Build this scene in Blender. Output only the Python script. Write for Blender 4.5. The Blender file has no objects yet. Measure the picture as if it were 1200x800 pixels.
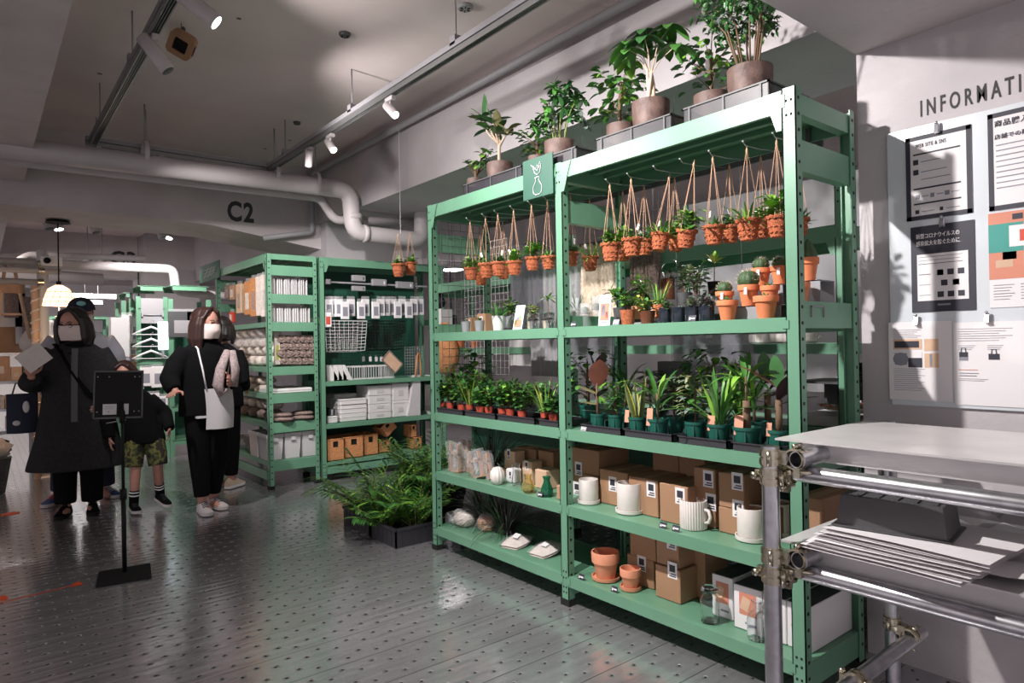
import bpy, math, random
from math import sin, cos, pi, radians, sqrt
from mathutils import Vector, Matrix, Euler
C = bpy.context.scene.collection
V = Vector
# ------------------------------------------------------------------ camera
FPX = 777.7; CAMP = V((0, 0, 1.27)); YAW = 0.8929; PIT = 0.0046; ROL = -0.0174
_F = V((cos(YAW)*cos(PIT), sin(YAW)*cos(PIT), sin(PIT)))
_R0 = V((sin(YAW), -cos(YAW), 0)); _U0 = _R0.cross(_F)
_R = _R0*cos(ROL) + _U0*sin(ROL); _U = _U0*cos(ROL) - _R0*sin(ROL)
cam = bpy.data.cameras.new('camera'); cam.sensor_width = 36; cam.lens = FPX/1200*36
cam.clip_start = 0.05; cam.clip_end = 100
co = bpy.data.objects.new('camera', cam); C.objects.link(co)
co.matrix_world = Matrix(((_R.x, _U.x, -_F.x, 0), (_R.y, _U.y, -_F.y, 0), (_R.z, _U.z, -_F.z, 1.27), (0, 0, 0, 1)))
sc = bpy.context.scene; sc.camera = co
sc.view_settings.view_transform = 'Standard'; sc.view_settings.look = 'None'
sc.view_settings.gamma = 1; sc.view_settings.use_curve_mapping = False
sc.view_settings.exposure = 0.14
def hit(u, v, **k):
    "world point seen at photo pixel (u,v) on the plane X=, Y= or Z="
    r = _F*FPX + _R*(u-600) - _U*(v-400)
    a, val = list(k.items())[0]; i = 'XYZ'.index(a)
    return CAMP + r*((val-CAMP[i])/r[i])
# ------------------------------------------------------------------ world and lights
w = bpy.data.worlds.new('world'); sc.world = w; w.use_nodes = True
w.node_tree.nodes['Background'].inputs[0].default_value = (0.74, 0.675, 0.70, 1)
w.node_tree.nodes['Background'].inputs[1].default_value = 1.0
def spot(loc, to, power, size=60, blend=0.5, col=(1, .95, .92), rad=0.03):
    l = bpy.data.lights.new('spot', 'SPOT'); l.energy = power; l.spot_size = radians(size); l.spot_blend = blend
    l.color = col; l.shadow_soft_size = rad
    o = bpy.data.objects.new('spot_light', l); C.objects.link(o); o.location = loc
    o.rotation_euler = (V(to)-V(loc)).to_track_quat('-Z', 'Y').to_euler(); return o
spot((.70, 1.94, 2.72), (2.55, 1.75, 1.15), 340, 112, .9)
spot((.70, 3.6, 2.72), (.6, 3.0, 0), 80, 110, .9)  # added floor wash, lifts the ceiling by bounce; no lamp head modelled
spot((1.99, 2.9, 2.72), (1.5, 2.5, 0), 55, 100, .9)  # second added floor wash, also there for ceiling bounce
spot((.70, 3.3, 2.72), (2.5, 3.0, 1.4), 130, 100, .8)
spot((.70, 0.7, 2.72), (2.8, .5, 1.6), 35, 90, .7, (.92, .92, 1))
spot((.70, 4.7, 2.72), (2.3, 6.3, 1.0), 220, 80, .8)
spot((1.6, 4.3, 2.72), (3.1, 6.2, 1.1), 170, 75, .8)
spot((1.5, 4.1, 2.6), (2.82, 4.0, 2.80), 34, 120, .9)
spot((.70, 3.5, 2.72), (2.82, 2.7, 2.75), 55, 90, .9)
spot((-.6, 9.4, 2.6), (.6, 10.8, .8), 200, 110, .8, (1, .9, .82))
spot((-2.2, 7.0, 2.6), (-1.2, 8.9, .9), 200, 110, .8, (1, .88, .78))
spot((1.5, 8.0, 2.5), (1.9, 9.8, .9), 150, 100, .8)
spot((4.3, 4.8, 2.8), (3.4, 3.4, 1.0), 150, 110, .8)
spot((4.4, 2.6, 2.8), (3.4, 2.2, 1.0), 110, 110, .8)
spot((5.2, 9.0, 2.8), (4.4, 7.4, 1.0), 150, 100, .8)
spot((-3.5, 13.4, 2.8), (-1.5, 15, .6), 220, 130, .8)
spot((1.5, 14.0, 2.8), (1.5, 16.5, .8), 220, 130, .8)
for yy in (13.0, 16.5):
    a = bpy.data.lights.new('strip', 'AREA'); a.shape = 'RECTANGLE'; a.size = 6; a.size_y = .1; a.energy = 45
    o = bpy.data.objects.new('strip_light', a); C.objects.link(o); o.location = (-.5, yy, 2.66)
# ------------------------------------------------------------------ materials
def nt(m): return m.node_tree.nodes, m.node_tree.links
def mat(name, col, rough=.6, metal=0., spec=.5, noise=0., nscale=8., bump=0., bscale=60., trans=0., emit=0., ecol=None, alpha=1., sub=0., col2=None, coat=0.):
    m = bpy.data.materials.new(name); m.use_nodes = True; n, l = nt(m); b = n['Principled BSDF']
    b.inputs['Base Color'].default_value = (*col, 1); b.inputs['Roughness'].default_value = rough
    b.inputs['Metallic'].default_value = metal; b.inputs['Specular IOR Level'].default_value = spec
    b.inputs['Coat Weight'].default_value = coat
    if trans: b.inputs['Transmission Weight'].default_value = trans
    if alpha < 1: b.inputs['Alpha'].default_value = alpha
    if emit:
        b.inputs['Emission Color'].default_value = (*(ecol or col), 1); b.inputs['Emission Strength'].default_value = emit
    tc = None
    if noise or col2 or bump: tc = n.new('ShaderNodeTexCoord')
    if noise or col2:
        t = n.new('ShaderNodeTexNoise'); t.inputs['Scale'].default_value = nscale; t.inputs['Detail'].default_value = 5
        l.new(tc.outputs['Object'], t.inputs['Vector'])
        r = n.new('ShaderNodeValToRGB'); r.color_ramp.elements[0].position = .35; r.color_ramp.elements[1].position = .65
        c2 = col2 or tuple(min(1, c*(1+noise)) for c in col); c1 = col if col2 else tuple(c*(1-noise) for c in col)
        r.color_ramp.elements[0].color = (*c1, 1); r.color_ramp.elements[1].color = (*c2, 1)
        l.new(t.outputs['Fac'], r.inputs['Fac']); l.new(r.outputs['Color'], b.inputs['Base Color'])
    if bump:
        t = n.new('ShaderNodeTexNoise'); t.inputs['Scale'].default_value = bscale; t.inputs['Detail'].default_value = 4
        l.new(tc.outputs['Object'], t.inputs['Vector'])
        bp = n.new('ShaderNodeBump'); bp.inputs['Strength'].default_value = bump; bp.inputs['Distance'].default_value = .01
        l.new(t.outputs['Fac'], bp.inputs['Height']); l.new(bp.outputs['Normal'], b.inputs['Normal'])
    return m
def weave(m, scale=300., strength=.6, kind='wave'):
    n, l = nt(m); b = n['Principled BSDF']; tc = n.new('ShaderNodeTexCoord')
    t = n.new('ShaderNodeTexVoronoi'); t.inputs['Scale'].default_value = scale
    mp = n.new('ShaderNodeMapping'); mp.inputs['Scale'].default_value = (1, 1, 1.7)
    l.new(tc.outputs['Object'], mp.inputs[0]); l.new(mp.outputs[0], t.inputs['Vector'])
    bp = n.new('ShaderNodeBump'); bp.inputs['Strength'].default_value = strength; bp.inputs['Distance'].default_value = .004; bp.invert = True
    l.new(t.outputs['Distance'], bp.inputs['Height']); l.new(bp.outputs['Normal'], b.inputs['Normal']); return m
MT = {}
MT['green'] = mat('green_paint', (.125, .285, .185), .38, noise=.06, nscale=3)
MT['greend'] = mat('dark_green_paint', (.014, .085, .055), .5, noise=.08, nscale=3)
MT['wall'] = mat('painted_concrete_wall', (.50, .465, .485), .75, noise=.06, nscale=2.5, bump=.25, bscale=35)
MT['beam'] = mat('painted_concrete_beam', (.54, .49, .50), .8, noise=.08, nscale=3, bump=.35, bscale=30)
MT['steel'] = mat('galvanised_steel', (.55, .55, .58), .28, 1., noise=.12, nscale=25)
MT['steelw'] = mat('brushed_steel_board', (.66, .64, .64), .38, .35, noise=.08, nscale=5)
MT['brass'] = mat('zinc_yellow_coupler', (.52, .48, .38), .25, 1., noise=.15, nscale=40)
MT['pipe'] = mat('white_painted_pipe', (.48, .44, .45), .5, noise=.05, nscale=4)
MT['track'] = mat('grey_track', (.27, .27, .27), .35, .6)
MT['white'] = mat('white_plastic', (.72, .70, .70), .45)
MT['whitec'] = mat('white_ceramic', (.74, .69, .66), .55, noise=.03, nscale=30)
MT['black'] = mat('black_plastic', (.008, .008, .009), .6, spec=.2)
MT['tray'] = mat('black_tray_plastic', (.035, .034, .04), .35)
MT['crate'] = mat('grey_smoke_crate', (.035, .033, .042), .4, alpha=.62)
MT['dark'] = mat('dark_hole', (.004, .006, .005), .9)
MT['terra'] = mat('terracotta', (.66, .20, .085), .75, noise=.08, nscale=20)
MT['terral'] = mat('pale_terracotta', (.70, .29, .17), .7, noise=.07, nscale=15)
MT['wick'] = weave(mat('rattan_orange', (.48, .13, .05), .6, noise=.3, nscale=110), 230, 1.)
MT['wick2'] = weave(mat('rattan_light', (.62, .27, .11), .6, noise=.18, nscale=60), 120, .8)
MT['mott'] = mat('mottled_brown_stone', (.07, .038, .032), .6, col2=(.16, .10, .085), nscale=14, bump=.3, bscale=50)
MT['gpot'] = mat('grey_pot', (.26, .26, .28), .6)
MT['grpot'] = mat('dark_green_pot', (.012, .10, .075), .4)
MT['redpot'] = mat('red_brown_pot', (.50, .085, .05), .5)
MT['soil'] = mat('soil', (.035, .02, .014), .95, noise=.4, nscale=90, bump=.8, bscale=120)
MT['card'] = mat('cardboard', (.36, .20, .115), .8, noise=.05, nscale=6)
MT['paper'] = mat('white_paper', (.78, .75, .77), .7)
MT['print'] = mat('dark_print', (.03, .03, .045), .6)
MT['printg'] = mat('grey_print', (.25, .25, .30), .6)
MT['pink'] = mat('salmon_print', (.62, .24, .16), .6)
MT['teal'] = mat('teal_print', (.05, .30, .26), .6)
MT['redp'] = mat('red_print', (.6, .07, .04), .6)
MT['skin'] = mat('skin', (.50, .25, .19), .55)
MT['skind'] = mat('skin_shade_tone', (.44, .20, .15), .55)
MT['wood'] = mat('pale_wood', (.46, .27, .17), .6, noise=.15, nscale=12)
MT['woodl'] = mat('light_wood', (.66, .44, .30), .6, noise=.1, nscale=8)
MT['jute'] = mat('jute_cord', (.50, .30, .20), .9)
MT['cfab'] = mat('cream_fabric', (.68, .60, .55), .9, noise=.1, nscale=20, bump=.5, bscale=60)
MT['bfab'] = mat('brown_grey_yarn', (.26, .19, .17), .95, noise=.3, nscale=60, bump=.8, bscale=120)
MT['fur'] = mat('cream_sheepskin', (.70, .58, .46), .95, noise=.15, nscale=25, bump=1., bscale=70)
MT['grey'] = mat('grey_plastic', (.30, .29, .31), .5)
MT['bin'] = mat('grey_white_bin', (.58, .56, .57), .5)
MT['dgrey'] = mat('dark_grey_plastic', (.07, .07, .075), .5)
MT['film'] = mat('clear_film', (.75, .75, .78), .1, alpha=.2)
MT['filmd'] = mat('smoke_film', (.22, .22, .25), .2, alpha=.5)
MT['glass'] = mat('clear_glass', (.92, .95, .95), .03, trans=1.)
MT['gglass'] = mat('green_glass', (.05, .45, .28), .03, trans=.9)
MT['aglass'] = mat('amber_glass', (.9, .75, .4), .03, trans=.9)
MT['bglass'] = mat('brown_glass', (.20, .07, .04), .08, trans=.4)
MT['dglass'] = mat('dark_glass', (.015, .02, .03), .08)
MT['lf'] = mat('leaf_green', (.07, .22, .04), .42, noise=.35, nscale=10)
MT['lfd'] = mat('leaf_dark_green', (.032, .12, .03), .38, noise=.3, nscale=10)
MT['lfl'] = mat('leaf_light_green', (.20, .42, .05), .45, noise=.3, nscale=14)
MT['lfy'] = mat('leaf_yellow_edge', (.50, .52, .12), .5, noise=.2, nscale=14)
MT['lfv'] = mat('leaf_variegated', (.05, .14, .04), .45, col2=(.45, .46, .28), nscale=60)
MT['lfp'] = mat('leaf_purple_brown', (.055, .03, .032), .4, noise=.3, nscale=10)
MT['lfo'] = mat('leaf_olive_back', (.20, .19, .08), .5, noise=.2, nscale=10)
MT['lfr'] = mat('leaf_rust_back', (.22, .075, .05), .55, noise=.2, nscale=10)
MT['lfg'] = mat('leaf_grey_green', (.16, .22, .18), .6, noise=.2, nscale=20)
MT['stem'] = mat('stem_brown', (.16, .10, .06), .8)
MT['stemw'] = mat('stem_pale', (.55, .42, .32), .7)
MT['stemg'] = mat('stem_green', (.22, .26, .08), .6)
MT['cact'] = mat('cactus_green', (.05, .10, .04), .6, noise=.2, nscale=40)
MT['spine'] = mat('cactus_spines', (.62, .50, .36), .6)
MT['coat'] = mat('charcoal_wool', (.028, .028, .030), .95, spec=.15, noise=.15, nscale=60)
MT['blk'] = mat('black_cloth', (.006, .006, .007), .95, spec=.1)
MT['navy'] = mat('navy_cloth', (.012, .016, .035), .85)
MT['hair'] = mat('black_hair', (.010, .007, .007), .45)
MT['hairb'] = mat('dark_brown_hair', (.035, .014, .012), .45)
MT['mask'] = mat('white_mask', (.76, .64, .61), .8)
MT['orange'] = mat('orange_tape', (.75, .09, .02), .5)
MT['lampw'] = mat('warm_lamp_glow', (1, .7, .45), .5, emit=2.4, ecol=(1, .66, .40))
MT['lampc'] = mat('lamp_glow', (1, 1, 1), .5, emit=8, ecol=(1, .97, .95))
MT['strip'] = mat('strip_glow', (1, 1, 1), .5, emit=5, ecol=(1, .97, .97))
MT['lettr'] = mat('dark_grey_lettering', (.035, .033, .038), .7)
def camo():
    m = mat('camouflage_cloth', (.05, .06, .02), .9); n, l = nt(m); b = n['Principled BSDF']
    tc = n.new('ShaderNodeTexCoord'); t = n.new('ShaderNodeTexNoise'); t.inputs['Scale'].default_value = 14
    r = n.new('ShaderNodeValToRGB'); r.color_ramp.interpolation = 'CONSTANT'; e = r.color_ramp.elements
    e[0].color = (.012, .012, .01, 1); e[1].position = .45; e[1].color = (.045, .055, .02, 1)
    x = e.new(.52); x.color = (.13, .13, .035, 1); x = e.new(.6); x.color = (.03, .022, .015, 1)
    l.new(tc.outputs['Object'], t.inputs['Vector']); l.new(t.outputs['Fac'], r.inputs['Fac']); l.new(r.outputs['Color'], b.inputs['Base Color']); return m
MT['camo'] = camo()
def ceiling_mat():
    m = mat('ceiling_concrete', (.66, .565, .56), .85, noise=.07, nscale=1.5); n, l = nt(m); b = n['Principled BSDF']
    tc = n.new('ShaderNodeTexCoord'); v = n.new('ShaderNodeTexVoronoi'); v.inputs['Scale'].default_value = 2.6
    l.new(tc.outputs['Object'], v.inputs['Vector'])
    lt = n.new('ShaderNodeMath'); lt.operation = 'LESS_THAN'; lt.inputs[1].default_value = .045; l.new(v.outputs['Distance'], lt.inputs[0])
    mx = n.new('ShaderNodeMix'); mx.data_type = 'RGBA'; src = b.inputs['Base Color'].links[0].from_socket
    l.new(lt.outputs[0], mx.inputs[0]); l.new(src, mx.inputs[6]); mx.inputs[7].default_value = (.12, .11, .11, 1)
    l.new(mx.outputs[2], b.inputs['Base Color']); return m
MT['ceil'] = ceiling_mat()
def floor_mat():
    m = bpy.data.materials.new('perforated_steel_planks'); m.use_nodes = True; n, l = nt(m); b = n['Principled BSDF']
    def mth(op, a, bb=None, c=None):
        x = n.new('ShaderNodeMath'); x.operation = op
        for i, s in enumerate((a, bb, c)):
            if s is None: continue
            if isinstance(s, (int, float)): x.inputs[i].default_value = s
            else: l.new(s, x.inputs[i])
        return x.outputs[0]
    tc = n.new('ShaderNodeTexCoord'); sp = n.new('ShaderNodeSeparateXYZ'); l.new(tc.outputs['Object'], sp.inputs[0])
    x, y = sp.outputs[0], sp.outputs[1]
    v = mth('FLOORED_MODULO', mth('SUBTRACT', y, .111), .24)
    dmin = None
    for r, ph in ((.203, .081), (.083, .081), (.163, .017), (.045, .017)):
        dx = mth('SUBTRACT', mth('FLOORED_MODULO', mth('SUBTRACT', x, ph-.064), .128), .064)
        dy = mth('MULTIPLY', mth('SUBTRACT', v, r), 1.15)
        d = mth('SQRT', mth('ADD', mth('MULTIPLY', dx, dx), mth('MULTIPLY', dy, dy)))
        dmin = d if dmin is None else mth('MINIMUM', dmin, d)
    hole = mth('LESS_THAN', dmin, .0064)
    rim = n.new('ShaderNodeMapRange'); rim.interpolation_type = 'SMOOTHSTEP'; l.new(dmin, rim.inputs[0])
    rim.inputs[1].default_value = .006; rim.inputs[2].default_value = .017; rim.inputs[3].default_value = 0; rim.inputs[4].default_value = 1
    sv = mth('MINIMUM', v, mth('SUBTRACT', .24, v)); seam = mth('LESS_THAN', sv, .0016)
    mp = n.new('ShaderNodeMapping'); mp.inputs['Scale'].default_value = (.9, 34, 1); l.new(tc.outputs['Object'], mp.inputs[0])
    st = n.new('ShaderNodeTexNoise'); st.inputs['Scale'].default_value = 1.; st.inputs['Detail'].default_value = 6; l.new(mp.outputs[0], st.inputs['Vector'])
    bl = n.new('ShaderNodeTexNoise'); bl.inputs['Scale'].default_value = 2.2; bl.inputs['Detail'].default_value = 6; l.new(tc.outputs['Object'], bl.inputs['Vector'])
    cr = n.new('ShaderNodeValToRGB'); cr.color_ramp.elements[0].position = .3; cr.color_ramp.elements[1].position = .75
    cr.color_ramp.elements[0].color = (.42, .41, .43, 1); cr.color_ramp.elements[1].color = (.66, .65, .68, 1)
    l.new(mth('ADD', mth('MULTIPLY', st.outputs['Fac'], .6), mth('MULTIPLY', bl.outputs['Fac'], .4)), cr.inputs['Fac'])
    mx = n.new('ShaderNodeMix'); mx.data_type = 'RGBA'; l.new(mth('MAXIMUM', hole, seam), mx.inputs[0]); l.new(cr.outputs['Color'], mx.inputs[6]); mx.inputs[7].default_value = (.006, .006, .007, 1)
    l.new(mx.outputs[2], b.inputs['Base Color'])
    l.new(mth('MULTIPLY', mth('SUBTRACT', 1., mth('MAXIMUM', hole, seam)), .74), b.inputs['Metallic'])
    l.new(mth('ADD', mth('MULTIPLY', st.outputs['Fac'], .20), mth('ADD', .09, mth('MULTIPLY', hole, .6))), b.inputs['Roughness'])
    h = mth('ADD', mth('ADD', mth('MULTIPLY', rim.outputs[0], .0024), mth('MULTIPLY', st.outputs['Fac'], .0010)), mth('MULTIPLY', bl.outputs['Fac'], .0012))
    # shallow pressed ribs along each plank
    rb = mth('MULTIPLY', mth('SINE', mth('MULTIPLY', v, 2*pi/.06)), .00022)
    bp = n.new('ShaderNodeBump'); bp.inputs['Strength'].default_value = .9; bp.inputs['Distance'].default_value = 1.
    l.new(mth('ADD', h, rb), bp.inputs['Height']); l.new(bp.outputs['Normal'], b.inputs['Normal'])
    return m
MT['floor'] = floor_mat()
# ------------------------------------------------------------------ mesh helper
def frame(d, up=V((0, 0, 1))):
    d = d.normalized()
    if abs(d.dot(up)) > .98: up = V((1, 0, 0))
    a = d.cross(up).normalized(); return d, a, a.cross(d)
class M:
    def __init__(s): s.v = []; s.f = []; s.mi = []; s.sm = []; s.m = 0; s.X = None
    def add(s, vs, fs, smooth=False):
        k = len(s.v)
        s.v += [tuple(s.X @ V(p)) for p in vs] if s.X else [tuple(p) for p in vs]
        s.f += [tuple(i+k for i in f) for f in fs]; s.mi += [s.m]*len(fs); s.sm += [smooth]*len(fs); return s
    def mt(s, i): s.m = i; return s
    def box(s, x0, x1, y0, y1, z0, z1):
        if x0 > x1: x0, x1 = x1, x0
        if y0 > y1: y0, y1 = y1, y0
        if z0 > z1: z0, z1 = z1, z0
        return s.add([(x0,y0,z0),(x1,y0,z0),(x1,y1,z0),(x0,y1,z0),(x0,y0,z1),(x1,y0,z1),(x1,y1,z1),(x0,y1,z1)],
              [(0,3,2,1),(4,5,6,7),(0,1,5,4),(1,2,6,5),(2,3,7,6),(3,0,4,7)])
    def bbox(s, x0, x1, y0, y1, z0, z1, b=.004):
        "box with chamfered vertical and top edges"
        n = []
        for z, i in ((z0, b), (z0+b, 0), (z1-b, 0), (z1, b)):
            for (x, y) in ((x0+i+b, y0+i), (x1-i-b, y0+i), (x1-i, y0+i+b), (x1-i, y1-i-b), (x1-i-b, y1-i), (x0+i+b, y1-i), (x0+i, y1-i-b), (x0+i, y0+i+b)): n.append((x, y, z))
        f = [tuple(range(7, -1, -1)), tuple(range(24, 32))]
        for r in range(3):
            for i in range(8): j = (i+1) % 8; f.append((r*8+i, r*8+j, r*8+8+j, r*8+8+i))
        return s.add(n, f)
    def ob(s, c, sx, sy, sz, e=(0, 0, 0)):
        R = Euler(e).to_matrix(); c = V(c); vs = []
        for z in (-1, 1):
            for (x, y) in ((-1, -1), (1, -1), (1, 1), (-1, 1)): vs.append(c + R @ V((x*sx/2, y*sy/2, z*sz/2)))
        return s.add(vs, [(0,3,2,1),(4,5,6,7),(0,1,5,4),(1,2,6,5),(2,3,7,6),(3,0,4,7)])
    def tube(s, pts, r, n=8, cap=True, flat=1.):
        pts = [V(p) for p in pts]; rs = r if isinstance(r, (list, tuple)) else [r]*len(pts)
        vs = []; fs = []; a = None
        for i, p in enumerate(pts):
            d = (pts[min(i+1, len(pts)-1)]-pts[max(i-1, 0)])
            if d.length < 1e-9: d = V((0, 0, 1))
            d.normalize()
            if a is None: _, a, _b = frame(d)
            a = (a - d*a.dot(d)); a = a.normalized() if a.length > 1e-6 else frame(d)[1]
            b = d.cross(a)
            for k in range(n): t = 2*pi*k/n; vs.append(p+a*cos(t)*rs[i]+b*sin(t)*rs[i]*flat)
        for i in range(len(pts)-1):
            for k in range(n): j = (k+1) % n; fs.append((i*n+k, i*n+j, i*n+n+j, i*n+n+k))
        if cap: fs.append(tuple(range(n-1, -1, -1))); q = (len(pts)-1)*n; fs.append(tuple(range(q, q+n)))
        return s.add(vs, fs, n > 5)
    def cyl(s, p0, p1, r0, r1=None, n=12, cap=True): return s.tube([p0, p1], [r0, r0 if r1 is None else r1], n, cap)
    def lathe(s, prof, c=(0, 0, 0), n=24, close=False, rib=0, ribd=0.):
        c = V(c); vs = []; fs = []
        pr2 = [prof[0]]
        for i in range(1, len(prof)-1):
            a = V((prof[i][0]-prof[i-1][0], prof[i][1]-prof[i-1][1])); b = V((prof[i+1][0]-prof[i][0], prof[i+1][1]-prof[i][1])); pr2.append(prof[i])
            if a.length > 1e-6 and b.length > 1e-6 and a.angle(b) > .6: pr2 += [None, prof[i]]
        if len(prof) > 1: pr2.append(prof[-1])
        gap = []; prof2 = []
        for q in pr2:
            if q is None: gap.append(len(prof2)-1)
            else: prof2.append(q)
        for (r, z) in prof2:
            for k in range(n):
                t = 2*pi*k/n; rr = r*(1+ribd*cos(rib*t)) if rib else r
                vs.append(c+V((rr*cos(t), rr*sin(t), z)))
        for i in range(len(prof2)-1):
            if i in gap: continue
            for k in range(n): j = (k+1) % n; fs.append((i*n+k, i*n+j, i*n+n+j, i*n+n+k))
        s.add(vs, fs, True)
        if prof[0][0] > 1e-4: s.add(vs[:n], [tuple(range(n-1, -1, -1))])
        if prof[-1][0] > 1e-4 and not close: s.add(vs[-n:], [tuple(range(n))])
        return s
    def ell(s, c, rx, ry, rz, n=14, m=9, R=None):
        vs = []; fs = []; c = V(c)
        for i in range(m+1):
            ph = -pi/2+pi*i/m
            for k in range(n):
                t = 2*pi*k/n; p = V((rx*cos(ph)*cos(t), ry*cos(ph)*sin(t), rz*sin(ph)))
                vs.append(c+(R @ p if R else p))
        for i in range(m):
            for k in range(n): j = (k+1) % n; fs.append((i*n+k, i*n+j, i*n+n+j, i*n+n+k))
        return s.add(vs, fs, True)
    def sheet(s, rows, smooth=True):
        "grid of points"
        h = len(rows); w_ = len(rows[0]); vs = [p for r in rows for p in r]; fs = []
        for i in range(h-1):
            for j in range(w_-1): fs.append((i*w_+j, i*w_+j+1, (i+1)*w_+j+1, (i+1)*w_+j))
        return s.add(vs, fs, smooth)
    def leaf(s, p, d, L, W, droop=.3, n=4, fold=.25, tip=1., up=V((0, 0, 1)), twist=0.):
        p = V(p); d, a, u = frame(V(d)); q = V(p); vs = []; fs = []
        if twist: a = (a*cos(twist)+u*sin(twist)); u = a.cross(d)
        for i in range(n+1):
            t = i/n; wd = W/2*max(0.0, sin(pi*min(1, (t*.93+.04))**tip))**.8 if i < n else 0.0005
            vs += [q - a*wd + u*fold*wd, q.copy(), q + a*wd + u*fold*wd]
            d = (d + V((0, 0, -droop/n))).normalized(); a = (a-d*a.dot(d)).normalized(); u = a.cross(d)
            q = q + d*(L/n)
        for i in range(n):
            k = i*3; fs += [(k, k+1, k+4, k+3), (k+1, k+2, k+5, k+4)]
        return s.add(vs, fs, True)
    def build(s, name, mats, parent=None, world=False):
        if isinstance(mats, str): mats = [mats]
        me = bpy.data.meshes.new(name); vs = s.v
        if world and parent is not None:
            o = parent['_o'] if False else parent.location; vs = [(a-o.x, b-o.y, c-o.z) for a, b, c in vs]
        me.from_pydata(vs, [], s.f)
        for k in mats: me.materials.append(MT[k])
        me.polygons.foreach_set('material_index', s.mi); me.polygons.foreach_set('use_smooth', s.sm); me.update()
        ob = bpy.data.objects.new(name, me); C.objects.link(ob)
        if parent is not None: ob.parent = parent
        return ob
def tag(o, label=None, cat=None, group=None, kind=None):
    if label: o['label'] = label
    if cat: o['category'] = cat
    if group: o['group'] = group
    if kind: o['kind'] = kind
    return o
def thing(name, label, cat, loc=(0, 0, 0), rz=0., group=None):
    o = bpy.data.objects.new(name, None); C.objects.link(o); o.location = loc; o.rotation_euler = (0, 0, rz)
    o.empty_display_size = .05; return tag(o, label, cat, group)
def struct(name, m, mats): o = m.build(name, mats); o['kind'] = 'structure'; return o
KIDS = {}
def kids(o):
    return [c for c in bpy.data.objects if c.parent == o]
def dup(o, loc=None, rz=None, label=None, group=None, scale=None, tree=None):
    tree = tree or [(c, kids(c)) for c in kids(o)]
    r = o.copy(); C.objects.link(r)
    if loc is not None: r.location = loc
    if rz is not None: r.rotation_euler = (0, 0, rz)
    if scale is not None: r.scale = (scale,)*3 if not hasattr(scale, '__len__') else scale
    if label: r['label'] = label
    if group: r['group'] = group
    for c, gs in tree:
        k = c.copy(); C.objects.link(k); k.parent = r
        for g in gs: h = g.copy(); C.objects.link(h); h.parent = k
    return r
ORD = ['first', 'second', 'third', 'fourth', 'fifth', 'sixth', 'seventh', 'eighth', 'ninth', 'tenth', 'eleventh', 'twelfth', 'thirteenth', 'fourteenth', 'fifteenth', 'sixteenth', 'seventeenth', 'eighteenth', 'nineteenth', 'twentieth', 'twenty-first', 'twenty-second', 'twenty-third', 'twenty-fourth', 'twenty-fifth', 'twenty-sixth', 'twenty-seventh', 'twenty-eighth', 'twenty-ninth', 'thirtieth', 'thirty-first', 'thirty-second', 'thirty-third', 'thirty-fourth']
def text_mesh(body, size, mats, name, parent=None, xdir=(0, -1, 0), ydir=(0, 0, 1), loc=(0, 0, 0), bold=0., space=1., align='LEFT', ext=.0006, sx=1.):
    cu = bpy.data.curves.new('t', 'FONT'); cu.body = body; cu.size = size; cu.offset = bold; cu.space_character = space
    cu.align_x = align; cu.extrude = ext; cu.resolution_u = 3
    t = bpy.data.objects.new('t', cu); C.objects.link(t)
    dg = bpy.context.evaluated_depsgraph_get(); me = bpy.data.meshes.new_from_object(t.evaluated_get(dg))
    bpy.data.objects.remove(t)
    x = V(xdir)*sx; y = V(ydir); z = V(xdir).cross(y)
    me.transform(Matrix(((x.x, y.x, z.x, loc[0]), (x.y, y.y, z.y, loc[1]), (x.z, y.z, z.z, loc[2]), (0, 0, 0, 1))))
    me.materials.clear(); me.materials.append(MT[mats]); ob = bpy.data.objects.new(name, me); C.objects.link(ob)
    if parent is not None: ob.parent = parent
    return ob
# ================================================================== STRUCTURE
XW = 2.80; YW = hit(1008, 300, X=2.80).y        # information wall face and its far corner
HC = 3.15; YB = 6.75; XB = 2.82; HB = 2.59
m = M(); m.box(-9, 11, -3.5, 22, -.05, 0); struct('floor', m, ['floor'])
m = M(); m.box(-9, 11, -3.5, 22, HC, HC+.15); struct('ceiling', m, ['ceil'])
m = M(); m.box(XW, 3.7, -3.0, YW, 0, HC); struct('wall_right', m, ['wall'])
m = M(); m.box(7.5, 7.7, -3.5, 22, 0, HC); struct('wall_far_right', m, ['wall'])
m = M(); m.box(-12, 14, 21.8, 22, 0, HC); struct('wall_back', m, ['wall'])
# cross beam above the camera, deep beam over the rack (wall side), lettered beam, left beam
m = M(); m.box(-2.0, XW, .35, YW, 2.425, HC); struct('trim_1', m, ['beam'])
m = M(); m.box(XB, XB+.75, YW-.1, YB+.3, HB, HC); struct('trim_2', m, ['wall'])
m = M()   # lettered beam with haunches
pr = [(-9, 2.467), (1.35, 2.48), (1.75, 2.467), (XB+.1, 2.305), (11, 2.305)]
vs = []; 
for x, z in pr: vs += [(x, YB, z), (x, YB+.8, z), (x, YB+.8, HC), (x, YB, HC)]
fs = []
for i in range(4):
    k = i*4
    for a in range(4): b = (a+1) % 4; fs.append((k+a, k+b, k+4+b, k+4+a))
m.add(vs, fs); struct('trim_3', m, ['beam'])
m = M(); m.box(-.9, .31, 2.9, YB, 2.674, HC); struct('trim_4', m, ['beam'])
m = M(); m.box(-1.2, .27, YB+.8, 12.4, 2.74, HC); struct('trim_5', m, ['beam'])
m = M(); m.box(-9, 8, 12.4, 13.0, 2.49, HC); struct('trim_6', m, ['beam'])
m = M(); m.box(XB+.03, 4.0, 6.60, 7.5, 0, HC); struct('trim_7', m, ['wall'])
m = M(); m.box(2.1, 2.9, 11.9, 13.0, 0, HC); struct('trim_8', m, ['wall'])
m = M(); m.box(XB, XB+.8, 7.6, 12.4, 2.4, HC); struct('trim_9', m, ['wall'])
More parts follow.
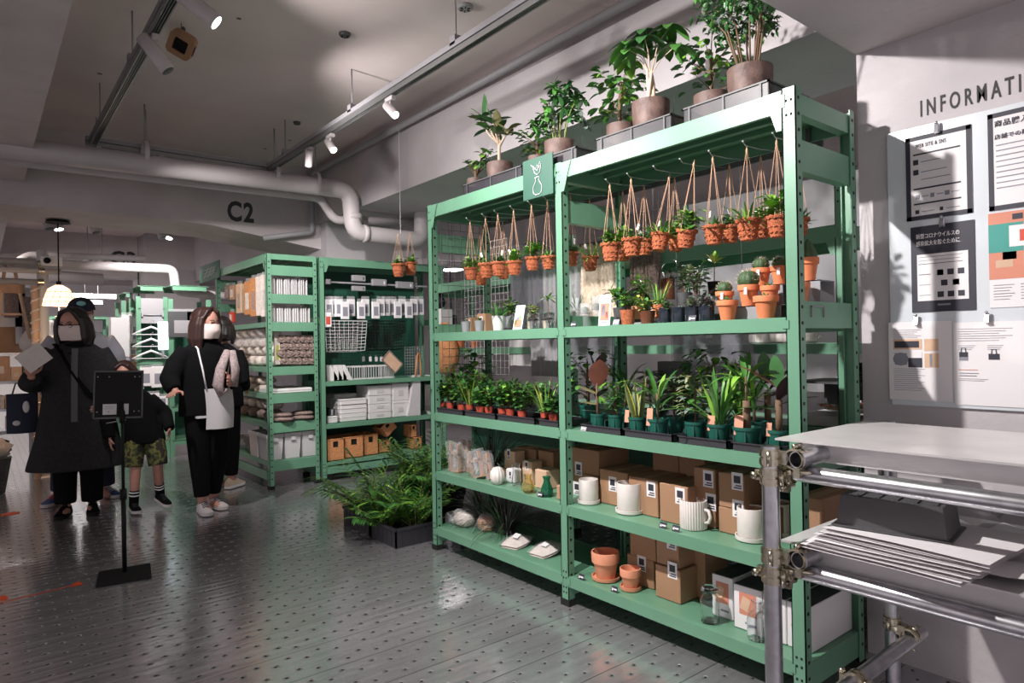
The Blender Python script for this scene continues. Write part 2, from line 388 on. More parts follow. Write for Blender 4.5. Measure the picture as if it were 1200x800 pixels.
# beam lettering
p = hit(266, 256, Y=YB)
t = thing('beam_lettering', 'dark lettering C2 painted on the near concrete beam', 'lettering', (p.x, YB, p.z-.01))
text_mesh('C2', .262, 'lettr', 'painted_characters', t, (1, 0, 0), (0, 0, 1), (0, -.003, 0), .009, 1.15, sx=.76)
p = hit(129, 309, Y=12.4)
t = thing('beam_lettering', 'dark lettering C3 on the distant beam, half hidden behind a white pipe', 'lettering', (p.x, 12.4, p.z))
text_mesh('C3', .30, 'lettr', 'painted_characters', t, (1, 0, 0), (0, 0, 1), (0, -.003, 0), .01, 1.1)
p = hit(1078, 137, X=XW)
t = thing('wall_lettering', 'dark grey INFORMATION lettering on the grey wall above the notice board', 'lettering', (XW, p.y, p.z))
q = hit(1161, 114, X=XW)   # start of the letter A
text_mesh('INFORMATION', .086, 'lettr', 'painted_characters', t, (0, -1, 0), (0, 0, 1), (-.002, 0, 0), .0012, 1.5, sx=.51)
# ceiling details
def disc_thing(u, v, r, label, kind):
    p = hit(u, v, Z=HC); t = thing('ceiling_fitting', label, 'fitting', (p.x, p.y, HC))
    m = M(); m.lathe([(r, 0), (r, -.01), (r*.85, -.018), (0.0001, -.018)], n=18); m.build('flange', 'grey' if kind else 'dgrey', t)
    m = M()
    for k in range(6): m.ob((r*.5*cos(k*pi/3), r*.5*sin(k*pi/3), -.02), r*.35, r*.12, .005, (0, 0, k*pi/3))
    m.build('grille', 'dark', t)
disc_thing(404, 39, .035, 'small round dark fitting on the ceiling near the middle', 0)
disc_thing(545, 7, .045, 'round grey perforated fitting on the ceiling near the top edge', 1)
disc_thing(348, 143, .03, 'flat dark bracket plate on the ceiling by the track lights', 0)
# ================================================================== RACKS
def post(m, x, D0, H, side=1, y0=0., deep=.04, w_=.05):
    "angle post: wide leaf on the face y=y0, narrow leaf with slots"
    sg = 1 if D0 >= 0 else -1
    m.mt(0); m.box(x-w_, x, y0, y0+sg*.004, 0.03, H); m.box(x-.004, x, y0, y0+sg*deep, .03, H); m.box(x-w_, x-w_+.004, y0, y0+sg*deep*.5, .03, H)
    m.mt(1)
    z = .09
    while z < H-.03:
        m.box(x-.0005, x+.0006, y0+sg*.014, y0+sg*.026, z, z+.011); z += .056
    for z in (.06, .085, .13, .16, H-.05, H-.1):
        for dx in (.016, .034): m.box(x-dx-.004, x-dx+.004, y0-sg*.0006, y0, z, z+.009)
def rack(name, label, loc, rz, bays, D, H, levels, sides, cat='shelving rack', lip=.05, toplip=.075, back=None, deck=True, col='green'):
    "bays: lengths along local x; levels: shelf heights; sides: (z0,z1) of end rails"
    t = thing(name, label, cat, loc, rz)
    xs = [0]
    for b in bays: xs.append(xs[-1]+b)
    for i, x in enumerate(xs):
        xp = x+.05
        for y0, s in ((0, 1), (D, -1)):
            m = M(); post(m, xp, s, H, 1, y0); m.mt(1); m.box(xp-.055, xp+.004, y0-s*.004, y0+s*.044, 0, .032); m.build('post', [col, 'dark'], t)
        for (a, b) in sides: m = M(); m.box(xp-.045, xp-.006, .04, D-.04, a, b); m.build('end_rail', [col], t)
    for j, z in enumerate(levels):
        lp = toplip if j == len(levels)-1 else lip
        for i in range(len(bays)):
            a = xs[i]+.05; b = xs[i+1]
            m = M(); m.box(a, b, .0, .018, z-lp, z); m.box(a, b, D-.018, D, z-lp, z)
            for xx in (a, b): m.box(xx-.012, xx+.012, -.003, 0, z-lp*.8, z-lp*.2)
            # connector plates with little hooks
            if j == len(levels)-1:
                for xx, sg in ((a, 1), (b, -1)):
                    m.add([(xx, -.004, z), (xx+sg*.07, -.004, z), (xx+sg*.05, -.004, z-.05), (xx+sg*.02, -.004, z-.14), (xx, -.004, z-.14)], [(0, 1, 2, 3, 4) if sg > 0 else (4, 3, 2, 1, 0)])
            m.build('beam', [col], t)
            if deck:
                m = M(); m.box(a-.02, b+.02, .018, D-.018, z-.006, z-.002)
                for yy in (.1, .2, .3): m.box(a, b, yy*D/.45, yy*D/.45+.03, z-.03, z-.006)
                m.build('shelf_panel', [col], t)
    if back:
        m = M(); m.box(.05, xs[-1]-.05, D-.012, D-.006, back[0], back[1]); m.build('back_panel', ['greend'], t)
    return t
X0 = 2.209; YR = 1.21; BL = 1.18; YL = YR+2*BL+.0; DM = .45; HM = 2.144
Z1, Z2, Z3, Z4, Z5 = 2.144, 1.349, .8556, .49, .1455
main = rack('shelving_rack', 'large green two-bay steel rack full of potted plants in the foreground', (X0, YL, 0), -pi/2, [BL, BL], DM, 2.15,
            [Z5, Z4, Z3, Z2, Z1], [(2.06, 2.13), (1.86, 1.97), (1.31, 1.405), (.79, .855), (.42, .49), (.05, .145)])
# green sign plates with an outline drawing
def sign_plate(label, uL, uR, vT, vB, X, flower=True):
    a = hit(uL, (vT+vB)/2, X=X); b = hit(uR, (vT+vB)/2, X=X); zt = hit(uL, vT, X=X).z; zb = hit(uL, vB, X=X).z
    w_ = a.y-b.y; h = zt-zb
    t = thing('hanging_sign', label, 'sign', (X, (a.y+b.y)/2, zb))
    m = M(); m.box(-.006, 0, -w_/2, w_/2, 0, h); m.build('plate', ['greend'], t)
    m = M(); X_ = -.0085
    def line(pts, cl=False):
        P_ = [(X_, -(x)*w_, y*h) for x, y in pts]
        if cl: P_.append(P_[0])
        m.tube(P_, .0018, 4)
    if flower:
        line([(-.07, .50), (.07, .50), (.05, .42), (.15, .26), (.13, .12), (.06, .07), (-.06, .07), (-.13, .12), (-.15, .26), (-.05, .42)], True)
        line([(-.14, .80), (-.09, .62), (0, .56), (.09, .62), (.13, .80), (.05, .72), (0, .80), (-.05, .72)], True)
        line([(-.2, .84), (0, .66), (.1, .86)])
    else:
        for k in range(3):
            line([(-.25+.18*k, .2), (-.05+.18*k, .75)]); line([(-.3, .3+.18*k), (.3, .35+.18*k)])
    m.build('line_drawing', ['paper'], t)
sign_plate('dark green sign plate with white outline of a vase and flower on the plant rack', 614, 649, 190, 236, X0-.008)
ZA = lambda v: hit(318, v, Y=6.02).z
XA = 2.03; YA = 6.02
rackA = rack('shelving_rack', 'green rack beyond the aisle, end frame facing the camera, with hanging packs and bins', (XA, YA+1.65, 0), -pi/2, [1.6], .47, 2.13,
             [ZA(541)+.0, ZA(496), ZA(462), ZA(430), ZA(377), 2.13], [(ZA(553), ZA(541)), (ZA(508), ZA(496)), (ZA(473), ZA(462)), (ZA(440), ZA(430)), (ZA(388), ZA(377)), (ZA(355), ZA(344)), (ZA(322), ZA(310)), (2.08, 2.13)], lip=.045)
ZB = lambda v: hit(382, v, Y=YA).z
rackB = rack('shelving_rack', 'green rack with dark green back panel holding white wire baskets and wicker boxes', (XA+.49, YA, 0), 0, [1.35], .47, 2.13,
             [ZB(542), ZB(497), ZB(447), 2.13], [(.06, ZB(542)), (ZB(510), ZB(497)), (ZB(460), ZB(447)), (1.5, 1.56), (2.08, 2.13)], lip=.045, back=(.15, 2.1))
m = M(); m.box(.05, 1.3, .0, .02, .07, .15); m.build('kick_rail', ['green'], rackB)
m = M(); m.box(.05, 1.55, .0, .02, .08, .16); m.build('kick_rail', ['green'], rackA)
sign_plate('dark green sign plate with a leafy line drawing on the corner of the far rack', 235, 258, 313, 332, XA-.01, False)
# wire grid on the left end of the plant rack
def wire_grid(label, p0, ax, ay, w_, h, step=.05, r=.0016, name='wire_grid', col='dgrey', parent=None):
    m = M(); p0 = V(p0) if parent is None else V(p0); ax = V(ax); ay = V(ay)
    o0 = V((0, 0, 0)) if parent is None else p0
    k = 0
    while k*step <= w_+1e-6: m.cyl(o0+ax*k*step, o0+ax*k*step+ay*h, r, n=4); k += 1
    k = 0
    while k*step <= h+1e-6: m.cyl(o0+ay*k*step, o0+ay*k*step+ax*w_, r, n=4); k += 1
    o = m.build(name, col, parent)
    if parent is None: o.location = p0; tag(o, label, 'wire grid')
    return o
wire_grid('dark wire grid hung on the left end of the plant rack', (X0+.06, YL-.058, .95), (1, 0, 0), (0, 0, 1), .35, 1.1)
# rack behind the plants
XR = 3.10
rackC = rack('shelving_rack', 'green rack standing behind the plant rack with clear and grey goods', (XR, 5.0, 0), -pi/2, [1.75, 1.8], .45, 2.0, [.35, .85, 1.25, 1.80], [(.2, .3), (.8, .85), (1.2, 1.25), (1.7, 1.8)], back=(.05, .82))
# ================================================================== PLANTS
rnd = random.Random(7)
U = rnd.uniform
def sph():
    while True:
        v = V((U(-1, 1), U(-1, 1), U(-1, 1)))
        if .05 < v.length < 1: return v.normalized()
def bushy(st, fo, h, r, stems=6, per=12, L=.03, W=.018, mats=(0,), z0=.0, droop=.4, up=.3):
    "many small leaves on thin branching stems"
    for i in range(stems):
        a = 2*pi*i/stems+U(-.4, .4); rr = r*U(.25, .95); hh = h*U(.65, 1.)
        pts = [V((cos(a)*.01, sin(a)*.01, z0)), V((cos(a)*rr*.35, sin(a)*rr*.35, z0+hh*.45)), V((cos(a)*rr*.8, sin(a)*rr*.8, z0+hh*.9))]
        st.tube(pts, [.0025, .002, .001], 5)
        for k in range(per):
            t = U(.25, 1.); p = pts[0].lerp(pts[1], t*2) if t < .5 else pts[1].lerp(pts[2], t*2-1)
            d = sph(); d.z = abs(d.z)*up+U(-.15, .35); p2 = p+d.normalized()*U(.0, r*.3)
            fo.mt(rnd.choice(mats)); fo.leaf(p2, d, L*U(.7, 1.25), W*U(.8, 1.2), droop, 3)
def rosette(fo, n, L, W, mats=(0,), up0=1.2, up1=.1, droop=.5, z=0., nn=5, tip=1.):
    for i in range(n):
        a = i*2.4+U(-.2, .2); t = i/n; e = up1+(up0-up1)*t+U(-.1, .1)
        fo.mt(rnd.choice(mats)); fo.leaf((0, 0, z), (cos(a)*cos(e), sin(a)*cos(e), sin(e)), L*U(.75, 1.1), W*U(.85, 1.1), droop, nn, tip=tip)
def strap(fo, n, L, W, mats=(0,), spread=.5, droop=1.2, z=0., base=.015):
    for i in range(n):
        a = i*2.4+U(-.3, .3); e = pi/2-spread*U(.15, 1.)
        fo.mt(rnd.choice(mats)); fo.leaf((cos(a)*base, sin(a)*base, z), (cos(a)*cos(e), sin(a)*cos(e), sin(e)), L*U(.6, 1.1), W*U(.8, 1.1), droop*U(.5, 1.2), 7, fold=.3)
def palmate(fo, p, n, L, W, tilt=.35, m=0, droop=.5, axis=None):
    p = V(p); d0 = V(axis) if axis else sph(); d0.z = abs(d0.z)+.3; _, a, b = frame(d0)
    for i in range(n):
        t = 2*pi*i/n+U(-.1, .1); d = (a*cos(t)+b*sin(t))+_*tilt*U(-.3, 1.)
        fo.mt(m); fo.leaf(p, d, L*U(.75, 1.1), W*1.15, droop, 5, fold=.15)
def trunk(st, pts, r, n=7): st.tube([V(p) for p in pts], r, n)
def cactus(fo, r, rz, z, ribs=14):
    "ribbed ball with rows of spines"
    fo.mt(0); prof = [(max(1e-5, r*sin(pi*i/9)), z+rz-rz*cos(pi*i/9)) for i in range(10)]
    fo.lathe(prof, n=ribs*4, rib=ribs, ribd=.06)
    fo.mt(1)
    for k in range(ribs):
        for i in range(2, 10):
            ph = pi*i/10; t = 2*pi*k/ribs; p = V((r*1.05*sin(ph)*cos(t), r*1.05*sin(ph)*sin(t), z+rz-rz*cos(ph)))
            nrm = V((sin(ph)*cos(t), sin(ph)*sin(t), -cos(ph)))
            for q in range(3): fo.cyl(p, p+(nrm+sph()*.7)*r*.16, r*.012, r*.004, 3, False)
LEAVES = ['lf', 'lfd', 'lfl', 'lfy', 'lfv', 'lfp', 'lfo', 'lfr', 'lfg', 'cact', 'spine']
def pot_lathe(r, h, kind):
    m = M()
    if kind == 'stone': m.lathe([(r*.80, 0), (r*.93, h*.25), (r, h*.8), (r, h), (r*.9, h), (r*.88, h*.82), (.0001, h*.82)], n=28)
    elif kind == 'terra': m.lathe([(r*.62, 0), (r*.86, h*.72), (r*.87, h*.74), (r, h*.74), (r*1.02, h*.98), (r*1., h), (r*.88, h), (r*.84, h*.8), (.0001, h*.8)], n=28)
    elif kind == 'nurs': m.lathe([(r*.74, 0), (r*.93, h*.84), (r, h*.85), (r*1.02, h*.97), (r*1.02, h), (r*.94, h), (r*.9, h*.86), (.0001, h*.86)], n=24)
    elif kind == 'cup': m.lathe([(r*.75, 0), (r*.98, h*.95), (r*1., h), (r*.93, h), (r*.9, h*.85), (.0001, h*.85)], n=20)
    elif kind == 'jar': m.lathe([(r*.95, 0), (r, h*.05), (r, h*.95), (r*.96, h), (r*.92, h), (r*.92, h*.5), (.0001, h*.5)], n=20)
    return m
def potted(name, label, cat, loc, r, h, pm, kind, grow, group=None, rz=0., extra=None):
    "pot + soil + stem + foliage"
    t = thing(name, label, cat, loc, rz, group)
    m = pot_lathe(r, h, kind)
    if kind == 'nurs':
        for k in range(4): m.ob((r*.93*cos(k*pi/2+.4), r*.93*sin(k*pi/2+.4), h*.45), .004, .006, h*.7, (0, 0, k*pi/2+.4))
    m.build('pot', pm, t)
    sz = h*(.82 if kind in ('stone', 'terra') else .86 if kind != 'jar' else .6)
    m = M(); m.lathe([(r*.86, sz-.004), (r*.8, sz+.002), (r*.4, sz+.005), (.0001, sz+.006)], n=16); m.build('soil', 'soil', t)
    st = M(); fo = M(); X = Matrix.Translation((0, 0, sz)); st.X = X; fo.X = X
    smat = grow(st, fo) or 'stem'
    if st.v: st.build('stem', smat, t)
    if fo.v: fo.build('foliage', LEAVES, t)
    if extra: extra(t, sz)
    return t
# --- growth habits
def g_ficus(st, fo):
    trunk(st, [(0, 0, -.02), (.0, .005, .10), (.005, .0, .16)], [.012, .010, .010])
    tips = []
    for (x, y, z) in ((-.01, .07, .24), (-.03, .12, .30), (.02, -.06, .20), (.0, .01, .22), (-.03, .02, .27)):
        trunk(st, [(.003, .0, .13), (x*.6, y*.7, .10+z*.4), (x, y, z)], [.008, .006, .004]); tips.append(V((x, y, z)))
    for p in tips:
        for k in range(8):
            d = sph(); d.z = U(-.1, .9); fo.mt(rnd.choice((1, 1, 0, 6))); fo.leaf(p+V((0, 0, U(-.03, .02))), d, U(.08, .12), U(.044, .06), .35, 5)
    fo.mt(1); fo.leaf((-.03, .11, .32), (0, -.1, 1), .13, .055, .0, 6)
    return 'stemw'
def g_round(st, fo):
    trunk(st, [(0, 0, -.02), (0, .005, .08)], [.012, .01])
    for k in range(9):
        a = U(0, 6.28); h = U(.10, .2); q = V((cos(a)*U(.03, .1), sin(a)*U(.03, .1), h)); st.tube([(0, 0, .05), q*.6+V((0, 0, .02)), q], [.004, .003, .002], 5)
        for j in range(6):
            d = sph(); d.z = U(-.5, .6); fo.mt(rnd.choice((0, 0, 1, 2))); fo.leaf(q+sph()*.025, d, U(.03, .055), U(.024, .038), .3, 4)
def g_scheff(st, fo, hh=.34, n=16, R_=.15):
    for k in range(6):
        a = k*1.05+U(-.3, .3); q = V((cos(a)*R_*.5, sin(a)*R_*.6, hh*.62)); st.tube([(cos(a)*.02, sin(a)*.02, -.01), q*.55+V((0, 0, .02)), q], [.005, .004, .003], 6)
    for k in range(n*3):
        a = U(0, 6.28); rr = R_*sqrt(U(0, 1)); z = hh*U(.38, 1.)*(1-.25*(rr/R_)); p = V((cos(a)*rr, sin(a)*rr, z))
        palmate(fo, p, 7, U(.045, .065), .020, .4, rnd.choice((1, 0, 1, 8)), .5)
    return 'stemg'
def g_money(st, fo):
    for k in range(3):
        a = k*2.1; st.tube([V((cos(a+z*14)*.012, sin(a+z*14)*.012, z)) for z in (-.02, .03, .07, .11, .15, .18)], [.013, .012, .010, .009, .007, .005], 7)
    for (x, y, z, L) in ((0, .02, .36, .15), (-.03, .10, .33, .13), (-.06, -.02, .30, .14), (.02, -.10, .34, .13), (-.03, -.17, .22, .12), (.04, .06, .38, .11), (-.07, .06, .27, .13), (.08, -.03, .30, .12), (.03, .15, .28, .10)):
        st.tube([(0, 0, .15), (x*.4, y*.4, .15+(z-.15)*.7), (x, y, z)], [.003, .0022, .0018], 5)
        palmate(fo, (x, y, z), 6, L, .042, -.1, rnd.choice((0, 2, 0, 1)), .9, axis=(x*1.5, y*1.5, 1))
    return 'stemw'
def g_fine(st, fo, hh=.42):
    for k in range(11):
        a = k*.6+U(-.2, .2); R_ = U(.05, .19); q = V((cos(a)*R_, sin(a)*R_, hh*U(.55, .95)))
        pts = [V((cos(a)*.025, sin(a)*.025, -.01)), q*.5+V((0, 0, hh*.1)), q]; st.tube(pts, [.005, .0035, .002], 6)
        for j in range(95):
            t = U(.4, 1); p = pts[1].lerp(pts[2], t*1.4-.4)+sph()*U(.0, .055); fo.mt(rnd.choice((1, 1, 0, 8))); d = sph(); fo.leaf(p, d, U(.022, .042), .016, .4, 2)
def g_leafy(st, fo, hh=.30, R_=.13, L=.055, n=110):
    trunk(st, [(0, 0, -.02), (0, .003, hh*.5), (.01, 0, hh*.8)], [.010, .008, .004])
    for k in range(n):
        a = U(0, 6.28); z = hh*U(.18, 1.); rr = R_*sqrt(U(0, 1))*(1.1-.5*abs(z/hh-.5)); p = V((cos(a)*rr, sin(a)*rr, z))
        if k % 9 == 0: st.tube([(0, 0, z*.6), p], [.003, .0015], 4)
        d = V((cos(a), sin(a), U(-.6, .5))); fo.mt(rnd.choice((0, 1, 0, 2))); fo.leaf(p, d, L*U(.7, 1.2), L*.62, .5, 4)
# ------------------------------------------------------------------ plants on top of the rack
def crate(label, uL, uR, v, Xf=X0+.03, dep=.28, h=.062):
    a = hit(uL, v, X=Xf); b = hit(uR, v, X=Xf); w_ = a.y-b.y
    t = thing('plastic_crate', label, 'crate', (Xf, (a.y+b.y)/2, Z1), 0, 'crates on top of the plant rack')
    m = M(); q = w_/2; wl = .003
    m.box(0, dep, -q, q, .002, .006); m.box(0, wl, -q, q, .002, h); m.box(dep-wl, dep, -q, q, .002, h); m.box(0, dep, -q, -q+wl, .002, h); m.box(0, dep, q-wl, q, .002, h)
    m.build('box_walls', 'crate', t)
    m = M()
    for y in (-q-.006, q-.002): m.box(-.006, dep+.006, y, y+.008, h, h+.006)
    for x in (-.006, dep-.002): m.box(x, x+.008, -q-.006, q+.006, h, h+.006)
    for f in (.08, .5, .92): yy = -q+w_*f; m.box(-.005, 0, yy-.004, yy+.004, 0, h)
    m.build('rim', 'dgrey', t); return t
crate('long smoky grey plastic crate under the white-stemmed ficus, left end of rack top', 543, 612, 222)
crate('small smoky grey crate under the two pots beside the sign plate', 621, 676, 200)
crate('smoky grey plastic crate under the braided money tree', 699, 787, 162)
crate('smoky grey plastic crate at the right end of the rack top', 801, 901, 128)
TP = [('small mottled brown pot with round-leaved plant, leftmost on the rack top', (558, 209), X0+.22, .058, .15, g_round),
 ('brown stone pot with white-stemmed rubber fig at the left of the rack top', (586, 207), X0+.12, .075, .15, g_ficus),
 ('small brown pot with bright leafy plant behind the sign plate', (630, 186), X0+.22, .055, .155, lambda s, f: g_leafy(s, f, .19, .085, .04, 90)),
 ('brown stone pot with bushy umbrella plant to the right of the sign plate', (656, 186), X0+.11, .078, .145, lambda s, f: g_scheff(s, f)),
 ('brown pot with dense heart-leaved plant left of the money tree', (727, 148), X0+.24, .068, .175, lambda s, f: g_leafy(s, f, .31, .125, .06, 130)),
 ('brown stone pot with braided money tree and big palmate leaves', (763, 140), X0+.12, .083, .175, g_money),
 ('brown pot with green and yellow leafy plant next to the tallest plant', (834, 118), X0+.24, .075, .165, lambda s, f: g_leafy(s, f, .27, .13, .05, 110)),
 ('large brown stone pot with tall fine-leaved shrub at the right end of the rack top', (879, 104), X0+.15, .086, .175, g_fine)]
for lb, (u, v), x, r, h, g in TP:
    p = hit(u, v, X=x); potted('potted_plant', lb, 'potted plant', (x, p.y, Z1+.008), r, h, 'mott', 'stone', g)
# the tall rubber leaf above the frame edge and extra branch on the last plants are part of g_fine
# ------------------------------------------------------------------ hanging baskets
BK = [(552, 321, 15, 0), (564, 327, 15, 1), (570, 317.5, 18, 0), (584.5, 315.5, 17, 0), (590, 320, 15, 1), (603, 314.5, 17, 0), (624, 309.5, 16, 0), (643, 308, 16, 0),
      (669.5, 304, 17, 0), (692, 309, 18, 1), (716, 296, 22, 0), (731, 297, 19, 1), (741, 290, 22, 0), (756, 290, 19, 1), (772, 284, 21, 0), (792, 286, 19, 1),
      (803, 280, 22, 0), (837, 276, 23, 0), (856, 275, 21, 1), (877, 270, 26, 0), (893, 269, 22, 1), (912, 266, 26, 0), (936, 267, 22, 1)]
def g_b1(s, f): bushy(s, f, .085, .06, 8, 14, .034, .022, (0, 2, 2))
def g_b2(s, f): bushy(s, f, .12, .065, 7, 12, .042, .028, (2, 2, 0))
def g_b3(s, f): rosette(f, 26, .07, .015, (1, 0, 2), 1.3, .0, .3)
def g_b4(s, f): bushy(s, f, .06, .05, 9, 13, .024, .017, (1, 8, 0))
def g_b5(s, f): strap(f, 30, .12, .010, (0, 2, 2), .9, 1.4)
BD = ['a small bushy plant', 'bright trailing leaves', 'a spiky rosette', 'tiny dark leaves', 'thin grassy leaves']
def basket(label, loc, r, h, g, tilt=0., tagp=True, cord=.19, group=None, tall=None):
    t = thing('hanging_basket', label, 'hanging basket', loc, U(0, 6), group)
    t.rotation_euler = (tilt, 0, t.rotation_euler[2])
    m = M(); m.lathe([(r*.66, 0), (r*.86, h*.6), (r*.92, h*.9), (r*.84, h*.9), (r*.8, h*.7), (.0001, h*.7)], n=26, rib=13, ribd=.02)
    for k in range(2): m.tube([(r*(1+.03*k)*cos(a*pi/12), r*(1+.03*k)*sin(a*pi/12), h*(.93+.07*k)+.003*(-1)**a) for a in range(25)], .0042, 6)
    for zz, rr in ((.22, .76), (.5, .85)): m.tube([(r*rr*cos(a*pi/12), r*rr*sin(a*pi/12), h*zz+.003*(-1)**a) for a in range(25)], .0028, 5)
    m.build('basket', 'wick', t)
    st = M(); fo = M(); X = Matrix.Translation((0, 0, h*.7)); st.X = X; fo.X = X; g(st, fo)
    if st.v: st.build('stem', 'stemg', t)
    fo.build('foliage', LEAVES, t)
    m = M(); zt = h+cord
    for k in range(4): a = k*pi/2+.3; m.tube([(r*cos(a), r*sin(a), h*.95), (r*.12*cos(a), r*.12*sin(a), zt-.04), (0, 0, zt-.015)], .0014, 5)
    m.ell((0, 0, zt-.02), .005, .005, .012, 8, 6); m.tube([(0, 0, zt-.02), (0, 0, zt)], .0016, 5)
    m.build('cord', 'jute', t)
    if tagp: m = M(); m.ob((r*.62, 0, h+.055), .012, .002, .03, (.3, .35, 0)); m.build('price_tag', 'paper', t)
    return t
NR = [0, 0]
for i, (u, v, wpx, back) in enumerate(BK):
    x = X0+.11 if not back else X0+.27
    p = hit(u, v, X=x); dz = (p-CAMP).dot(_F); r = wpx/2*dz/FPX/.97; h = r*1.75
    NR[back] += 1
    lb = 'wicker hanging basket with %s, %s from the left in the %s row' % (BD[i % 5], ORD[NR[back]-1], 'back' if back else 'front')
    zt = 2.02-((p.z-h/2)+h)
    b = basket(lb, (x, p.y, p.z-h/2), r, h, (g_b1, g_b2, g_b3, g_b4, g_b5)[i % 5], .0 if u not in (772, 803) else (.2 if u == 772 else -.22), i % 3 != 1, zt, 'wicker baskets hanging in the plant rack')
    # steel hook arm the cord hangs from
    if not back:
        hk = thing('display_hook', 'thin steel hook arm holding the %s front basket from the left' % ORD[NR[0]-1], 'hook', (x, p.y, 2.02), 0, 'steel hook arms above the baskets')
        m = M(); m.tube([(.32, 0, .03), (.1, 0, .004), (-.01, 0, 0), (-.025, 0, .012)], .0022, 6); m.build('wire', 'steel', hk)
        m = M(); m.ell((-.026, 0, .014), .004, .004, .004, 8, 6); m.build('ball_tip', 'white', hk)
t = thing('hanging_rail', 'thin dark rail behind the basket hooks under the rack top', 'rail', (X0+.42, YR+.06, 2.05))
m = M(); m.box(-.006, .006, 0, 2.28, -.012, .012); m.build('bar', 'dgrey', t)
for y in (.05, 1.1, 2.2): m = M(); m.box(-.003, .003, y, y+.02, .012, .075); m.build('bracket', 'dgrey', t)
# basket hanging alone in the aisle on a long white cord
p = hit(467, 317, Y=4.8)
b = basket('pair-like wicker basket hanging alone on a long cord between the racks, left one', (p.x, 4.8, p.z-.05), .053, .10, g_b1, 0, False, .26)
p = hit(481, 315, Y=4.83)
b2 = basket('wicker basket hanging alone between the racks, right one close beside its twin', (p.x, 4.83, p.z-.05), .053, .10, g_b1, 0, False, .26)
m = M(); m.tube([(0, 0, 0), (0, 0, HC-(b.location.z+.36))], .0016, 5); o = m.build('ceiling_string', 'paper'); o.location = (b.location.x+.03, 4.81, b.location.z+.36)
tag(o, 'long thin white cord from the ceiling down to the twin baskets', 'cord')
# ------------------------------------------------------------------ shelf 2: small pots (z = Z2)
def place(u, v, z): p = hit(u, v, Z=z); return (p.x, p.y, z)
def gl(n, L, W, mats, sp=.6, dr=1.): return lambda s, f: strap(f, n, L, W, mats, sp, dr)
def gb(h, r, st, per, L, W, mats): return lambda s, f: bushy(s, f, h, r, st, per, L, W, mats)
def at(u, x, z): p = hit(u, 384, X=x); return (x, p.y, z)   # a place on a shelf, given the depth into it
potted('potted_plant', 'small grey tapered pot with low plant, leftmost on the middle shelf', 'potted plant', at(546, X0+.10, Z2), .03, .065, 'gpot', 'cup', gb(.03, .02, 5, 5, .015, .01, (0, 8)))
potted('potted_plant', 'small grey tapered pot in front of the second cardboard box', 'potted plant', at(562, X0+.09, Z2), .031, .065, 'gpot', 'cup', gb(.03, .025, 6, 6, .016, .01, (2, 0)))
def lab(t, sz): m = M(); m.box(-.034, -.031, -.018, .018, .012, .045); m.build('label', 'paper', t)
potted('potted_plant', 'grey-white pot with dragon tree leaves next to the leaning picture card', 'potted plant', at(584, X0+.10, Z2), .037, .085, 'white', 'cup', gl(26, .10, .014, (0, 1, 0), 1.0, .9))
potted('potted_plant', 'dark glass-potted leafy plant behind the leaning card', 'potted plant', at(597, X0+.24, Z2+.02), .035, .07, 'gpot', 'cup', gb(.11, .07, 8, 11, .035, .022, (0, 1, 2)))
potted('jar_plant', 'glass jar with yellow-green seedling right of the leaning card', 'jar plant', at(625, X0+.09, Z2), .034, .085, 'glass', 'jar', gb(.09, .03, 5, 9, .03, .018, (2, 3)))
potted('jar_plant', 'glass jar with spreading green leaves just left of the middle post', 'jar plant', at(643, X0+.10, Z2), .034, .085, 'glass', 'jar', lambda s, f: (s.tube([(0, 0, -.02), (0, 0, .12)], .0025, 5), f.__setattr__('X', Matrix.Translation((0, 0, .155))), rosette(f, 16, .06, .013, (0, 2), .9, .0, .6), None)[-1])
def cact_small(r):
    def g(s, f):
        f.mt(9); f.lathe([(max(1e-5, r*sin(pi*i/7)), r*.9*(1-cos(pi*i/7))) for i in range(8)], n=30, rib=10, ribd=.08); f.mt(10)
        for k in range(70):
            d = sph(); d.z = abs(d.z)*1.1-.2; p = V((0, 0, r*.9))+d*r*1.02; f.cyl(p, p+d*r*.3, r*.03, r*.01, 3, False)
    return g
for i, (u, hgt, xx, lbl) in enumerate(((672, .085, .10, 'clear tube jar with a tiny cactus ball, front left of the right bay'), (686, .12, .16, 'clear tube jar with round cactus in the second row of the right bay'), (699, .16, .28, 'clear tube jar with a cactus behind the leaning photo card'), (676, .17, .34, 'tall clear tube jar with wispy grass at the rear by the middle post'))):
    potted('jar_plant', lbl, 'jar plant', at(u, X0+xx, Z2), .027, hgt, 'film', 'jar', cact_small(.018) if i < 3 else gl(20, .10, .006, (1, 8), .9, 1.))
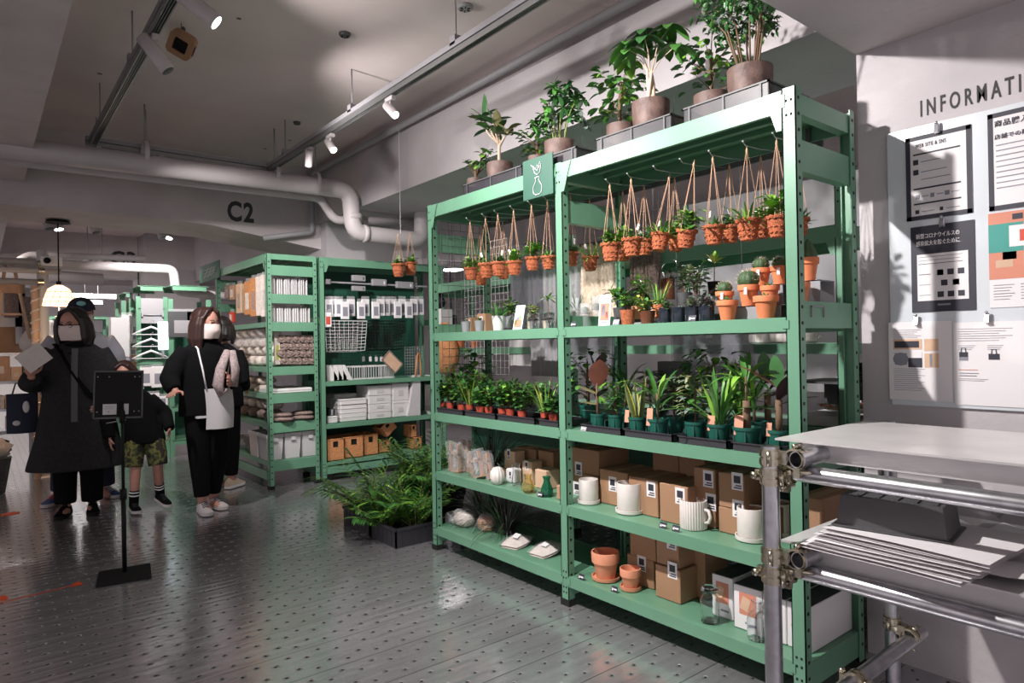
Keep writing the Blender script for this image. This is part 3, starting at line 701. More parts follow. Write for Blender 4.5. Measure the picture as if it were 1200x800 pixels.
SM = [ # label, u, depth, z lift, r, h, pot mat, kind, growth
 ('orange wicker pot with a green leafy plant, front row of the right bay', 736, .08, 0, .036, .068, 'wick', 'cup', gb(.08, .05, 7, 9, .03, .02, (0, 2))),
 ('brown glass pot with white label and yellow-green leaves, front row', 759, .08, 0, .036, .058, 'bglass', 'cup', gb(.06, .05, 7, 9, .03, .022, (3, 2, 0))),
 ('dark glass pot with upright leaves, first of the dark pots', 780, .09, 0, .027, .066, 'dglass', 'jar', gb(.08, .04, 6, 9, .032, .014, (0, 1))),
 ('dark glass pot with pale green rosette, second of the dark pots', 796, .09, 0, .027, .066, 'dglass', 'jar', lambda s, f: rosette(f, 30, .035, .014, (2, 8), 1.4, .1, .1)),
 ('dark glass pot with white-flecked leaves, third of the dark pots', 812, .09, 0, .027, .066, 'dglass', 'jar', gb(.07, .045, 7, 10, .024, .016, (8, 4))),
 ('dark glass pot with purple leaves, fourth of the dark pots', 829, .10, 0, .029, .068, 'dglass', 'jar', gb(.08, .05, 7, 11, .026, .017, (5, 8))),
 ('small pot of bright orange moss ball plant behind the wicker pot', 748, .18, .03, .03, .06, 'terral', 'cup', gb(.05, .04, 8, 8, .02, .014, (3, 2))),
 ('small orange pot with an upright green spray behind the brown glass pot', 772, .19, .03, .03, .06, 'terra', 'cup', gl(16, .12, .007, (0, 2), .5, .5)),
 ('bushy green plant in a dark pot behind the wicker pot', 727, .22, .02, .035, .07, 'dgrey', 'cup', gb(.13, .08, 9, 12, .035, .02, (0, 1, 2))),
 ('leafy plant in a brown pot in front of the black round mirror', 752, .28, .05, .035, .07, 'dgrey', 'cup', gb(.16, .07, 8, 12, .032, .018, (0, 2))),
 ('reddish glossy pot with thin dark stems at the rear of the right bay', 783, .34, .12, .035, .10, 'bglass', 'jar', gb(.10, .06, 6, 8, .03, .012, (1, 0))),
 ('tall variegated white-green plant behind the dark glass pots', 817, .22, .04, .035, .08, 'dgrey', 'cup', gb(.17, .07, 9, 14, .034, .022, (4, 8, 0))),
 ('grey-green leafy plant behind the purple one', 803, .27, .06, .035, .08, 'dgrey', 'cup', gb(.17, .06, 8, 12, .03, .02, (8, 0, 1))),
 ('thin upright seedling in a black pot with yellow-green top leaves', 838, .30, .12, .03, .06, 'black', 'cup', lambda s, f: (s.tube([(0, 0, -.01), (.003, 0, .09)], .0022, 5), f.__setattr__('X', Matrix.Translation((0, 0, .14))), rosette(f, 9, .06, .022, (2, 3), 1.3, .3, .3), None)[-1]),
]
for (lb, u, dx, dz, r, h, pm, kd, g) in SM:
    potted('potted_plant', lb, 'potted plant', at(u, X0+dx, Z2+dz), r, h, pm, kd, g)
# grey riser steps on which the rear pots stand
def riser(label, uL, uR, x0, x1, h, z=Z2, mt_='gpot'):
    a = hit(uL, 380, X=x0).y; b = hit(uR, 380, X=x0).y
    t = thing('display_riser', label, 'riser', (x0, (a+b)/2, z)); q = (a-b)/2
    m = M(); m.box(0, x1-x0, -q, q, h-.004, h); m.box(0, .004, -q, q, 0, h); m.box(x1-x0-.004, x1-x0, -q, q, 0, h); m.build('board', mt_, t)
    return t
riser('grey step riser under the rear pots in the right bay', 722, 792, X0+.235, X0+.33, .02)
riser('grey step riser under the taller rear pots', 795, 826, X0+.185, X0+.32, .04) 
# terracotta cacti (right end of the middle shelf)
TC = [('terracotta pot with small succulent, front row left', 853, .07, 0, .041, .078, 's'), ('terracotta pot with small succulent, front row right', 898, .07, 0, .045, .085, 's'),
 ('terracotta pot with pinkish spiny cactus on the grey step', 850, .16, .055, .037, .066, 'c'), ('leaning terracotta pot with large round cactus in the middle of the steps', 878, .17, .055, .041, .085, 'C'),
 ('terracotta pot with small green succulent right of the round cactus', 903, .17, .06, .036, .07, 's'), ('terracotta pot with dome cactus, top step left', 893, .29, .14, .040, .075, 'c'),
 ('terracotta pot with cactus, top step partly behind the front post', 915, .29, .14, .036, .075, 'c'), ('terracotta pot with dark upright cactus right of the front post', 948, .25, .14, .040, .09, 'D'),
 ('terracotta pot with sprig right of the front post, lower step', 938, .14, .04, .036, .09, 's')]
for (lb, u, dx, dz, r, h, k) in TC:
    if k == 's': g = lambda s, f: rosette(f, 18, .032, .012, (0, 2, 8), 1.3, .1, .2)
    elif k == 'c': g = cact_small(r*.8)
    elif k == 'C': g = cact_small(r*1.0)
    else: g = (lambda rr: (lambda s, f: (f.mt(9), f.lathe([(rr*.8*sin(pi*min(1, .35+i*.08)) if i < 8 else 1e-5, i*rr*.28) for i in range(9)], n=36, rib=9, ribd=.1), None)[-1]))(r)
    def lb2(t, sz, k=k, r=r):
        if k in 'cC': m = M(); m.ob((-r*1.08, -.012, sz*.85), .0015, .011, .028, (0, .2, .3)); m.build('plant_tag', 'paper', t)
    potted('potted_cactus' if k in 'cCD' else 'potted_succulent', lb, 'potted plant', at(u, X0+dx, Z2+dz), r, h, 'terra', 'terra', g, None, U(0, .1), lb2)
riser('low grey step riser under the cactus row', 846, 915, X0+.115, X0+.225, .055, mt_='gpot')
riser('tall grey step riser under the top cacti', 874, 918, X0+.24, X0+.34, .14)
riser('grey step riser right of the front post under the dark cactus', 934, 962, X0+.20, X0+.31, .14)
riser('low grey riser right of the front post under the sprig pot', 930, 952, X0+.09, X0+.185, .04)
# ------------------------------------------------------------------ shelf 3 (z = Z3)
def tray(label, uL, uR, x0=X0+.02, dep=.20, h=.032):
    a = hit(uL, 500, X=x0).y; b = hit(uR, 500, X=x0).y; q = (a-b)/2
    t = thing('plant_tray', label, 'tray', (x0, (a+b)/2, Z3)); m = M()
    m.box(.006, dep-.006, -q+.006, q-.006, .001, .004)
    for (xa, xb, ya, yb) in ((0, .006, -q, q), (dep-.006, dep, -q, q), (0, dep, -q, -q+.006), (0, dep, q-.006, q)): m.box(xa, xb, ya, yb, .001, h)
    m.build('walls', 'tray', t)
    m = M(); 
    for (xa, xb, ya, yb) in ((-.006, .002, -q-.006, q+.006), (dep-.002, dep+.006, -q-.006, q+.006), (-.006, dep+.006, -q-.006, -q+.002), (-.006, dep+.006, q-.002, q+.006)): m.box(xa, xb, ya, yb, h-.004, h)
    m.build('rim', 'tray', t); return t
for uL, uR, lb in ((512, 543, 'black plant tray, leftmost in the left bay'), (545, 581, 'black plant tray, second from the left'), (583, 627, 'black plant tray, third from the left'), (631, 655, 'black plant tray left of the middle post'),
                   (681, 728, 'black plant tray right of the middle post'), (731, 788, 'black plant tray under the snake plant'), (794, 852, 'black plant tray in the middle of the right bay'), (857, 915, 'black plant tray at the right end by the scaffold table')):
    tray(lb, uL, uR)
def at3(u, x, z=Z3+.006): p = hit(u, 495, X=x); return (x, p.y, z)
REDS = [518, 528, 541, 551, 563, 573, 589, 598, 612, 639, 649]
G3 = [gb(.15, .08, 10, 20, .038, .022, (1, 0)), gb(.17, .08, 10, 20, .038, .022, (0, 1, 2)), gb(.15, .08, 10, 20, .034, .018, (1, 0, 0)),
      gl(22, .18, .010, (3, 0, 2), .5, .7), gb(.10, .06, 8, 12, .045, .03, (0, 1)), gb(.12, .08, 10, 18, .034, .018, (0, 2, 1))]
SMR = ['dark leafy plant', 'mid green bushy plant', 'dark fine-leaved plant', 'thin upright yellow-edged leaves', 'broad green leaves', 'low bright bushy plant']
for i, u in enumerate(REDS):
    potted('potted_plant', 'red-brown pot with %s on trays, %s from the left in front' % (SMR[i % 6], ORD[i]), 'potted plant', at3(u, X0+.07+.02*(i % 2)), .026, .052, 'redpot', 'cup', G3[i % 6], 'small red pots in the left bay', U(0, 6))
for i, u in enumerate((532, 547, 560, 576, 592, 606, 622, 640)):
    potted('potted_plant', 'clear pot with %s, %s from the left in the rear tray row' % (('bushy foliage', 'dark foliage')[i % 2], ORD[i]), 'potted plant', at3(u, X0+.17), .03, .07, 'filmd', 'cup', gb(.21 if i < 3 else .15, .09, 10, 20, .036, .02, (0, 1, 2) if i % 2 == 0 else (1, 1, 0)), 'back row of plants in the left bay', U(0, 6))
def g_broad(s, f): rosette(f, 22, .15, .02, (1, 1, 5), 1.1, .1, .4, nn=6); f.mt(3); [f.leaf((0, 0, .02), (cos(a)*.5, sin(a)*.5, 1), .15, .009, .1, 5) for a in (.3, 1.9, 3.6, 5.)]
potted('potted_plant', 'dark pot with spiky purple-green bromeliad and yellow centre leaves', 'potted plant', at3(569, X0+.28, Z3), .045, .10, 'black', 'nurs', g_broad)
def g_tall(s, f): s.tube([(0, 0, 0), (0, 0, .16)], .004, 6); g_leafy(s, f, .30, .10, .07, 60)
potted('potted_plant', 'tall bright green plant at the rear left against the wire grid', 'potted plant', at3(556, X0+.33, Z3), .045, .10, 'black', 'nurs', g_tall)
# right bay
def g_rubber(s, f):
    s.tube([(0, 0, -.01), (0, .004, .08), (-.005, 0, .18)], [.008, .007, .004], 6)
    for (dy, dz, z, L, W, m_) in ((.2, .9, .18, .13, .075, 5), (-.25, .8, .14, .14, .10, 7), (-.5, .9, .2, .12, .06, 5), (.95, .35, .10, .13, .045, 6), (.6, .1, .05, .10, .07, 6), (1., .05, .02, .10, .035, 8), (-.9, .6, .09, .09, .05, 5)):
        f.mt(m_); f.leaf((0, 0, z), (-.15, dy, dz), L, W, .1, 7, fold=.08)
def g_sans(s, f):
    for k in range(7):
        a = k*.9; tl = U(.05, .3); L = U(.15, .24)
        for mm, w_ in ((3, .034), (8, .022)):
            f.mt(mm); dd = V((cos(a)*tl, sin(a)*tl, 1)); f.leaf(V((cos(a)*.014, sin(a)*.014, 0))+V((-.0015 if mm == 8 else 0, 0, 0)), dd, L, w_, .0, 7, tip=.55, twist=a*.3)
def g_arch(s, f): s.tube([(0, 0, 0), (0, 0, .12)], .006, 6); strap(f, 12, .19, .022, (0, 1, 2), 1.1, 1.6, .10); strap(f, 8, .12, .018, (1, 0), 1., 1.2, .05)
def g_var(s, f): s.tube([(0, 0, 0), (.003, 0, .15)], .005, 6); [f.leaf((0, 0, z), (cos(a)*.8, sin(a)*.8, U(.1, .8)), .085, .024, 1., 5) for z in (.04, .07, .10, .13, .15, .17, .18) for a in [U(0, 6.3) for _ in range(8)] if not f.mt(rnd.choice((4, 4, 8, 6))) is None]
def g_cane(s, f): strap(f, 16, .27, .020, (0, 0, 2), .75, 1.3, .0, .012); strap(f, 8, .24, .016, (0, 2), .3, .5)
def g_yucca(s, f): s.tube([(0, 0, -.01), (0, 0, .11)], [.016, .014], 8); s.tube([(0, 0, .1), (0, 0, .2)], .005, 6); f.X = f.X @ Matrix.Translation((0, 0, .13)); strap(f, 18, .16, .026, (0, 0, 1, 2), 1.2, 1.3, .05)
def g_bigdark(s, f): s.tube([(0, 0, -.01), (0, 0, .12)], .013, 8); [ (f.mt(m_), f.leaf((0, 0, z), d, L, W, .3, 7, fold=.1)) for (m_, z, d, L, W) in ((7, .16, (-.3, .8, .7), .17, .07), (5, .12, (-.2, -.6, .8), .17, .09), (1, .08, (-.3, .9, .2), .14, .06), (5, .1, (.2, -.9, .4), .15, .09), (1, .16, (0, .1, 1), .13, .06))]
def ptag(w_, h_, dy):
    def e(t, sz): m = M(); m.ob((-.035, dy, sz+h_*.25), .0015, w_, h_, (0, .12, .1)); m.build('plant_tag', 'pink2', t)
    return e
MT['pink2'] = mat('salmon_tag_card', (.62, .30, .20), .7)
R3 = [('dark green pot with rubber plant, large round purple leaves, by the middle post', 701, .10, .037, .072, g_rubber, None),
 ('dark green pot with fine spiky palm seedling next to the rubber plant', 722, .12, .037, .072, lambda s, f: (bushy(s, f, .17, .05, 8, 22, .055, .008, (0, 1, 0), droop=.5), None)[-1], None),
 ('dark green pot with yellow-edged snake plant', 747, .09, .043, .076, g_sans, ptag(.022, .055, .03)),
 ('dark green pot with arching dracaena leaves and salmon tag', 771, .08, .046, .078, g_arch, ptag(.03, .075, .016)),
 ('dark green pot with pale speckled leaves behind the arching dracaena', 790, .20, .044, .078, g_var, None),
 ('dark green pot with pale variegated leaves in the middle of the right bay', 815, .10, .045, .078, g_var, None),
 ('dark green pot with tall strap leaves and salmon tag', 842, .085, .047, .08, g_cane, ptag(.03, .06, .010)),
 ('dark green pot with thick-stemmed plant and big salmon tag', 875, .075, .052, .08, g_yucca, ptag(.036, .075, .012)),
 ('dark green pot with brown-backed magnolia-like leaves beside the front post', 913, .09, .045, .078, g_bigdark, ptag(.02, .05, .02))]
for (lb, u, dx, r, h, g, ex) in R3:
    potted('potted_plant', lb, 'potted plant', at3(u, X0+dx), r, h, 'grpot', 'nurs', g, None, 0, ex)
for i, (u, x, g) in enumerate(((690, .30, g_leafy), (733, .32, g_arch), (762, .33, g_var), (806, .32, g_arch), (838, .33, g_leafy), (868, .32, g_cane), (900, .30, g_bigdark), (884, .22, g_arch))):
    potted('potted_plant', 'green-potted foliage plant in the shaded rear row of the right bay, %s from the left' % ORD[i], 'potted plant', at3(u, X0+x), .05, .085, 'grpot', 'nurs', g, 'rear row of plants in the right bay', U(0, 1))
# ------------------------------------------------------------------ floor plants at the left end of the rack
def floor_planter(label, x0, x1, y0, y1, h, mtl='tray'):
    t = thing('planter_box', label, 'planter box', ((x0+x1)/2, (y0+y1)/2, 0)); a = (x1-x0)/2; b = (y1-y0)/2; m = M()
    m.box(-a+.01, a-.01, -b+.01, b-.01, .002, .01); m.box(-a, -a+.01, -b, b, 0, h); m.box(a-.01, a, -b, b, 0, h); m.box(-a, a, -b, -b+.01, 0, h); m.box(-a, a, b-.01, b, 0, h)
    m.build('walls', mtl, t)
    m = M()
    for (xa, xb, ya, yb) in ((-a-.008, -a+.004, -b-.008, b+.008), (a-.004, a+.008, -b-.008, b+.008), (-a, a, -b-.008, -b+.004), (-a, a, b-.004, b+.008)): m.box(xa, xb, ya, yb, h-.018, h)
    k = -b+.05
    while k < b-.02: m.box(-a-.004, -a, k, k+.008, .01, h-.02); k += .06
    k = -a+.05
    while k < a-.02: m.box(k, k+.008, -b-.004, -b, .01, h-.02); k += .06
    m.build('rim_and_ribs', mtl, t)
    m = M(); m.box(-a+.012, a-.012, -b+.012, b-.012, h*.5, h*.6); m.build('soil', 'soil', t); return t
floor_planter('black plastic planter box in front, holding leafy plants by the left end of the rack', 2.03, 2.37, 3.72, 4.05, .125)
floor_planter('black planter box on the floor behind the front one', 2.04, 2.36, 4.10, 4.50, .13)
MT['shine'] = mat('silver_plastic_bag', (.5, .5, .54), .25, .4, bump=.5, bscale=30)
t = thing('silver_packet', 'upright silvery packet on the floor between planter and rack post', 'packet', (2.42, 3.66, 0)); m = M(); m.bbox(-.04, .04, -.035, .035, 0, .17, .008); m.build('bag_body', 'shine', t); m = M(); m.box(-.042, .042, -.008, .008, .17, .18); m.build('seal', 'white', t)
def g_palm(s, f, n=11, L=.34, hh=.42):
    for k in range(n):
        a = k*2.4+U(-.3, .3); e = U(.75, 1.35); ln = hh*U(.65, 1.1); d = V((cos(a)*cos(e), sin(a)*cos(e), sin(e))); p = V((cos(a)*.03, sin(a)*.03, 0)); pts = []
        for i in range(8): pts.append(p.copy()); d = (d+V((0, 0, -.10))).normalized(); p = p+d*ln/7
        s.tube(pts, [.004]*3+[.003]*3+[.0015]*2, 5)
        for i in range(2, 8):
            dd = (pts[i]-pts[i-1]).normalized(); _, sa, sb = frame(dd)
            for sg in (-1, 1):
                for q in (0, .5): f.mt(rnd.choice((0, 0, 2, 1))); f.leaf(pts[i-1].lerp(pts[i], q), sa*sg+dd*.8+V((0, 0, .1)), L*.42*U(.7, 1.05), .017, .6, 5)
    return 'stemg'
def clump(label, x, y, n, L, hh, z=.075):
    t = thing('leafy_plant', label, 'plant', (x, y, z)); s = M(); f = M(); g_palm(s, f, n, L, hh); s.build('stem', 'stemg', t); f.build('foliage', LEAVES, t)
clump('arching parlour palm at the left of the front planter', 2.10, 3.97, 10, .30, .32)
clump('leafy palm at the front right of the front planter', 2.25, 3.84, 11, .26, .30)
clump('leafy palm at the rear right of the front planter', 2.28, 3.98, 11, .32, .40)
clump('arching palm at the left of the rear planter', 2.12, 4.22, 11, .34, .42)
clump('tall palm at the right of the rear planter', 2.27, 4.30, 12, .36, .50)
clump('tall palm at the very back of the rear planter', 2.22, 4.44, 11, .36, .50)
potted('floor_plant', 'large black pot with bushy plant on the floor beyond the planters, close to the rack', 'potted plant', (2.62, 4.02, 0), .13, .24, 'black', 'nurs', lambda s, f: g_palm(s, f, 16, .34, .42))
potted('floor_plant', 'black pot with pale bushy plant furthest behind the floor planters', 'potted plant', (2.62, 4.42, 0), .13, .24, 'black', 'nurs', lambda s, f: g_palm(s, f, 16, .36, .46))
# ================================================================== GOODS ON THE PLANT RACK
def boxpx(name, label, uL, uR, v0, v1, Xf, dep, mats='card', cat='box', z0=None, tagpos=None, group=None, h=None, flaps=True, tagsz=(.05, .07)):
    "a carton whose front faces the aisle (-X)"
    zb = z0 if z0 is not None else hit(uL, v1, X=Xf).z
    zt = zb+h if h else hit((uL+uR)/2, v0, X=Xf).z
    vm = (v0+v1)/2; a = hit(uL, vm, X=Xf).y; b = hit(uR, vm, X=Xf).y; q = (a-b)/2
    t = thing(name, label, cat, (Xf, (a+b)/2, zb), 0, group); H = zt-zb
    m = M(); m.bbox(0, dep, -q, q, 0, H, .003); m.build('carton', mats, t)
    if flaps: m = M(); m.box(-.0006, dep, -.0008, .0008, H, H+.0012); m.box(0, dep, -.02, .02, H, H+.0008); m.build('top_seam', 'wood' if mats == 'card' else 'dgrey', t)
    if tagpos:
        tu, tv = tagpos; y = hit(tu, tv, X=Xf).y-(a+b)/2; z = hit(tu, tv, X=Xf).z-zb; w_, h_ = tagsz
        m = M(); m.box(-.0012, 0, y-w_/2, y+w_/2, z-h_/2, z+h_/2); m.mt(1)
        m.box(-.002, -.0012, y-w_*.3, y+w_*.3, z-h_*.1, z+h_*.32); m.box(-.002, -.0012, y-w_*.38, y+w_*.3, z-h_*.4, z-h_*.33); m.box(-.002, -.0012, y-w_*.38, y+w_*.15, z-h_*.27, z-h_*.2)
        m.build('label', ['paper', 'print'], t)
    return t
G4 = 'cartons on the fourth shelf'; G5 = 'cartons on the bottom shelf'
boxpx('cardboard_box', 'brown carton with label, upper of the pair right of the middle post', 667, 702, 536, 565, X0+.20, .2, z0=Z4+.115, h=.125, tagpos=(678, 549))
boxpx('cardboard_box', 'brown carton with label, lower of the pair right of the middle post', 667, 702, 565, 590, X0+.20, .2, z0=Z4, h=.113, tagpos=(676, 572))
boxpx('cardboard_box', 'brown carton between the first two white pots, with label high on its side', 703, 736, 557, 595, X0+.16, .22, z0=Z4, h=.165, tagpos=(718, 567))
boxpx('cardboard_box', 'brown carton behind the second white pot, label at its right edge', 737, 771, 565, 605, X0+.13, .22, z0=Z4, h=.165, tagpos=(763, 573))
boxpx('cardboard_box', 'brown carton left of the ribbed mug, white label at its right edge', 773, 806, 572, 612, X0+.11, .22, z0=Z4, h=.165, tagpos=(797, 581))
boxpx('cardboard_box', 'shaded brown carton at the rear, topmost of the back row left', 690, 725, 515, 560, X0+.36, .08, z0=Z4, h=.26)
boxpx('cardboard_box', 'wide shaded brown carton at the rear above the front cartons', 765, 795, 530, 575, X0+.34, .1, z0=Z4, h=.27)
boxpx('cardboard_box', 'wide shaded brown carton at the rear, right of its neighbour', 796, 826, 530, 575, X0+.34, .1, z0=Z4, h=.27)
boxpx('cardboard_box', 'brown carton with label, upper left of the four stacked beside the mug', 813, 838, 549, 584, X0+.17, .2, z0=Z4+.105, h=.14, tagpos=(830, 561))
boxpx('cardboard_box', 'brown carton with label, lower left of the four stacked beside the mug', 813, 838, 585, 615, X0+.17, .2, z0=Z4, h=.103, tagpos=(833, 588))
boxpx('cardboard_box', 'brown carton with label, upper right of the four stacked beside the mug', 842, 872, 553, 587, X0+.15, .2, z0=Z4+.105, h=.14, tagpos=(864, 564))
boxpx('cardboard_box', 'brown carton with label, lower right of the four stacked beside the mug', 842, 872, 587, 618, X0+.15, .2, z0=Z4, h=.103, tagpos=(865, 596))
boxpx('cardboard_box', 'brown carton low behind the steel pole', 876, 905, 588, 618, X0+.18, .2, z0=Z4, h=.12)
boxpx('cardboard_box', 'large dark brown carton on the shelf right of the front post', 932, 964, 560, 620, X0+.12, .28, z0=Z4, h=.21)
boxpx('cardboard_box', 'brown carton upper left in the dark of the bottom shelf', 738, 768, 616, 646, X0+.17, .2, z0=Z5+.13, h=.145)
boxpx('cardboard_box', 'brown carton lower left in the dark of the bottom shelf, with label', 735, 766, 648, 688, X0+.17, .2, z0=Z5, h=.13, tagpos=(752, 660))
boxpx('cardboard_box', 'brown carton upper right of the bottom shelf stack', 769, 795, 625, 660, X0+.13, .22, z0=Z5+.145, h=.14, tagpos=(787, 634))
boxpx('cardboard_box', 'brown carton lower right of the bottom shelf stack, lit along its base, with label', 768, 797, 658, 697, X0+.12, .22, z0=Z5, h=.143, tagpos=(788, 668))
boxpx('cardboard_box', 'dark brown carton at the rear right of the bottom shelf stack', 800, 826, 650, 690, X0+.24, .17, z0=Z5, h=.22)
def pbox(label, uL, uR, Xf, h, dep):
    t = boxpx('product_box', label, uL, uR, 680, 740, Xf, dep, 'paper', z0=Z5, h=h, flaps=False, group=None)
    a = hit(uL, 710, X=Xf).y; b = hit(uR, 710, X=Xf).y; w_ = a-b
    m = M(); m.box(0, dep, -w_/2+.003, w_/2-.003, h, h+.002); m.build('grey_lid', 'dgrey', t)
    m = M(); m.box(-.001, 0, -w_*.3, w_*.3, h*.35, h*.85); m.mt(1); m.ob((-.0015, .01, h*.6), .001, w_*.3, h*.3, (.3, 0, 0)); m.mt(2); m.box(-.001, 0, -w_*.3, w_*.1, h*.15, h*.2); m.build('printed_picture', ['pink', 'woodl', 'printg'], t)
pbox('white product box with orange picture, leftmost of the boxes on the bottom shelf', 835, 859, X0+.14, .168, .28)
pbox('white product box with pale orange picture, second of the boxes on the bottom shelf', 860, 893, X0+.10, .170, .32)
pbox('white product box behind the steel pole and the clear bottle', 894, 921, X0+.10, .165, .32)
pbox('white product box beside the front post, its side face visible at the rack end', 922, 950, X0+.10, .165, .32)
# white pots, mug, terracotta
def cpot(label, u, v, r, h, z=Z4, rib=0, saucer=True, handle=False, mt_='whitec', terra=False, name='ceramic_pot'):
    p = hit(u, v, Z=z); t = thing(name, label, 'pot' if not handle else 'mug', (p.x, p.y, z)); s = .012 if saucer else 0
    m = M()
    if terra: m.lathe([(r*.68, s), (r*.88, s+h*.55), (r*.90, s+h*.57), (r, s+h*.60), (r*1.02, s+h*.97), (r, s+h), (r*.92, s+h), (r*.86, s+h*.6), (r*.6, s+.01), (.0001, s+.01)], n=40, close=True)
    else: m.lathe([(r*.95, s), (r, s+.006), (r, s+h-.003), (r*.985, s+h), (r*.93, s+h), (r*.92, s+h*.5), (r*.9, s+.008), (.0001, s+.008)], n=160 if rib else 40, rib=rib, ribd=.028 if rib else 0, close=True)
    m.build('pot_body', mt_, t)
    if saucer: m = M(); q = 1.14 if not terra else 1.0; m.lathe([(r*q*.92, 0), (r*q, .004), (r*q*1.02, .018), (r*q*.96, .018), (r*q*.93, .008), (.0001, .008)], n=40, close=True); m.build('saucer', mt_, t)
    if handle: m = M(); m.tube([(0, -r*.95, h*.72), (0, -r*1.35, h*.70), (0, -r*1.5, h*.5), (0, -r*1.35, h*.30), (0, -r*.95, h*.25)], .007, 8); m.build('handle', mt_, t)
    return t
cpot('small cylindrical white ceramic pot with saucer, leftmost of the white pots', 690, 589, .047, .105)
cpot('larger cylindrical white ceramic pot with saucer, second of the white pots', 738, 600, .057, .125)
cpot('white ribbed ceramic mug with handle standing on the green shelf', 813, 618, .055, .118, rib=32, saucer=False, handle=True, name='ribbed_mug')
cpot('white ceramic pot with saucer just left of the steel pole', 881, 632, .054, .115)
cpot('white ceramic pot half hidden behind the steel pole', 912, 625, .054, .115)
cpot('large terracotta pot on a saucer, bottom shelf right of the middle post', 710, 678, .066, .12, Z5, terra=True, mt_='terral', name='terracotta_pot')
cpot('small terracotta pot on a saucer beside the large one', 739, 690, .047, .085, Z5, terra=True, mt_='terral', name='terracotta_pot')
def glassjar(label, u, v, z, prof, mt_='glass', name='glass_jar', lid=None):
    p = hit(u, v, Z=z); t = thing(name, label, 'jar', (p.x, p.y, z)); m = M(); m.lathe(prof+[(r-.0025, max(.004, zz)) for r, zz in reversed(prof)]+[(.0001, .004)], n=32, close=True); m.build('glass_body', mt_, t)
    if lid: lid(t)
    return t
def knob_lid(r, z): 
    def f(t): m = M(); m.lathe([(r*.7, z), (r, z+.006), (r*1.05, z+.014), (r*.8, z+.022), (.0001, z+.024)], n=24); m.build('lid', 'glass', t)
    return f
glassjar('clear glass storage jar with glass lid, left of the product boxes', 832, 728, Z5, [(.030, 0), (.037, .006), (.038, .085), (.033, .10), (.024, .112), (.026, .118)], lid=knob_lid(.034, .118))
glassjar('clear glass bottle in front of the white product box', 888, 748, Z5, [(.034, 0), (.038, .008), (.038, .075), (.030, .095), (.016, .108), (.015, .135), (.022, .142)])
glassjar('round amber glass vase with wide neck on the fourth shelf, left bay', 619, 577, Z4, [(.018, 0), (.034, .018), (.036, .035), (.026, .06), (.018, .072), (.022, .095)], 'aglass', 'glass_vase')
glassjar('green glass vase with narrow waist, right of the amber vase', 641, 581, Z4, [(.026, 0), (.034, .012), (.030, .04), (.018, .07), (.016, .085), (.022, .10)], 'gglass', 'glass_vase')
glassjar('tall clear glass vase with flared neck left of the amber vase', 605, 568, Z4, [(.024, 0), (.026, .02), (.020, .06), (.018, .09), (.026, .12)], 'glass', 'glass_vase')
p = hit(583, 567, Z=Z4); t = thing('ceramic_vase', 'white fluted egg-shaped ceramic vase on the fourth shelf of the left bay', 'vase', (p.x, p.y, Z4)); m = M()
m.lathe([(.02, 0), (.034, .015), (.041, .04), (.038, .07), (.024, .092), (.016, .095), (.014, .08), (.0001, .08)], n=72, rib=12, ribd=.045, close=True); m.build('vase_body', 'whitec', t)
boxpx('gift_box', 'small upright white box with dark label behind the fluted vase', 591, 603, 522, 545, X0+.22, .08, 'woodl', z0=Z4+.05, h=.105, tagpos=(596, 532), flaps=False, tagsz=(.03, .06))
boxpx('gift_box', 'small pale box with grey label under the upright white box', 583, 592, 540, 552, X0+.22, .10, 'card', z0=Z4, h=.05, flaps=False)
boxpx('gift_box', 'small white box with dark picture beside the fluted vase', 593, 602, 547, 565, X0+.13, .06, 'paper', z0=Z4, h=.075, tagpos=(598, 556), flaps=False, tagsz=(.025, .05))
boxpx('gift_box', 'upright cream box with orange print behind the amber vase', 612, 623, 535, 570, X0+.18, .08, 'woodl', z0=Z4, h=.125, tagpos=(617, 545), flaps=False, tagsz=(.03, .05))
boxpx('gift_box', 'low light cardboard box behind the green vase', 627, 640, 544, 575, X0+.15, .10, 'woodl', z0=Z4, h=.10, flaps=False)
boxpx('cardboard_box', 'dark brown box at the rear by the middle post, left bay', 631, 648, 524, 550, X0+.30, .12, z0=Z4, h=.17)
boxpx('cardboard_box', 'brown box in the shade behind the glass vases', 604, 628, 525, 555, X0+.33, .1, z0=Z4, h=.16)
boxpx('gift_box', 'narrow brown box against the middle post, left bay', 652, 656, 570, 586, X0+.05, .04, 'wood', z0=Z4, h=.07, flaps=False)
# wooden vase stands in clear bags
def stand(label, u, v, x, w_, h, lean, mt_='wood', tube=True):
    p = hit(u, v, X=x); t = thing('flower_stand', label, 'flower vase stand', (x, p.y, Z4)); t.rotation_euler = (lean, 0, 0)
    m = M(); q = w_/2
    m.box(0, .018, -q, -q+.014, 0, h); m.box(0, .018, q-.014, q, 0, h); m.box(0, .018, -q, q, h*.62, h*.62+.016); m.box(-.006, .024, -q-.006, q+.006, 0, .008)
    m.build('wooden_frame', mt_, t)
    if tube: m = M(); m.lathe([(.014, .02), (.016, .03), (.016, h*.8), (.012, h*.8), (.012, .03), (.0001, .03)], (.009, 0, 0), 14); m.build('glass_tube', 'film', t)
    m = M(); rows = []
    for i in range(6):
        z = h*1.1*i/5; rows.append([(-.012+.012*sin(3*a+i), q*1.15*cos(a)+.006*sin(i*2+a*5), z+.004*sin(7*a)) if a < pi else (.03+.012*sin(3*a+i), q*1.15*cos(a), z) for a in [k*2*pi/12 for k in range(13)]])
    m.sheet(rows); m.build('clear_bag', 'film', t)
stand('wooden vase stand in a clear bag, leftmost on the fourth shelf', 532, 545, X0+.08, .10, .17, 0, 'wood')
stand('pale wooden vase stand next to the leftmost one', 545, 550, X0+.14, .07, .19, .03, 'woodl', False)
stand('wooden vase stand with glass tube, leaning, in the middle of the left bay', 559, 556, X0+.07, .11, .15, -.28, 'wood')
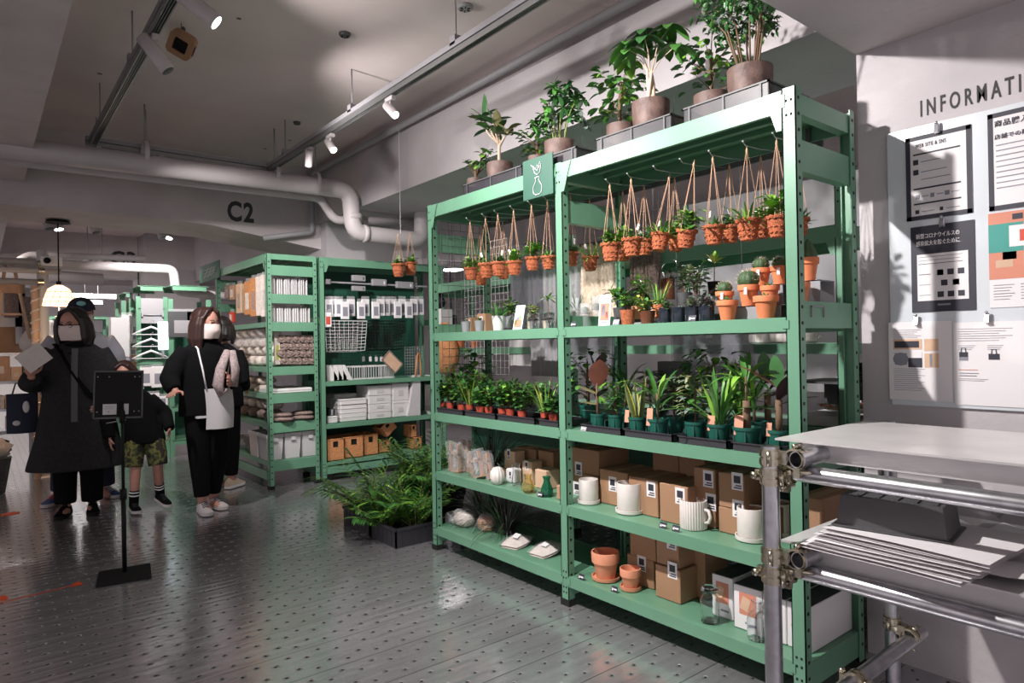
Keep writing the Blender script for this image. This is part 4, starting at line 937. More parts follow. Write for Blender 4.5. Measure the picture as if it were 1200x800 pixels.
stand('dark wooden stand leaning right, next to the fluted vase', 574, 558, X0+.10, .05, .15, -.35, 'wood', False)
def crumple(label, name, u, v, z, rx, ry, rz, mts, rz2=0., bag=None, catg='packet', x=None):
    p = hit(u, v, Z=z) if x is None else at(u, x, z)
    t = thing(name, label, catg, tuple(p[:3]) if x is not None else (p.x, p.y, z), rz2); m = M(); n = 18
    rows = []
    for i in range(8):
        ph = pi*i/7; rows.append([((rx*sin(ph)**.6*cos(2*pi*k/n))*(1+.14*sin(5*k+i*3)), ry*sin(ph)**.6*sin(2*pi*k/n)*(1+.14*sin(7*k+i)), rz-rz*cos(ph)*(1+.05*sin(3*k))) for k in range(n+1)])
    m.sheet(rows); m.build('contents', mts, t)
    if bag:
        m = M(); rows = []
        for i in range(8):
            ph = pi*i/7; rows.append([((rx*1.2*sin(ph)**.5*cos(2*pi*k/n))*(1+.2*sin(4*k+i*2)), ry*1.2*sin(ph)**.5*sin(2*pi*k/n)*(1+.15*sin(5*k+i)), max(.001, rz*1.1-rz*1.2*cos(ph)*(1+.15*sin(3*k)))) for k in range(n+1)])
        m.sheet(rows); m.build('clear_wrapping', bag, t)
    return t
def wisps(label, u, x, z=Z5):
    t = thing('dried_bundle', label, 'dried plant', at(u, x, z)); s = M(); f = M(); strap(f, 160, .30, .006, (8, 5, 1, 5), 1.1, 1.3, .02, .04); f.build('dried_stalks', LEAVES, t); s.tube([(0, 0, 0), (0, 0, .05)], [.05, .035], 12); s.build('wrapping', 'dgrey', t)
crumple('clear bag of white moss on the bottom shelf, leftmost', 'moss_bag', 544, 616, Z5, .05, .075, .045, 'cfab', .2, 'film')
crumple('clear bag of brown bark next to the white moss', 'bark_bag', 570, 622, Z5, .035, .05, .045, 'wick2', .6, 'film')
crumple('clear bag of pale shells under the white moss', 'shell_bag', 536, 613, Z5, .04, .04, .02, 'whitec', 0, 'film')
wisps('dark smoky dried-grass bundle behind the moss bag', 590, X0+.24)
wisps('second dark dried-grass bundle, leftmost at the rear of the bottom shelf', 565, X0+.30)
wisps('dark wispy dried grass behind the wooden stands on the fourth shelf', 575, X0+.28, Z4)
def packet(label, u, v, z, e, rz_):
    p = hit(u, v, Z=z); t = thing('slipper_packet', label, 'packet', (p.x, p.y, z+.012), rz_, 'pale packets on the left bottom shelf'); m = M(); rows = []
    for i in range(7):
        a = i/6; rows.append([((a-.5)*.17, (b-.5)*.12*(.85+.3*sin(pi*a)), .03*sin(pi*a)*sin(pi*b)+.05*a*e) for b in [j/6 for j in range(7)]])
    m.sheet(rows); m.sheet([[(x, y, z-.012) for x, y, z in r] for r in rows]); m.build('fibre_pad', 'cfab', t)
    m = M(); m.ob((-.02, -.01, .045), .05, .035, .001, (.15, -.2, .1)); m.build('label', 'paper', t)
    m = M(); rows = [[(x*1.15, y*1.2, z+.004) for x, y, z in r] for r in rows]; m.sheet(rows); m.build('clear_wrapping', 'film', t)
packet('pale fibre pad in a clear packet with white label, second from the middle post', 606, 638, Z5, .4, .3)
packet('pale fibre pad in a clear packet nearest the middle post', 641, 648, Z5, .6, .1)
# small black price cards
def pcard(label, u, v, z, x=X0+.012, col='print', w_=.036, h_=.026):
    p = hit(u, v, X=x); t = thing('price_card', label, 'price card', (x, p.y, z)); m = M(); m.ob((.006, 0, h_*.5), .0015, w_, h_, (0, .35, 0)); m.build('card', col, t)
    text_mesh('¥', .016, 'paper', 'printed_price', t, (0, -1, 0), (.342, 0, .94), (.0005, w_*.36, h_*.25), .0004); o = t.children
    m = M(); m.ob((.0045, -.005, h_*.5), .0006, w_*.5, h_*.22, (0, .35, 0)); m.build('printed_digits', 'paper', t)
    m = M(); m.box(.004, .016, -w_*.3, w_*.3, 0, .002); m.build('foot', 'film', t)
pcard('small black price card left end of the middle shelf, right bay', 671, 381, Z2)
pcard('small grey price card beside the leaning photo card', 721, 379, Z2, col='printg')
pcard('small black price card in front of the dark glass pots', 810, 374, Z2)
pcard('clear price holder at the left end of the tray shelf', 683, 502, Z3, col='grey')
pcard('small black price card on the fourth shelf, left of the pair', 776, 612, Z4)
pcard('small black price card on the fourth shelf, right of the pair', 791, 616, Z4)
pcard('small black price card in front of the green glass vase', 632, 577, Z4)
pcard('small blue price card in front of the green glass vase', 642, 581, Z4, col='navyp') if False else None
pcard('small black price card on the bottom shelf near the post', 680, 672, Z5)
pcard('small black price card in front of the small terracotta pot', 719, 688, Z5)
def card(label, u, w_, h_, z, x, lean, deco, rzz=0.):
    p = at(u, x, z); t = thing('display_card', label, 'display card', p, rzz); m = M(); m.ob((h_*.5*sin(lean), 0, h_*.5*cos(lean)), .002, w_, h_, (0, lean, 0)); m.build('card', 'paper', t)
    m = M(); 
    for k, (a, b, ww, hh, c) in enumerate(deco): m.mt(c); cz = h_*b; m.ob((cz*sin(lean)-.0018*cos(lean), -w_*a, cz*cos(lean)+.0018*sin(lean)), .0008, w_*ww, h_*hh, (0, lean, 0))
    m.build('print', ['pink', 'printg', 'lfl', 'teal'], t)
card('white picture card with plants leaning against the pots in the left bay', 606, .075, .135, Z2, X0+.05, .22, [(0, .25, .8, .3, 0), (-.1, .45, .3, .15, 1), (.15, .5, .12, .2, 2), (0, .82, .5, .03, 1), (-.25, .3, .2, .2, 2)])
card('pale photo card leaning in front of the clear tube jars, right bay', 708, .072, .145, Z2, X0+.05, .1, [(0, .45, .75, .55, 0), (-.1, .5, .3, .35, 1), (.2, .35, .2, .2, 0), (0, .12, .6, .03, 1), (0, .88, .5, .03, 1)])
for i, (u, w_, h_, x, lb) in enumerate(((549, .055, .10, X0+.26, 'cardboard box with white label behind the leftmost small pot'), (564, .085, .115, X0+.22, 'cardboard box with white label behind the second small pot'))):
    p = at(u, x, Z2); t = thing('cardboard_box', lb, 'box', p); m = M(); m.bbox(0, .1, -w_/2, w_/2, 0, h_, .002); m.build('carton', 'card', t)
    m = M(); m.box(-.001, 0, -.016, .016, h_*.5, h_*.85); m.mt(1); m.box(-.0016, -.001, -.006, .006, h_*.55, h_*.8); m.build('label', ['paper', 'print'], t)
card('small white card standing behind the orange moss ball plant', 738, .055, .07, Z2+.02, X0+.26, .1, [(0, .5, .5, .04, 1)])
card('white card behind the small orange pot', 765, .06, .06, Z2+.05, X0+.31, .1, [(0, .5, .5, .04, 1)])
p = at(747, X0+.40, Z2+.02); t = thing('round_mirror', 'black round disc mirror standing behind the pots in the right bay', 'mirror', p); m = M(); m.lathe([(.085, -.006), (.09, 0), (.085, .006), (.0001, .007)], n=36); 
R90 = Matrix.Rotation(-pi/2, 4, 'Y'); m.v = [tuple(R90 @ V(q)+V((0, 0, .09))) for q in m.v]; m.build('disc', 'black', t); m = M(); m.box(-.01, .05, -.03, .03, 0, .008); m.build('foot', 'black', t)
boxpx('storage_box', 'dark grey box at the rear of the tray shelf, behind the arching leaves', 770, 800, 405, 450, X0+.38, .06, 'dgrey', z0=Z3, h=.32, flaps=False)
# ================================================================== SCAFFOLD TABLE (right)
TZ = .972; TXF, TXB = 1.90, 2.52; TY0, TY1 = -.9, 1.075
def plank(label, xf, xb, y0, y1, z, thick=.045, name='steel_board'):
    t = thing(name, label, 'board', (xf, y0, z-thick)); L = y1-y0; W = xb-xf; m = M()
    m.box(0, W, 0, L, thick-.006, thick); m.box(.035, .04, .02, L-.05, -.012, thick-.006); m.box(W-.04, W-.035, .02, L-.05, -.012, thick-.006)
    m.build('board_top', 'steelw', t); m = M(); m.box(.04, W-.04, L-.055, L-.05, -.012, thick-.006); m.build('end_flange', 'steel', t); return t
TZ2 = .705
plank('wide pale steel board forming the upper level of the scaffold table', 1.885, 2.50, -1.2, TY1, TZ, .05)
plank('pale steel board forming the lower level of the scaffold table', 1.83, 2.50, -1.2, 1.03, TZ2-.02, .05)
PX, PY = 1.765, 1.022
def spole(label, x, y, z1, r=.0243, z0=0):
    t = thing('scaffold_pole', label, 'pole', (x, y, z0)); m = M(); n = 20
    m.tube([(0, 0, 0), (0, 0, z1-z0)], r, n, False); m.tube([(0, 0, z1-z0), (0, 0, .02)], r*.86, n, False); m.lathe([(r*.86, z1-z0), (r, z1-z0)], n=n, close=True); m.build('steel_tube', 'steel', t)
    m = M(); m.lathe([(r*1.9, 0), (r*1.9, .006), (r*1.1, .01), (r*1.1, .03), (r, .03)], n=n); m.build('foot_plate', 'steel', t)
spole('upright steel scaffold pole in the foreground beside the plant rack', PX, PY, TZ-.005)
spole('upright steel scaffold pole at the back against the wall', 2.56, 1.02, .97)
spole('upright steel scaffold pole passing the lower board at the right edge', 2.18, .395, .66+.30) if False else None
def tubeXY(label, a, b, r=.0243, name='scaffold_tube'):
    a = V(a); b = V(b); t = thing(name, label, 'tube', a); m = M(); d = b-a
    m.tube([(0, 0, 0), d], r, 20, False); m.tube([d, (0, 0, 0)], r*.86, 20, False)
    dn, e1, e2 = frame(d)
    for o in (V((0, 0, 0)), d):
        vs = [o+e1*cos(2*pi*k/20)*rr+e2*sin(2*pi*k/20)*rr for rr in (r*.86, r) for k in range(20)]; m.add(vs, [(k, (k+1) % 20, 20+(k+1) % 20, 20+k) for k in range(20)])
    m.build('steel_tube', 'steel', t); return t
HZ1, HZ2 = .905, .625
def ringz(m, c, ax, r, w_=.028, th=.006, n=20):
    c = V(c); d, a, b = frame(V(ax)); rr = [r+.001, r+th, r+th, r+.001]; zz = [-w_/2, -w_/2, w_/2, w_/2]; vs = []; fs = []
    for i in range(4):
        for k in range(n): t = 2*pi*k/n; vs.append(c+d*zz[i]+a*cos(t)*rr[i]+b*sin(t)*rr[i])
    for i in range(4):
        for k in range(n): j = (k+1) % n; i2 = (i+1) % 4; fs.append((i*n+k, i*n+j, i2*n+j, i2*n+k))
    m.add(vs, fs, False)
def coupler(label, c, ax1, off, ax2, r=.0243):
    "two half shells bolted back to back, with hinge ears and nuts"
    t = thing('scaffold_coupler', label, 'coupler', c); m = M(); off = V(off)
    for o, ax in ((V((0, 0, 0)), V(ax1)), (off, V(ax2))):
        ringz(m, o+ax*.012, ax, r, .016); ringz(m, o-ax*.012, ax, r, .016); ringz(m, o, ax, r-.001, .05, .003)
    m.build('clamp_rings', 'brass', t)
    m = M(); m.ob(off*.5, .034, .034, .034, (0, 0, .0)); m.build('swivel_block', 'brass', t)
    for o, ax in ((V((0, 0, 0)), V(ax1)), (off, V(ax2))):
        m = M(); side = ax.cross(off).normalized(); b0 = o+side*(r+.014)
        m.tube([b0-off.normalized()*.03, b0+off.normalized()*.035], .0055, 8); m.tube([b0-off.normalized()*.030, b0-off.normalized()*.018], .011, 6); m.ob(b0, .018, .018, .03)
        b1 = o-side*(r+.012); m.build('bolt', 'brass', t); m = M(); m.tube([b1-ax*.02, b1+ax*.02], .007, 8); m.build('hinge_pin', 'brass', t)
    return t
for z, w_ in ((HZ1, 'upper'), (HZ2, 'lower')):
    tubeXY('horizontal steel tube under the %s board, running to the right' % w_, (1.835, PY-.02, z-.018), (1.835, -1.2, z-.018))
    tubeXY('short open-ended cross tube under the %s board end' % w_, (PX+.01, PY-.075, z+.030), (2.62, PY-.075, z+.030))
    coupler('zinc coupler joining the foreground pole and the %s cross tube' % w_, (PX, PY, z+.03), (0, 0, 1), (0, -.06, 0) if False else (.03, -.066, 0), (1, 0, 0))
    coupler('zinc coupler joining the foreground pole and the %s long tube' % w_, (PX, PY, z-.025), (0, 0, 1), (.068, -.01, 0), (0, 1, 0))
t = tubeXY('low open-ended cross tube near the floor in the bottom right corner', (1.50, .955, .205), (2.64, .955, .205))
coupler('zinc coupler where the low tube meets the back pole', (2.56, 1.02, .245), (0, 0, 1), (0, -.06, -.03), (1, 0, 0))
coupler('zinc coupler with wing bolt halfway along the low tube', (2.12, .955, .205), (1, 0, 0), (0, -.01, -.062), (0, 1, 0))
coupler('zinc coupler at the bottom edge joining foreground pole and low tube', (PX, PY, .215), (0, 0, 1), (0, -.067, -.01), (1, 0, 0))
# things on the lower board
def blk_tub():
    t = thing('plastic_tub', 'upturned black plastic plant tray on the stack of white paper', 'tub', tuple(hit(1052, 617, Z=TZ2+.045)), 0); m = M()
    a, b, h = .135, .075, .085
    def ringp(s, z): return [(-a*s, -b*s*1.2, z), (a*s, -b*s*1.2, z), (a*s, b*s*1.2, z), (-a*s, b*s*1.2, z)]
    vs = ringp(1.0, 0)+ringp(.97, .01)+ringp(.9, h); fs = [(8, 9, 10, 11)]
    for i in range(2):
        for k in range(4): j = (k+1) % 4; fs.append((i*4+k, i*4+j, i*4+4+j, i*4+4+k))
    m.add(vs, fs); m.build('tub_walls', 'dgrey', t); m = M(); m.box(-a*1.06, a*1.06, -b*1.28, b*1.28, 0, .005); m.build('rim', 'dgrey', t)
    m = M(); 
    for k in range(5): m.box(-a*.8+k*.045, -a*.8+k*.045+.01, -b*.9, b*.9, h, h+.004)
    m.build('base_ribs', 'dgrey', t); t.rotation_euler = (0, 0, radians(98))
blk_tub()
SC = hit(1060, 640, Z=TZ2)
for i in range(6):
    t = thing('paper_sheets', 'layer of white wrapping paper, %s from the bottom of the stack' % ORD[i], 'paper', (SC.x+.005*i, SC.y-.01*i, TZ2-.018+i*.010), radians((i*37) % 5-4), 'white wrapping paper stack'); m = M(); rows = []
    for a in range(9): rows.append([((a/8-.5)*.34, (b/10-.5)*.40, .0016*sin(a*1.3+b*.5+i)+.004) for b in range(11)])
    m.sheet(rows); m.sheet([[(x, y, z+.008) for x, y, z in r] for r in rows]); m.build('sheets', 'paper', t)
t = thing('paper_heap', 'crumpled pale paper lying on the lower board further right', 'paper', (2.12, .42, TZ2-.016)); m = M(); rows = []
for a in range(12): rows.append([((a/11-.5)*.5, (b/11-.5)*.5, .018+.014*sin(a*1.1)*cos(b*.8)+.006*sin(b*2.3+a)) for b in range(12)])
m.sheet(rows); m.build('sheets', 'paper', t)
m = M(); rows = []
for a in range(14): rows.append([((a/13-.5)*.36, (b/13-.5)*.62, .05+.05*sin(pi*a/13)*abs(sin(b*.9+a*.5))+.02*sin(b*2.1)) for b in range(14)])
t = thing('plastic_sheet', 'crumpled smoky plastic sheet behind the upturned tray', 'plastic', (2.32, .40, TZ2)); m.sheet(rows); m.build('sheet', 'filmd', t)
# ================================================================== NOTICE BOARD
a = hit(1041, 158, X=XW); b = hit(1043, 473, X=XW)
bz1 = a.z; bz0 = b.z; by = a.y
t = thing('notice_board', 'large glossy white board on the wall under the INFORMATION lettering', 'notice board', (XW, by, bz0)); MT['board'] = mat('glossy_white_board', (.62, .66, .70), .22)
m = M(); m.box(-.013, -.001, -1.8, 0, 0, bz1-bz0); m.build('panel', 'board', t)
XN = XW-.013
def poster(name, label, uvTL, uvBR, bg, parts, frame_=None, cat='poster', curl=0):
    A = hit(*uvTL, X=XN-.003); B = hit(*uvBR, X=XN-.003); w_ = A.y-B.y; h_ = A.z-B.z
    t = thing(name, label, cat, (XN-.002, A.y, B.z)); m = M()
    if curl:
        rows = [[(-.002-curl*(1-z)*(1-z)*.02, -w_*y-.0, h_*z) for y in (0, .25, .5, .75, 1)] for z in (0, .2, .5, .8, 1)]; m.sheet(rows)
    else: m.box(-.0015, 0, -w_, 0, 0, h_)
    m.build('sheet', bg, t)
    if frame_:
        m = M(); f = .016
        for (y0, y1, z0, z1) in ((-w_, -w_+f, 0, h_), (-f, 0, 0, h_), (-w_, 0, 0, f), (-w_, 0, h_-f, h_)): m.box(-.0025, -.0015, y0, y1, z0, z1)
        m.build('printed_border', frame_, t)
    m = M(); cols = ['print', 'printg', 'paper', 'pink', 'teal', 'redp', 'wood', 'woodl']
    for k, (x, y, ww, hh, c) in enumerate(parts):   # fractions from the top left
        m.mt(c); m.box(-.0028-.0002*(k % 4)-(curl*(1-(1-y))*0), -.0016, -w_*(x+ww), -w_*x, h_*(1-y-hh), h_*(1-y))
    if parts: m.build('printing', cols, t)
    return t, w_, h_
def tl(x, y, n, w_, lh, c=1, step=.03): return [(x, y+step*i, w_*(1-.12*((i*7) % 3)), lh, c) for i in range(n)]
t, w_, h_ = poster('framed_notice', 'white notice with black border headed WEB SITE & SNS, upper left of the board', (1061, 163), (1140, 249), 'paper',
    [(.12, .21, .72, .018, 0), (.12, .28, .08, .06, 0), (.24, .31, .3, .008, 1), (.12, .40, .08, .06, 0), (.24, .43, .4, .008, 1), (.24, .52, .45, .008, 1), (.12, .62, .72, .018, 0), (.15, .70, .06, .05, 1), (.38, .70, .06, .05, 1), (.6, .70, .07, .05, 1), (.25, .72, .1, .008, 1), (.48, .72, .1, .008, 1), (.7, .72, .12, .008, 1), (.12, .80, .72, .018, 0), (.14, .88, .06, .045, 0), (.24, .9, .2, .008, 1), (.52, .88, .05, .04, 0), (.62, .9, .2, .008, 1)], 'print')
text_mesh('WEB SITE & SNS', h_*.062, 'print', 'heading', t, (0, -1, 0), (0, 0, 1), (-.003, -w_*.16, h_*.86), .0004, 1.2, sx=.62)
t, w_, h_ = poster('framed_notice', 'white notice with black border and lines of Japanese text, cut by the right picture edge', (1157, 135), (1242, 236), 'paper', [(.12, .25, .6, .008, 1)]+tl(.12, .33, 9, .7, .010, 1, .055), 'print')
text_mesh('商品購入に', h_*.07, 'print', 'heading', t, (0, -1, 0), (0, 0, 1), (-.003, -w_*.10, h_*.86), .0004, 1.1)
text_mesh('店舗での購入', h_*.055, 'print', 'subheading', t, (0, -1, 0), (0, 0, 1), (-.003, -w_*.10, h_*.73), .0002, 1.1)
t, w_, h_ = poster('dark_notice', 'black notice with Japanese heading and rows of small dark icons on a pale panel', (1067, 267), (1144, 363), 'print',
    [(.10, .33, .80, .54, 2)]+[(.12, .36, .7, .006, 1), (.12, .40, .66, .006, 1), (.12, .44, .7, .006, 0)]+[(x, y, .10, .065, 0) for (x, y) in ((.42, .52), (.58, .52), (.74, .52), (.48, .64), (.66, .64), (.42, .77), (.58, .77), (.74, .77))]+[(.13, y, .18, .008, 1) for y in (.56, .68, .80)]+[(.42, .91, .2, .02, 1), (.3, .22, .5, .006, 1)])
text_mesh('新型コロナウイルスの', h_*.062, 'paper', 'heading', t, (0, -1, 0), (0, 0, 1), (-.0035, -w_*.09, h_*.86), .0003, 1.0, sx=.72)
text_mesh('感染拡大を防ぐために', h_*.062, 'paper', 'heading', t, (0, -1, 0), (0, 0, 1), (-.0035, -w_*.09, h_*.775), .0003, 1.0, sx=.72)
t, w_, h_ = poster('picture_poster', 'salmon and teal picture poster with white text area below, at the right edge', (1158, 251), (1245, 357), 'paper',
    [(0, 0, 1, .70, 3), (0, .12, .5, .30, 4), (.3, .15, .5, .22, 2), (.45, .2, .2, .12, 5), (.2, .42, .2, .08, 5), (.5, .45, .25, .1, 7), (.35, .03, .15, .06, 0), (.1, .50, .25, .08, 7)]+tl(.06, .76, 6, .3, .006, 1, .03)+tl(.45, .76, 6, .3, .006, 1, .03))
t, w_, h_ = poster('paper_sheet', 'white sheet with pictures of dark knitwear, lower left on the board', (1041, 378), (1117, 471), 'paper',
    tl(.08, .10, 5, .45, .005, 1, .025)+[(.08, .22, .46, .13, 7), (.10, .245, .40, .085, 0), (.58, .22, .22, .15, 7), (.74, .22, .03, .15, 0), (.08, .38, .46, .20, 2), (.10, .40, .20, .15, 1), (.32, .46, .22, .12, 0), (.58, .40, .22, .18, 7), (.66, .41, .04, .16, 1)]+tl(.08, .60, 11, .5, .005, 1, .027))
for (cx, cy, r_) in ((.20, .475, .085),):
    m = M(); m.ell((-.004, -w_*cx, h_*(1-cy)), .001, w_*r_*1.5, h_*r_, 20, 8); m.build('printed_ball', 'printg', t)
t, w_, h_ = poster('paper_sheet', 'white sheet with two small pictures of handbags, lower right on the board', (1117, 378), (1240, 480), 'paper',
    tl(.05, .08, 6, .55, .005, 1, .028)+[(.06, .36, .09, .10, 0), (.06, .42, .09, .04, 1), (.36, .38, .11, .07, 0)]+tl(.05, .28, 3, .18, .005, 1, .022)+tl(.35, .28, 3, .16, .005, 1, .022)+[(.05, .57, .2, .006, 3)]+tl(.06, .61, 2, .2, .010, 1, .03)+tl(.05, .68, 2, .3, .004, 1, .02))
for (x, y) in ((.105, .36), (.415, .38)):
    m = M(); m.tube([(-.004, -w_*(x-.025), h_*(1-y)), (-.004, -w_*(x-.02), h_*(1-y+.05)), (-.004, -w_*(x+.02), h_*(1-y+.05)), (-.004, -w_*(x+.025), h_*(1-y))], .0012, 5); m.build('printed_handle', 'print', t)
def clip(label, u, v):
    p = hit(u, v, X=XN-.01); t = thing('clip_magnet', label, 'clip', (XN-.003, p.y, p.z), 0, None); m = M()
    m.lathe([(.008, 0), (.008, .012), (.005, .014)], n=14); m.v = [(-z, y, x) for x, y, z in m.v]; m.ob((-.013, 0, -.008), .010, .013, .034, (0, .25, 0)); m.ob((-.008, 0, -.010), .004, .018, .030, (0, -.15, 0)); m.build('clip_body', 'steel', t)
    m = M(); m.ell((-.016, 0, .012), .006, .006, .006, 10, 8); m.build('grip', 'steel', t)
clip('silver clip holding the WEB SITE notice', 1098, 148); clip('silver clip at the top of the black notice', 1104, 258); clip('silver clip above the knitwear sheet', 1074, 373); clip('silver clip above the handbag sheet', 1157, 370)
# ================================================================== SIGN STAND (seen from behind), TAPE, BASKET
p0 = hit(146, 671, Z=0); t = thing('sign_stand', 'black sign stand on a thin pole seen from behind, in front of the shoppers', 'sign stand', (p0.x, p0.y, 0))
bx = [hit(116, 671, Z=0), hit(112, 689, Z=0), hit(178, 678, Z=0), hit(176, 661, Z=0)]
m = M(); bb = [(q.x-p0.x, q.y-p0.y) for q in bx]; m.add([(x, y, 0) for x, y in bb]+[(x, y, .008) for x, y in bb], [(3, 2, 1, 0), (4, 5, 6, 7), (0, 1, 5, 4), (1, 2, 6, 5), (2, 3, 7, 6), (3, 0, 4, 7)]); m.build('base_plate', 'black', t)
m = M(); m.tube([(0, 0, .008), (0, 0, .48)], .0125, 12); m.tube([(0, 0, .42), (0, 0, .48)], .018, 12); m.build('lower_pole', 'black', t)
m = M(); m.tube([(0, 0, .46), (0, 0, .98)], .0085, 12); m.tube([(0, 0, .86), (0, 0, .93)], .014, 12); m.build('upper_pole', 'black', t)
# board faces away from the camera
dd = V((p0.x, p0.y, 0)).normalized(); ax_ = V((dd.y, -dd.x, 0)); X = Matrix.Translation((0, 0, .885)) @ Matrix(((ax_.x, dd.x, 0, 0), (ax_.y, dd.y, 0, 0), (0, 0, 1, 0), (0, 0, 0, 1))) @ Matrix.Rotation(radians(-6), 4, 'X') @ Matrix.Rotation(radians(2), 4, 'Y') @ Matrix.Rotation(radians(-4), 4, 'Z') @ Matrix.Scale(.80, 4)
cx = -.028
m = M(); m.X = X; m.bbox(cx-.155, cx+.155, .012, .03, .0, .345, .004); m.build('board', 'black', t)
m = M(); m.X = X; 
for (x0_, x1_, z0_, z1_) in ((cx-.155, cx-.145, 0, .345), (cx+.145, cx+.155, 0, .345), (cx-.155, cx+.155, 0, .012), (cx-.155, cx+.155, .333, .345)): m.box(x0_, x1_, .006, .012, z0_, z1_)
m.build('board_frame', 'dgrey', t)
m = M(); m.X = X; m.box(cx-.095, cx-.01, .008, .012, .03, .105); m.box(cx+.02, cx+.065, .008, .012, .03, .105); m.mt(1); m.box(cx-.085, cx-.02, .0072, .008, .085, .088); m.box(cx-.085, cx-.03, .0072, .008, .07, .073); m.build('white_labels', ['bin', 'printg'], t)
m = M(); m.X = X
for x in (cx-.13, cx+.13, cx-.06, cx+.1):
    for z in (.05, .3): m.ell((x, .008, z), .005, .003, .005, 8, 6)
m.build('screws', 'grey', t)
m = M(); m.X = X; m.tube([(-.10, .03, -.03), (.02, .03, -.01)], .004, 6); m.build('support_rod', 'grey', t)
tp = [hit(-2, 707, Z=0), hit(93, 684, Z=0)]
d = (tp[1]-tp[0]).normalized(); n_ = V((-d.y, d.x, 0))
t = thing('floor_tape', 'thin orange tape line stuck on the metal floor at the lower left', 'tape', (tp[0].x, tp[0].y, 0)); q = tp[1]-tp[0]; m = M()
m.add([V((0, 0, .001))-n_*.006, q+V((0, 0, .001))-n_*.006, q+V((0, 0, .001))+n_*.006, V((0, 0, .001))+n_*.006], [(0, 1, 2, 3)]); m.add([V((-.3*d.x, -.3*d.y, .001))-n_*.006, V((0, 0, .001))-n_*.006, V((0, 0, .001))+n_*.006, V((-.3*d.x, -.3*d.y, .001))+n_*.006], [(0, 1, 2, 3)]); m.build('tape_strip', 'orange', t)
m = M(); c_ = q+V((0, 0, .0015)); m.add([c_-d*.05-n_*.02, c_+d*.01-n_*.03, c_+d*.012+n_*.05, c_-d*.03+n_*.02], [(0, 1, 2, 3)]); m.build('tape_end_patch', 'orange', t)
p = hit(2, 703, Z=0); t = thing('floor_tape', 'orange tape patch at the left picture edge', 'tape', (p.x, p.y, 0)); m = M(); m.box(-.06, .025, -.01, .05, 0, .0015); m.box(-.02, .02, .05, .075, 0, .0012); m.build('patch', 'orange', t)
p = hit(12, 602, Z=0); t = thing('floor_tape', 'tiny orange tape scrap on the floor at the far left', 'tape', (p.x, p.y, 0)); m = M(); m.box(-.06, .06, -.04, .04, 0, .0015); m.box(-.02, .03, -.06, .06, 0, .0012); m.build('patch', 'orange', t)
p = hit(-14, 580, Z=0); t = thing('wire_bin', 'dark mesh bin filled with beige cloth at the left picture edge', 'bin', (p.x, p.y, 0)); m = M()
for z in [i*.035 for i in range(10)]: m.tube([((.12+.05*z/.3)*cos(k*pi/10), (.12+.05*z/.3)*sin(k*pi/10), z+.01) for k in range(21)], .004, 4)
for k in range(20): m.cyl((.12*cos(k*pi/10), .12*sin(k*pi/10), .005), (.173*cos(k*pi/10), .173*sin(k*pi/10), .33), .003, n=4)
m.lathe([(.115, .006), (.165, .32)], n=20); m.build('mesh_wall', 'dgrey', t)
t = crumple('rolled beige cloths heaped in the mesh bin', 'cloth_heap', 0, 585, .30, .17, .17, .10, 'cfab', 0, None, 'cloth'); t.location = (p.x, p.y, .31)
# ================================================================== TRACKS, LAMPS, PIPES
def rail(label, a, b, w_=.035, h=.03):
    a = V(a); b = V(b); t = thing('lighting_track', label, 'lighting track', a); d = b-a; L = d.length; d.normalize(); s = V((0, 0, 1)).cross(d); m = M()
    def bar(o, ww, hh, zz):
        vs = [V((0, 0, zz))+s*(o+sx*ww/2)+V((0, 0, sz*hh/2))+d*e for e in (0, L) for (sx, sz) in ((-1, -1), (1, -1), (1, 1), (-1, 1))]
        m.add(vs, [(3, 2, 1, 0), (4, 5, 6, 7), (0, 1, 5, 4), (1, 2, 6, 5), (2, 3, 7, 6), (3, 0, 4, 7)])
    bar(0, w_, .006, .012); bar(-w_/2, .006, h, 0); bar(w_/2, .006, h, 0); bar(-.006, .003, h*.6, -.004); bar(.006, .003, h*.6, -.004); m.build('channel', 'track', t)
    m = M(); bar(0, .05, .03, .035); m.build('strut', 'grey', t)
    k = .4
    while k < L: m = M(); q = d*k; m.cyl((q.x, q.y, .04), (q.x, q.y, HC-a.z), .005, n=6); m.ob((q.x, q.y, .06), .05, .05, .05); m.build('hanging_rod', 'grey', t); k += 1.25
    return t
ZT = 2.82
rail('grey lighting track hanging from the ceiling at upper left', (.685, 5.8, ZT), (.685, .8, ZT))
rail('grey lighting track running along the wall above the plant rack', (1.99, 5.8, ZT), (1.99, 1.25, ZT))
rail('grey cross track joining the two long tracks in front of the lettered beam', (.64, 5.8, ZT), (2.04, 5.8, ZT))
rail('thin far lighting track beyond the lettered beam', (-.3, 8.7, 2.80), (1.58, 8.7, 2.80))
def tlamp(label, loc, aim, on=True, L=.125, r=.028, name='spotlight'):
    t = thing(name, label, 'spotlight', loc, 0, None); d = (V(aim)-V(loc)).normalized(); m = M(); m.ob((0, 0, -.012), .03, .09, .024); m.cyl((0, 0, -.02), (0, 0, -.06), .009, n=8); m.build('adapter', 'pipe', t)
    c = V((0, 0, -.075)); m = M(); m.tube([c-d*L*.45, c-d*L*.42, c+d*L*.5, c+d*L*.55], [r*.85, r, r, r*.96], 20); m.build('lamp_head', 'pipe', t)
    if loc[2] < 2.79: m = M(); m.cyl((0, 0, 0), (0, 0, HC-loc[2]), .006, n=6); m.build('drop_rod', 'grey', t)
    m = M(); m.tube([c+d*L*.551, c+d*L*.556], [r*.84, r*.82], 18); m.build('lens', 'lampc' if on else 'dgrey', t); return t
S1 = hit(470, 150, X=1.99); S2 = hit(380, 160, X=1.99)
tlamp('glowing grey cylinder spotlight, nearest of the three on the wall track', (1.99, hit(458, 152, X=1.99).y, ZT-.02), (2.2, 1.6, .9))
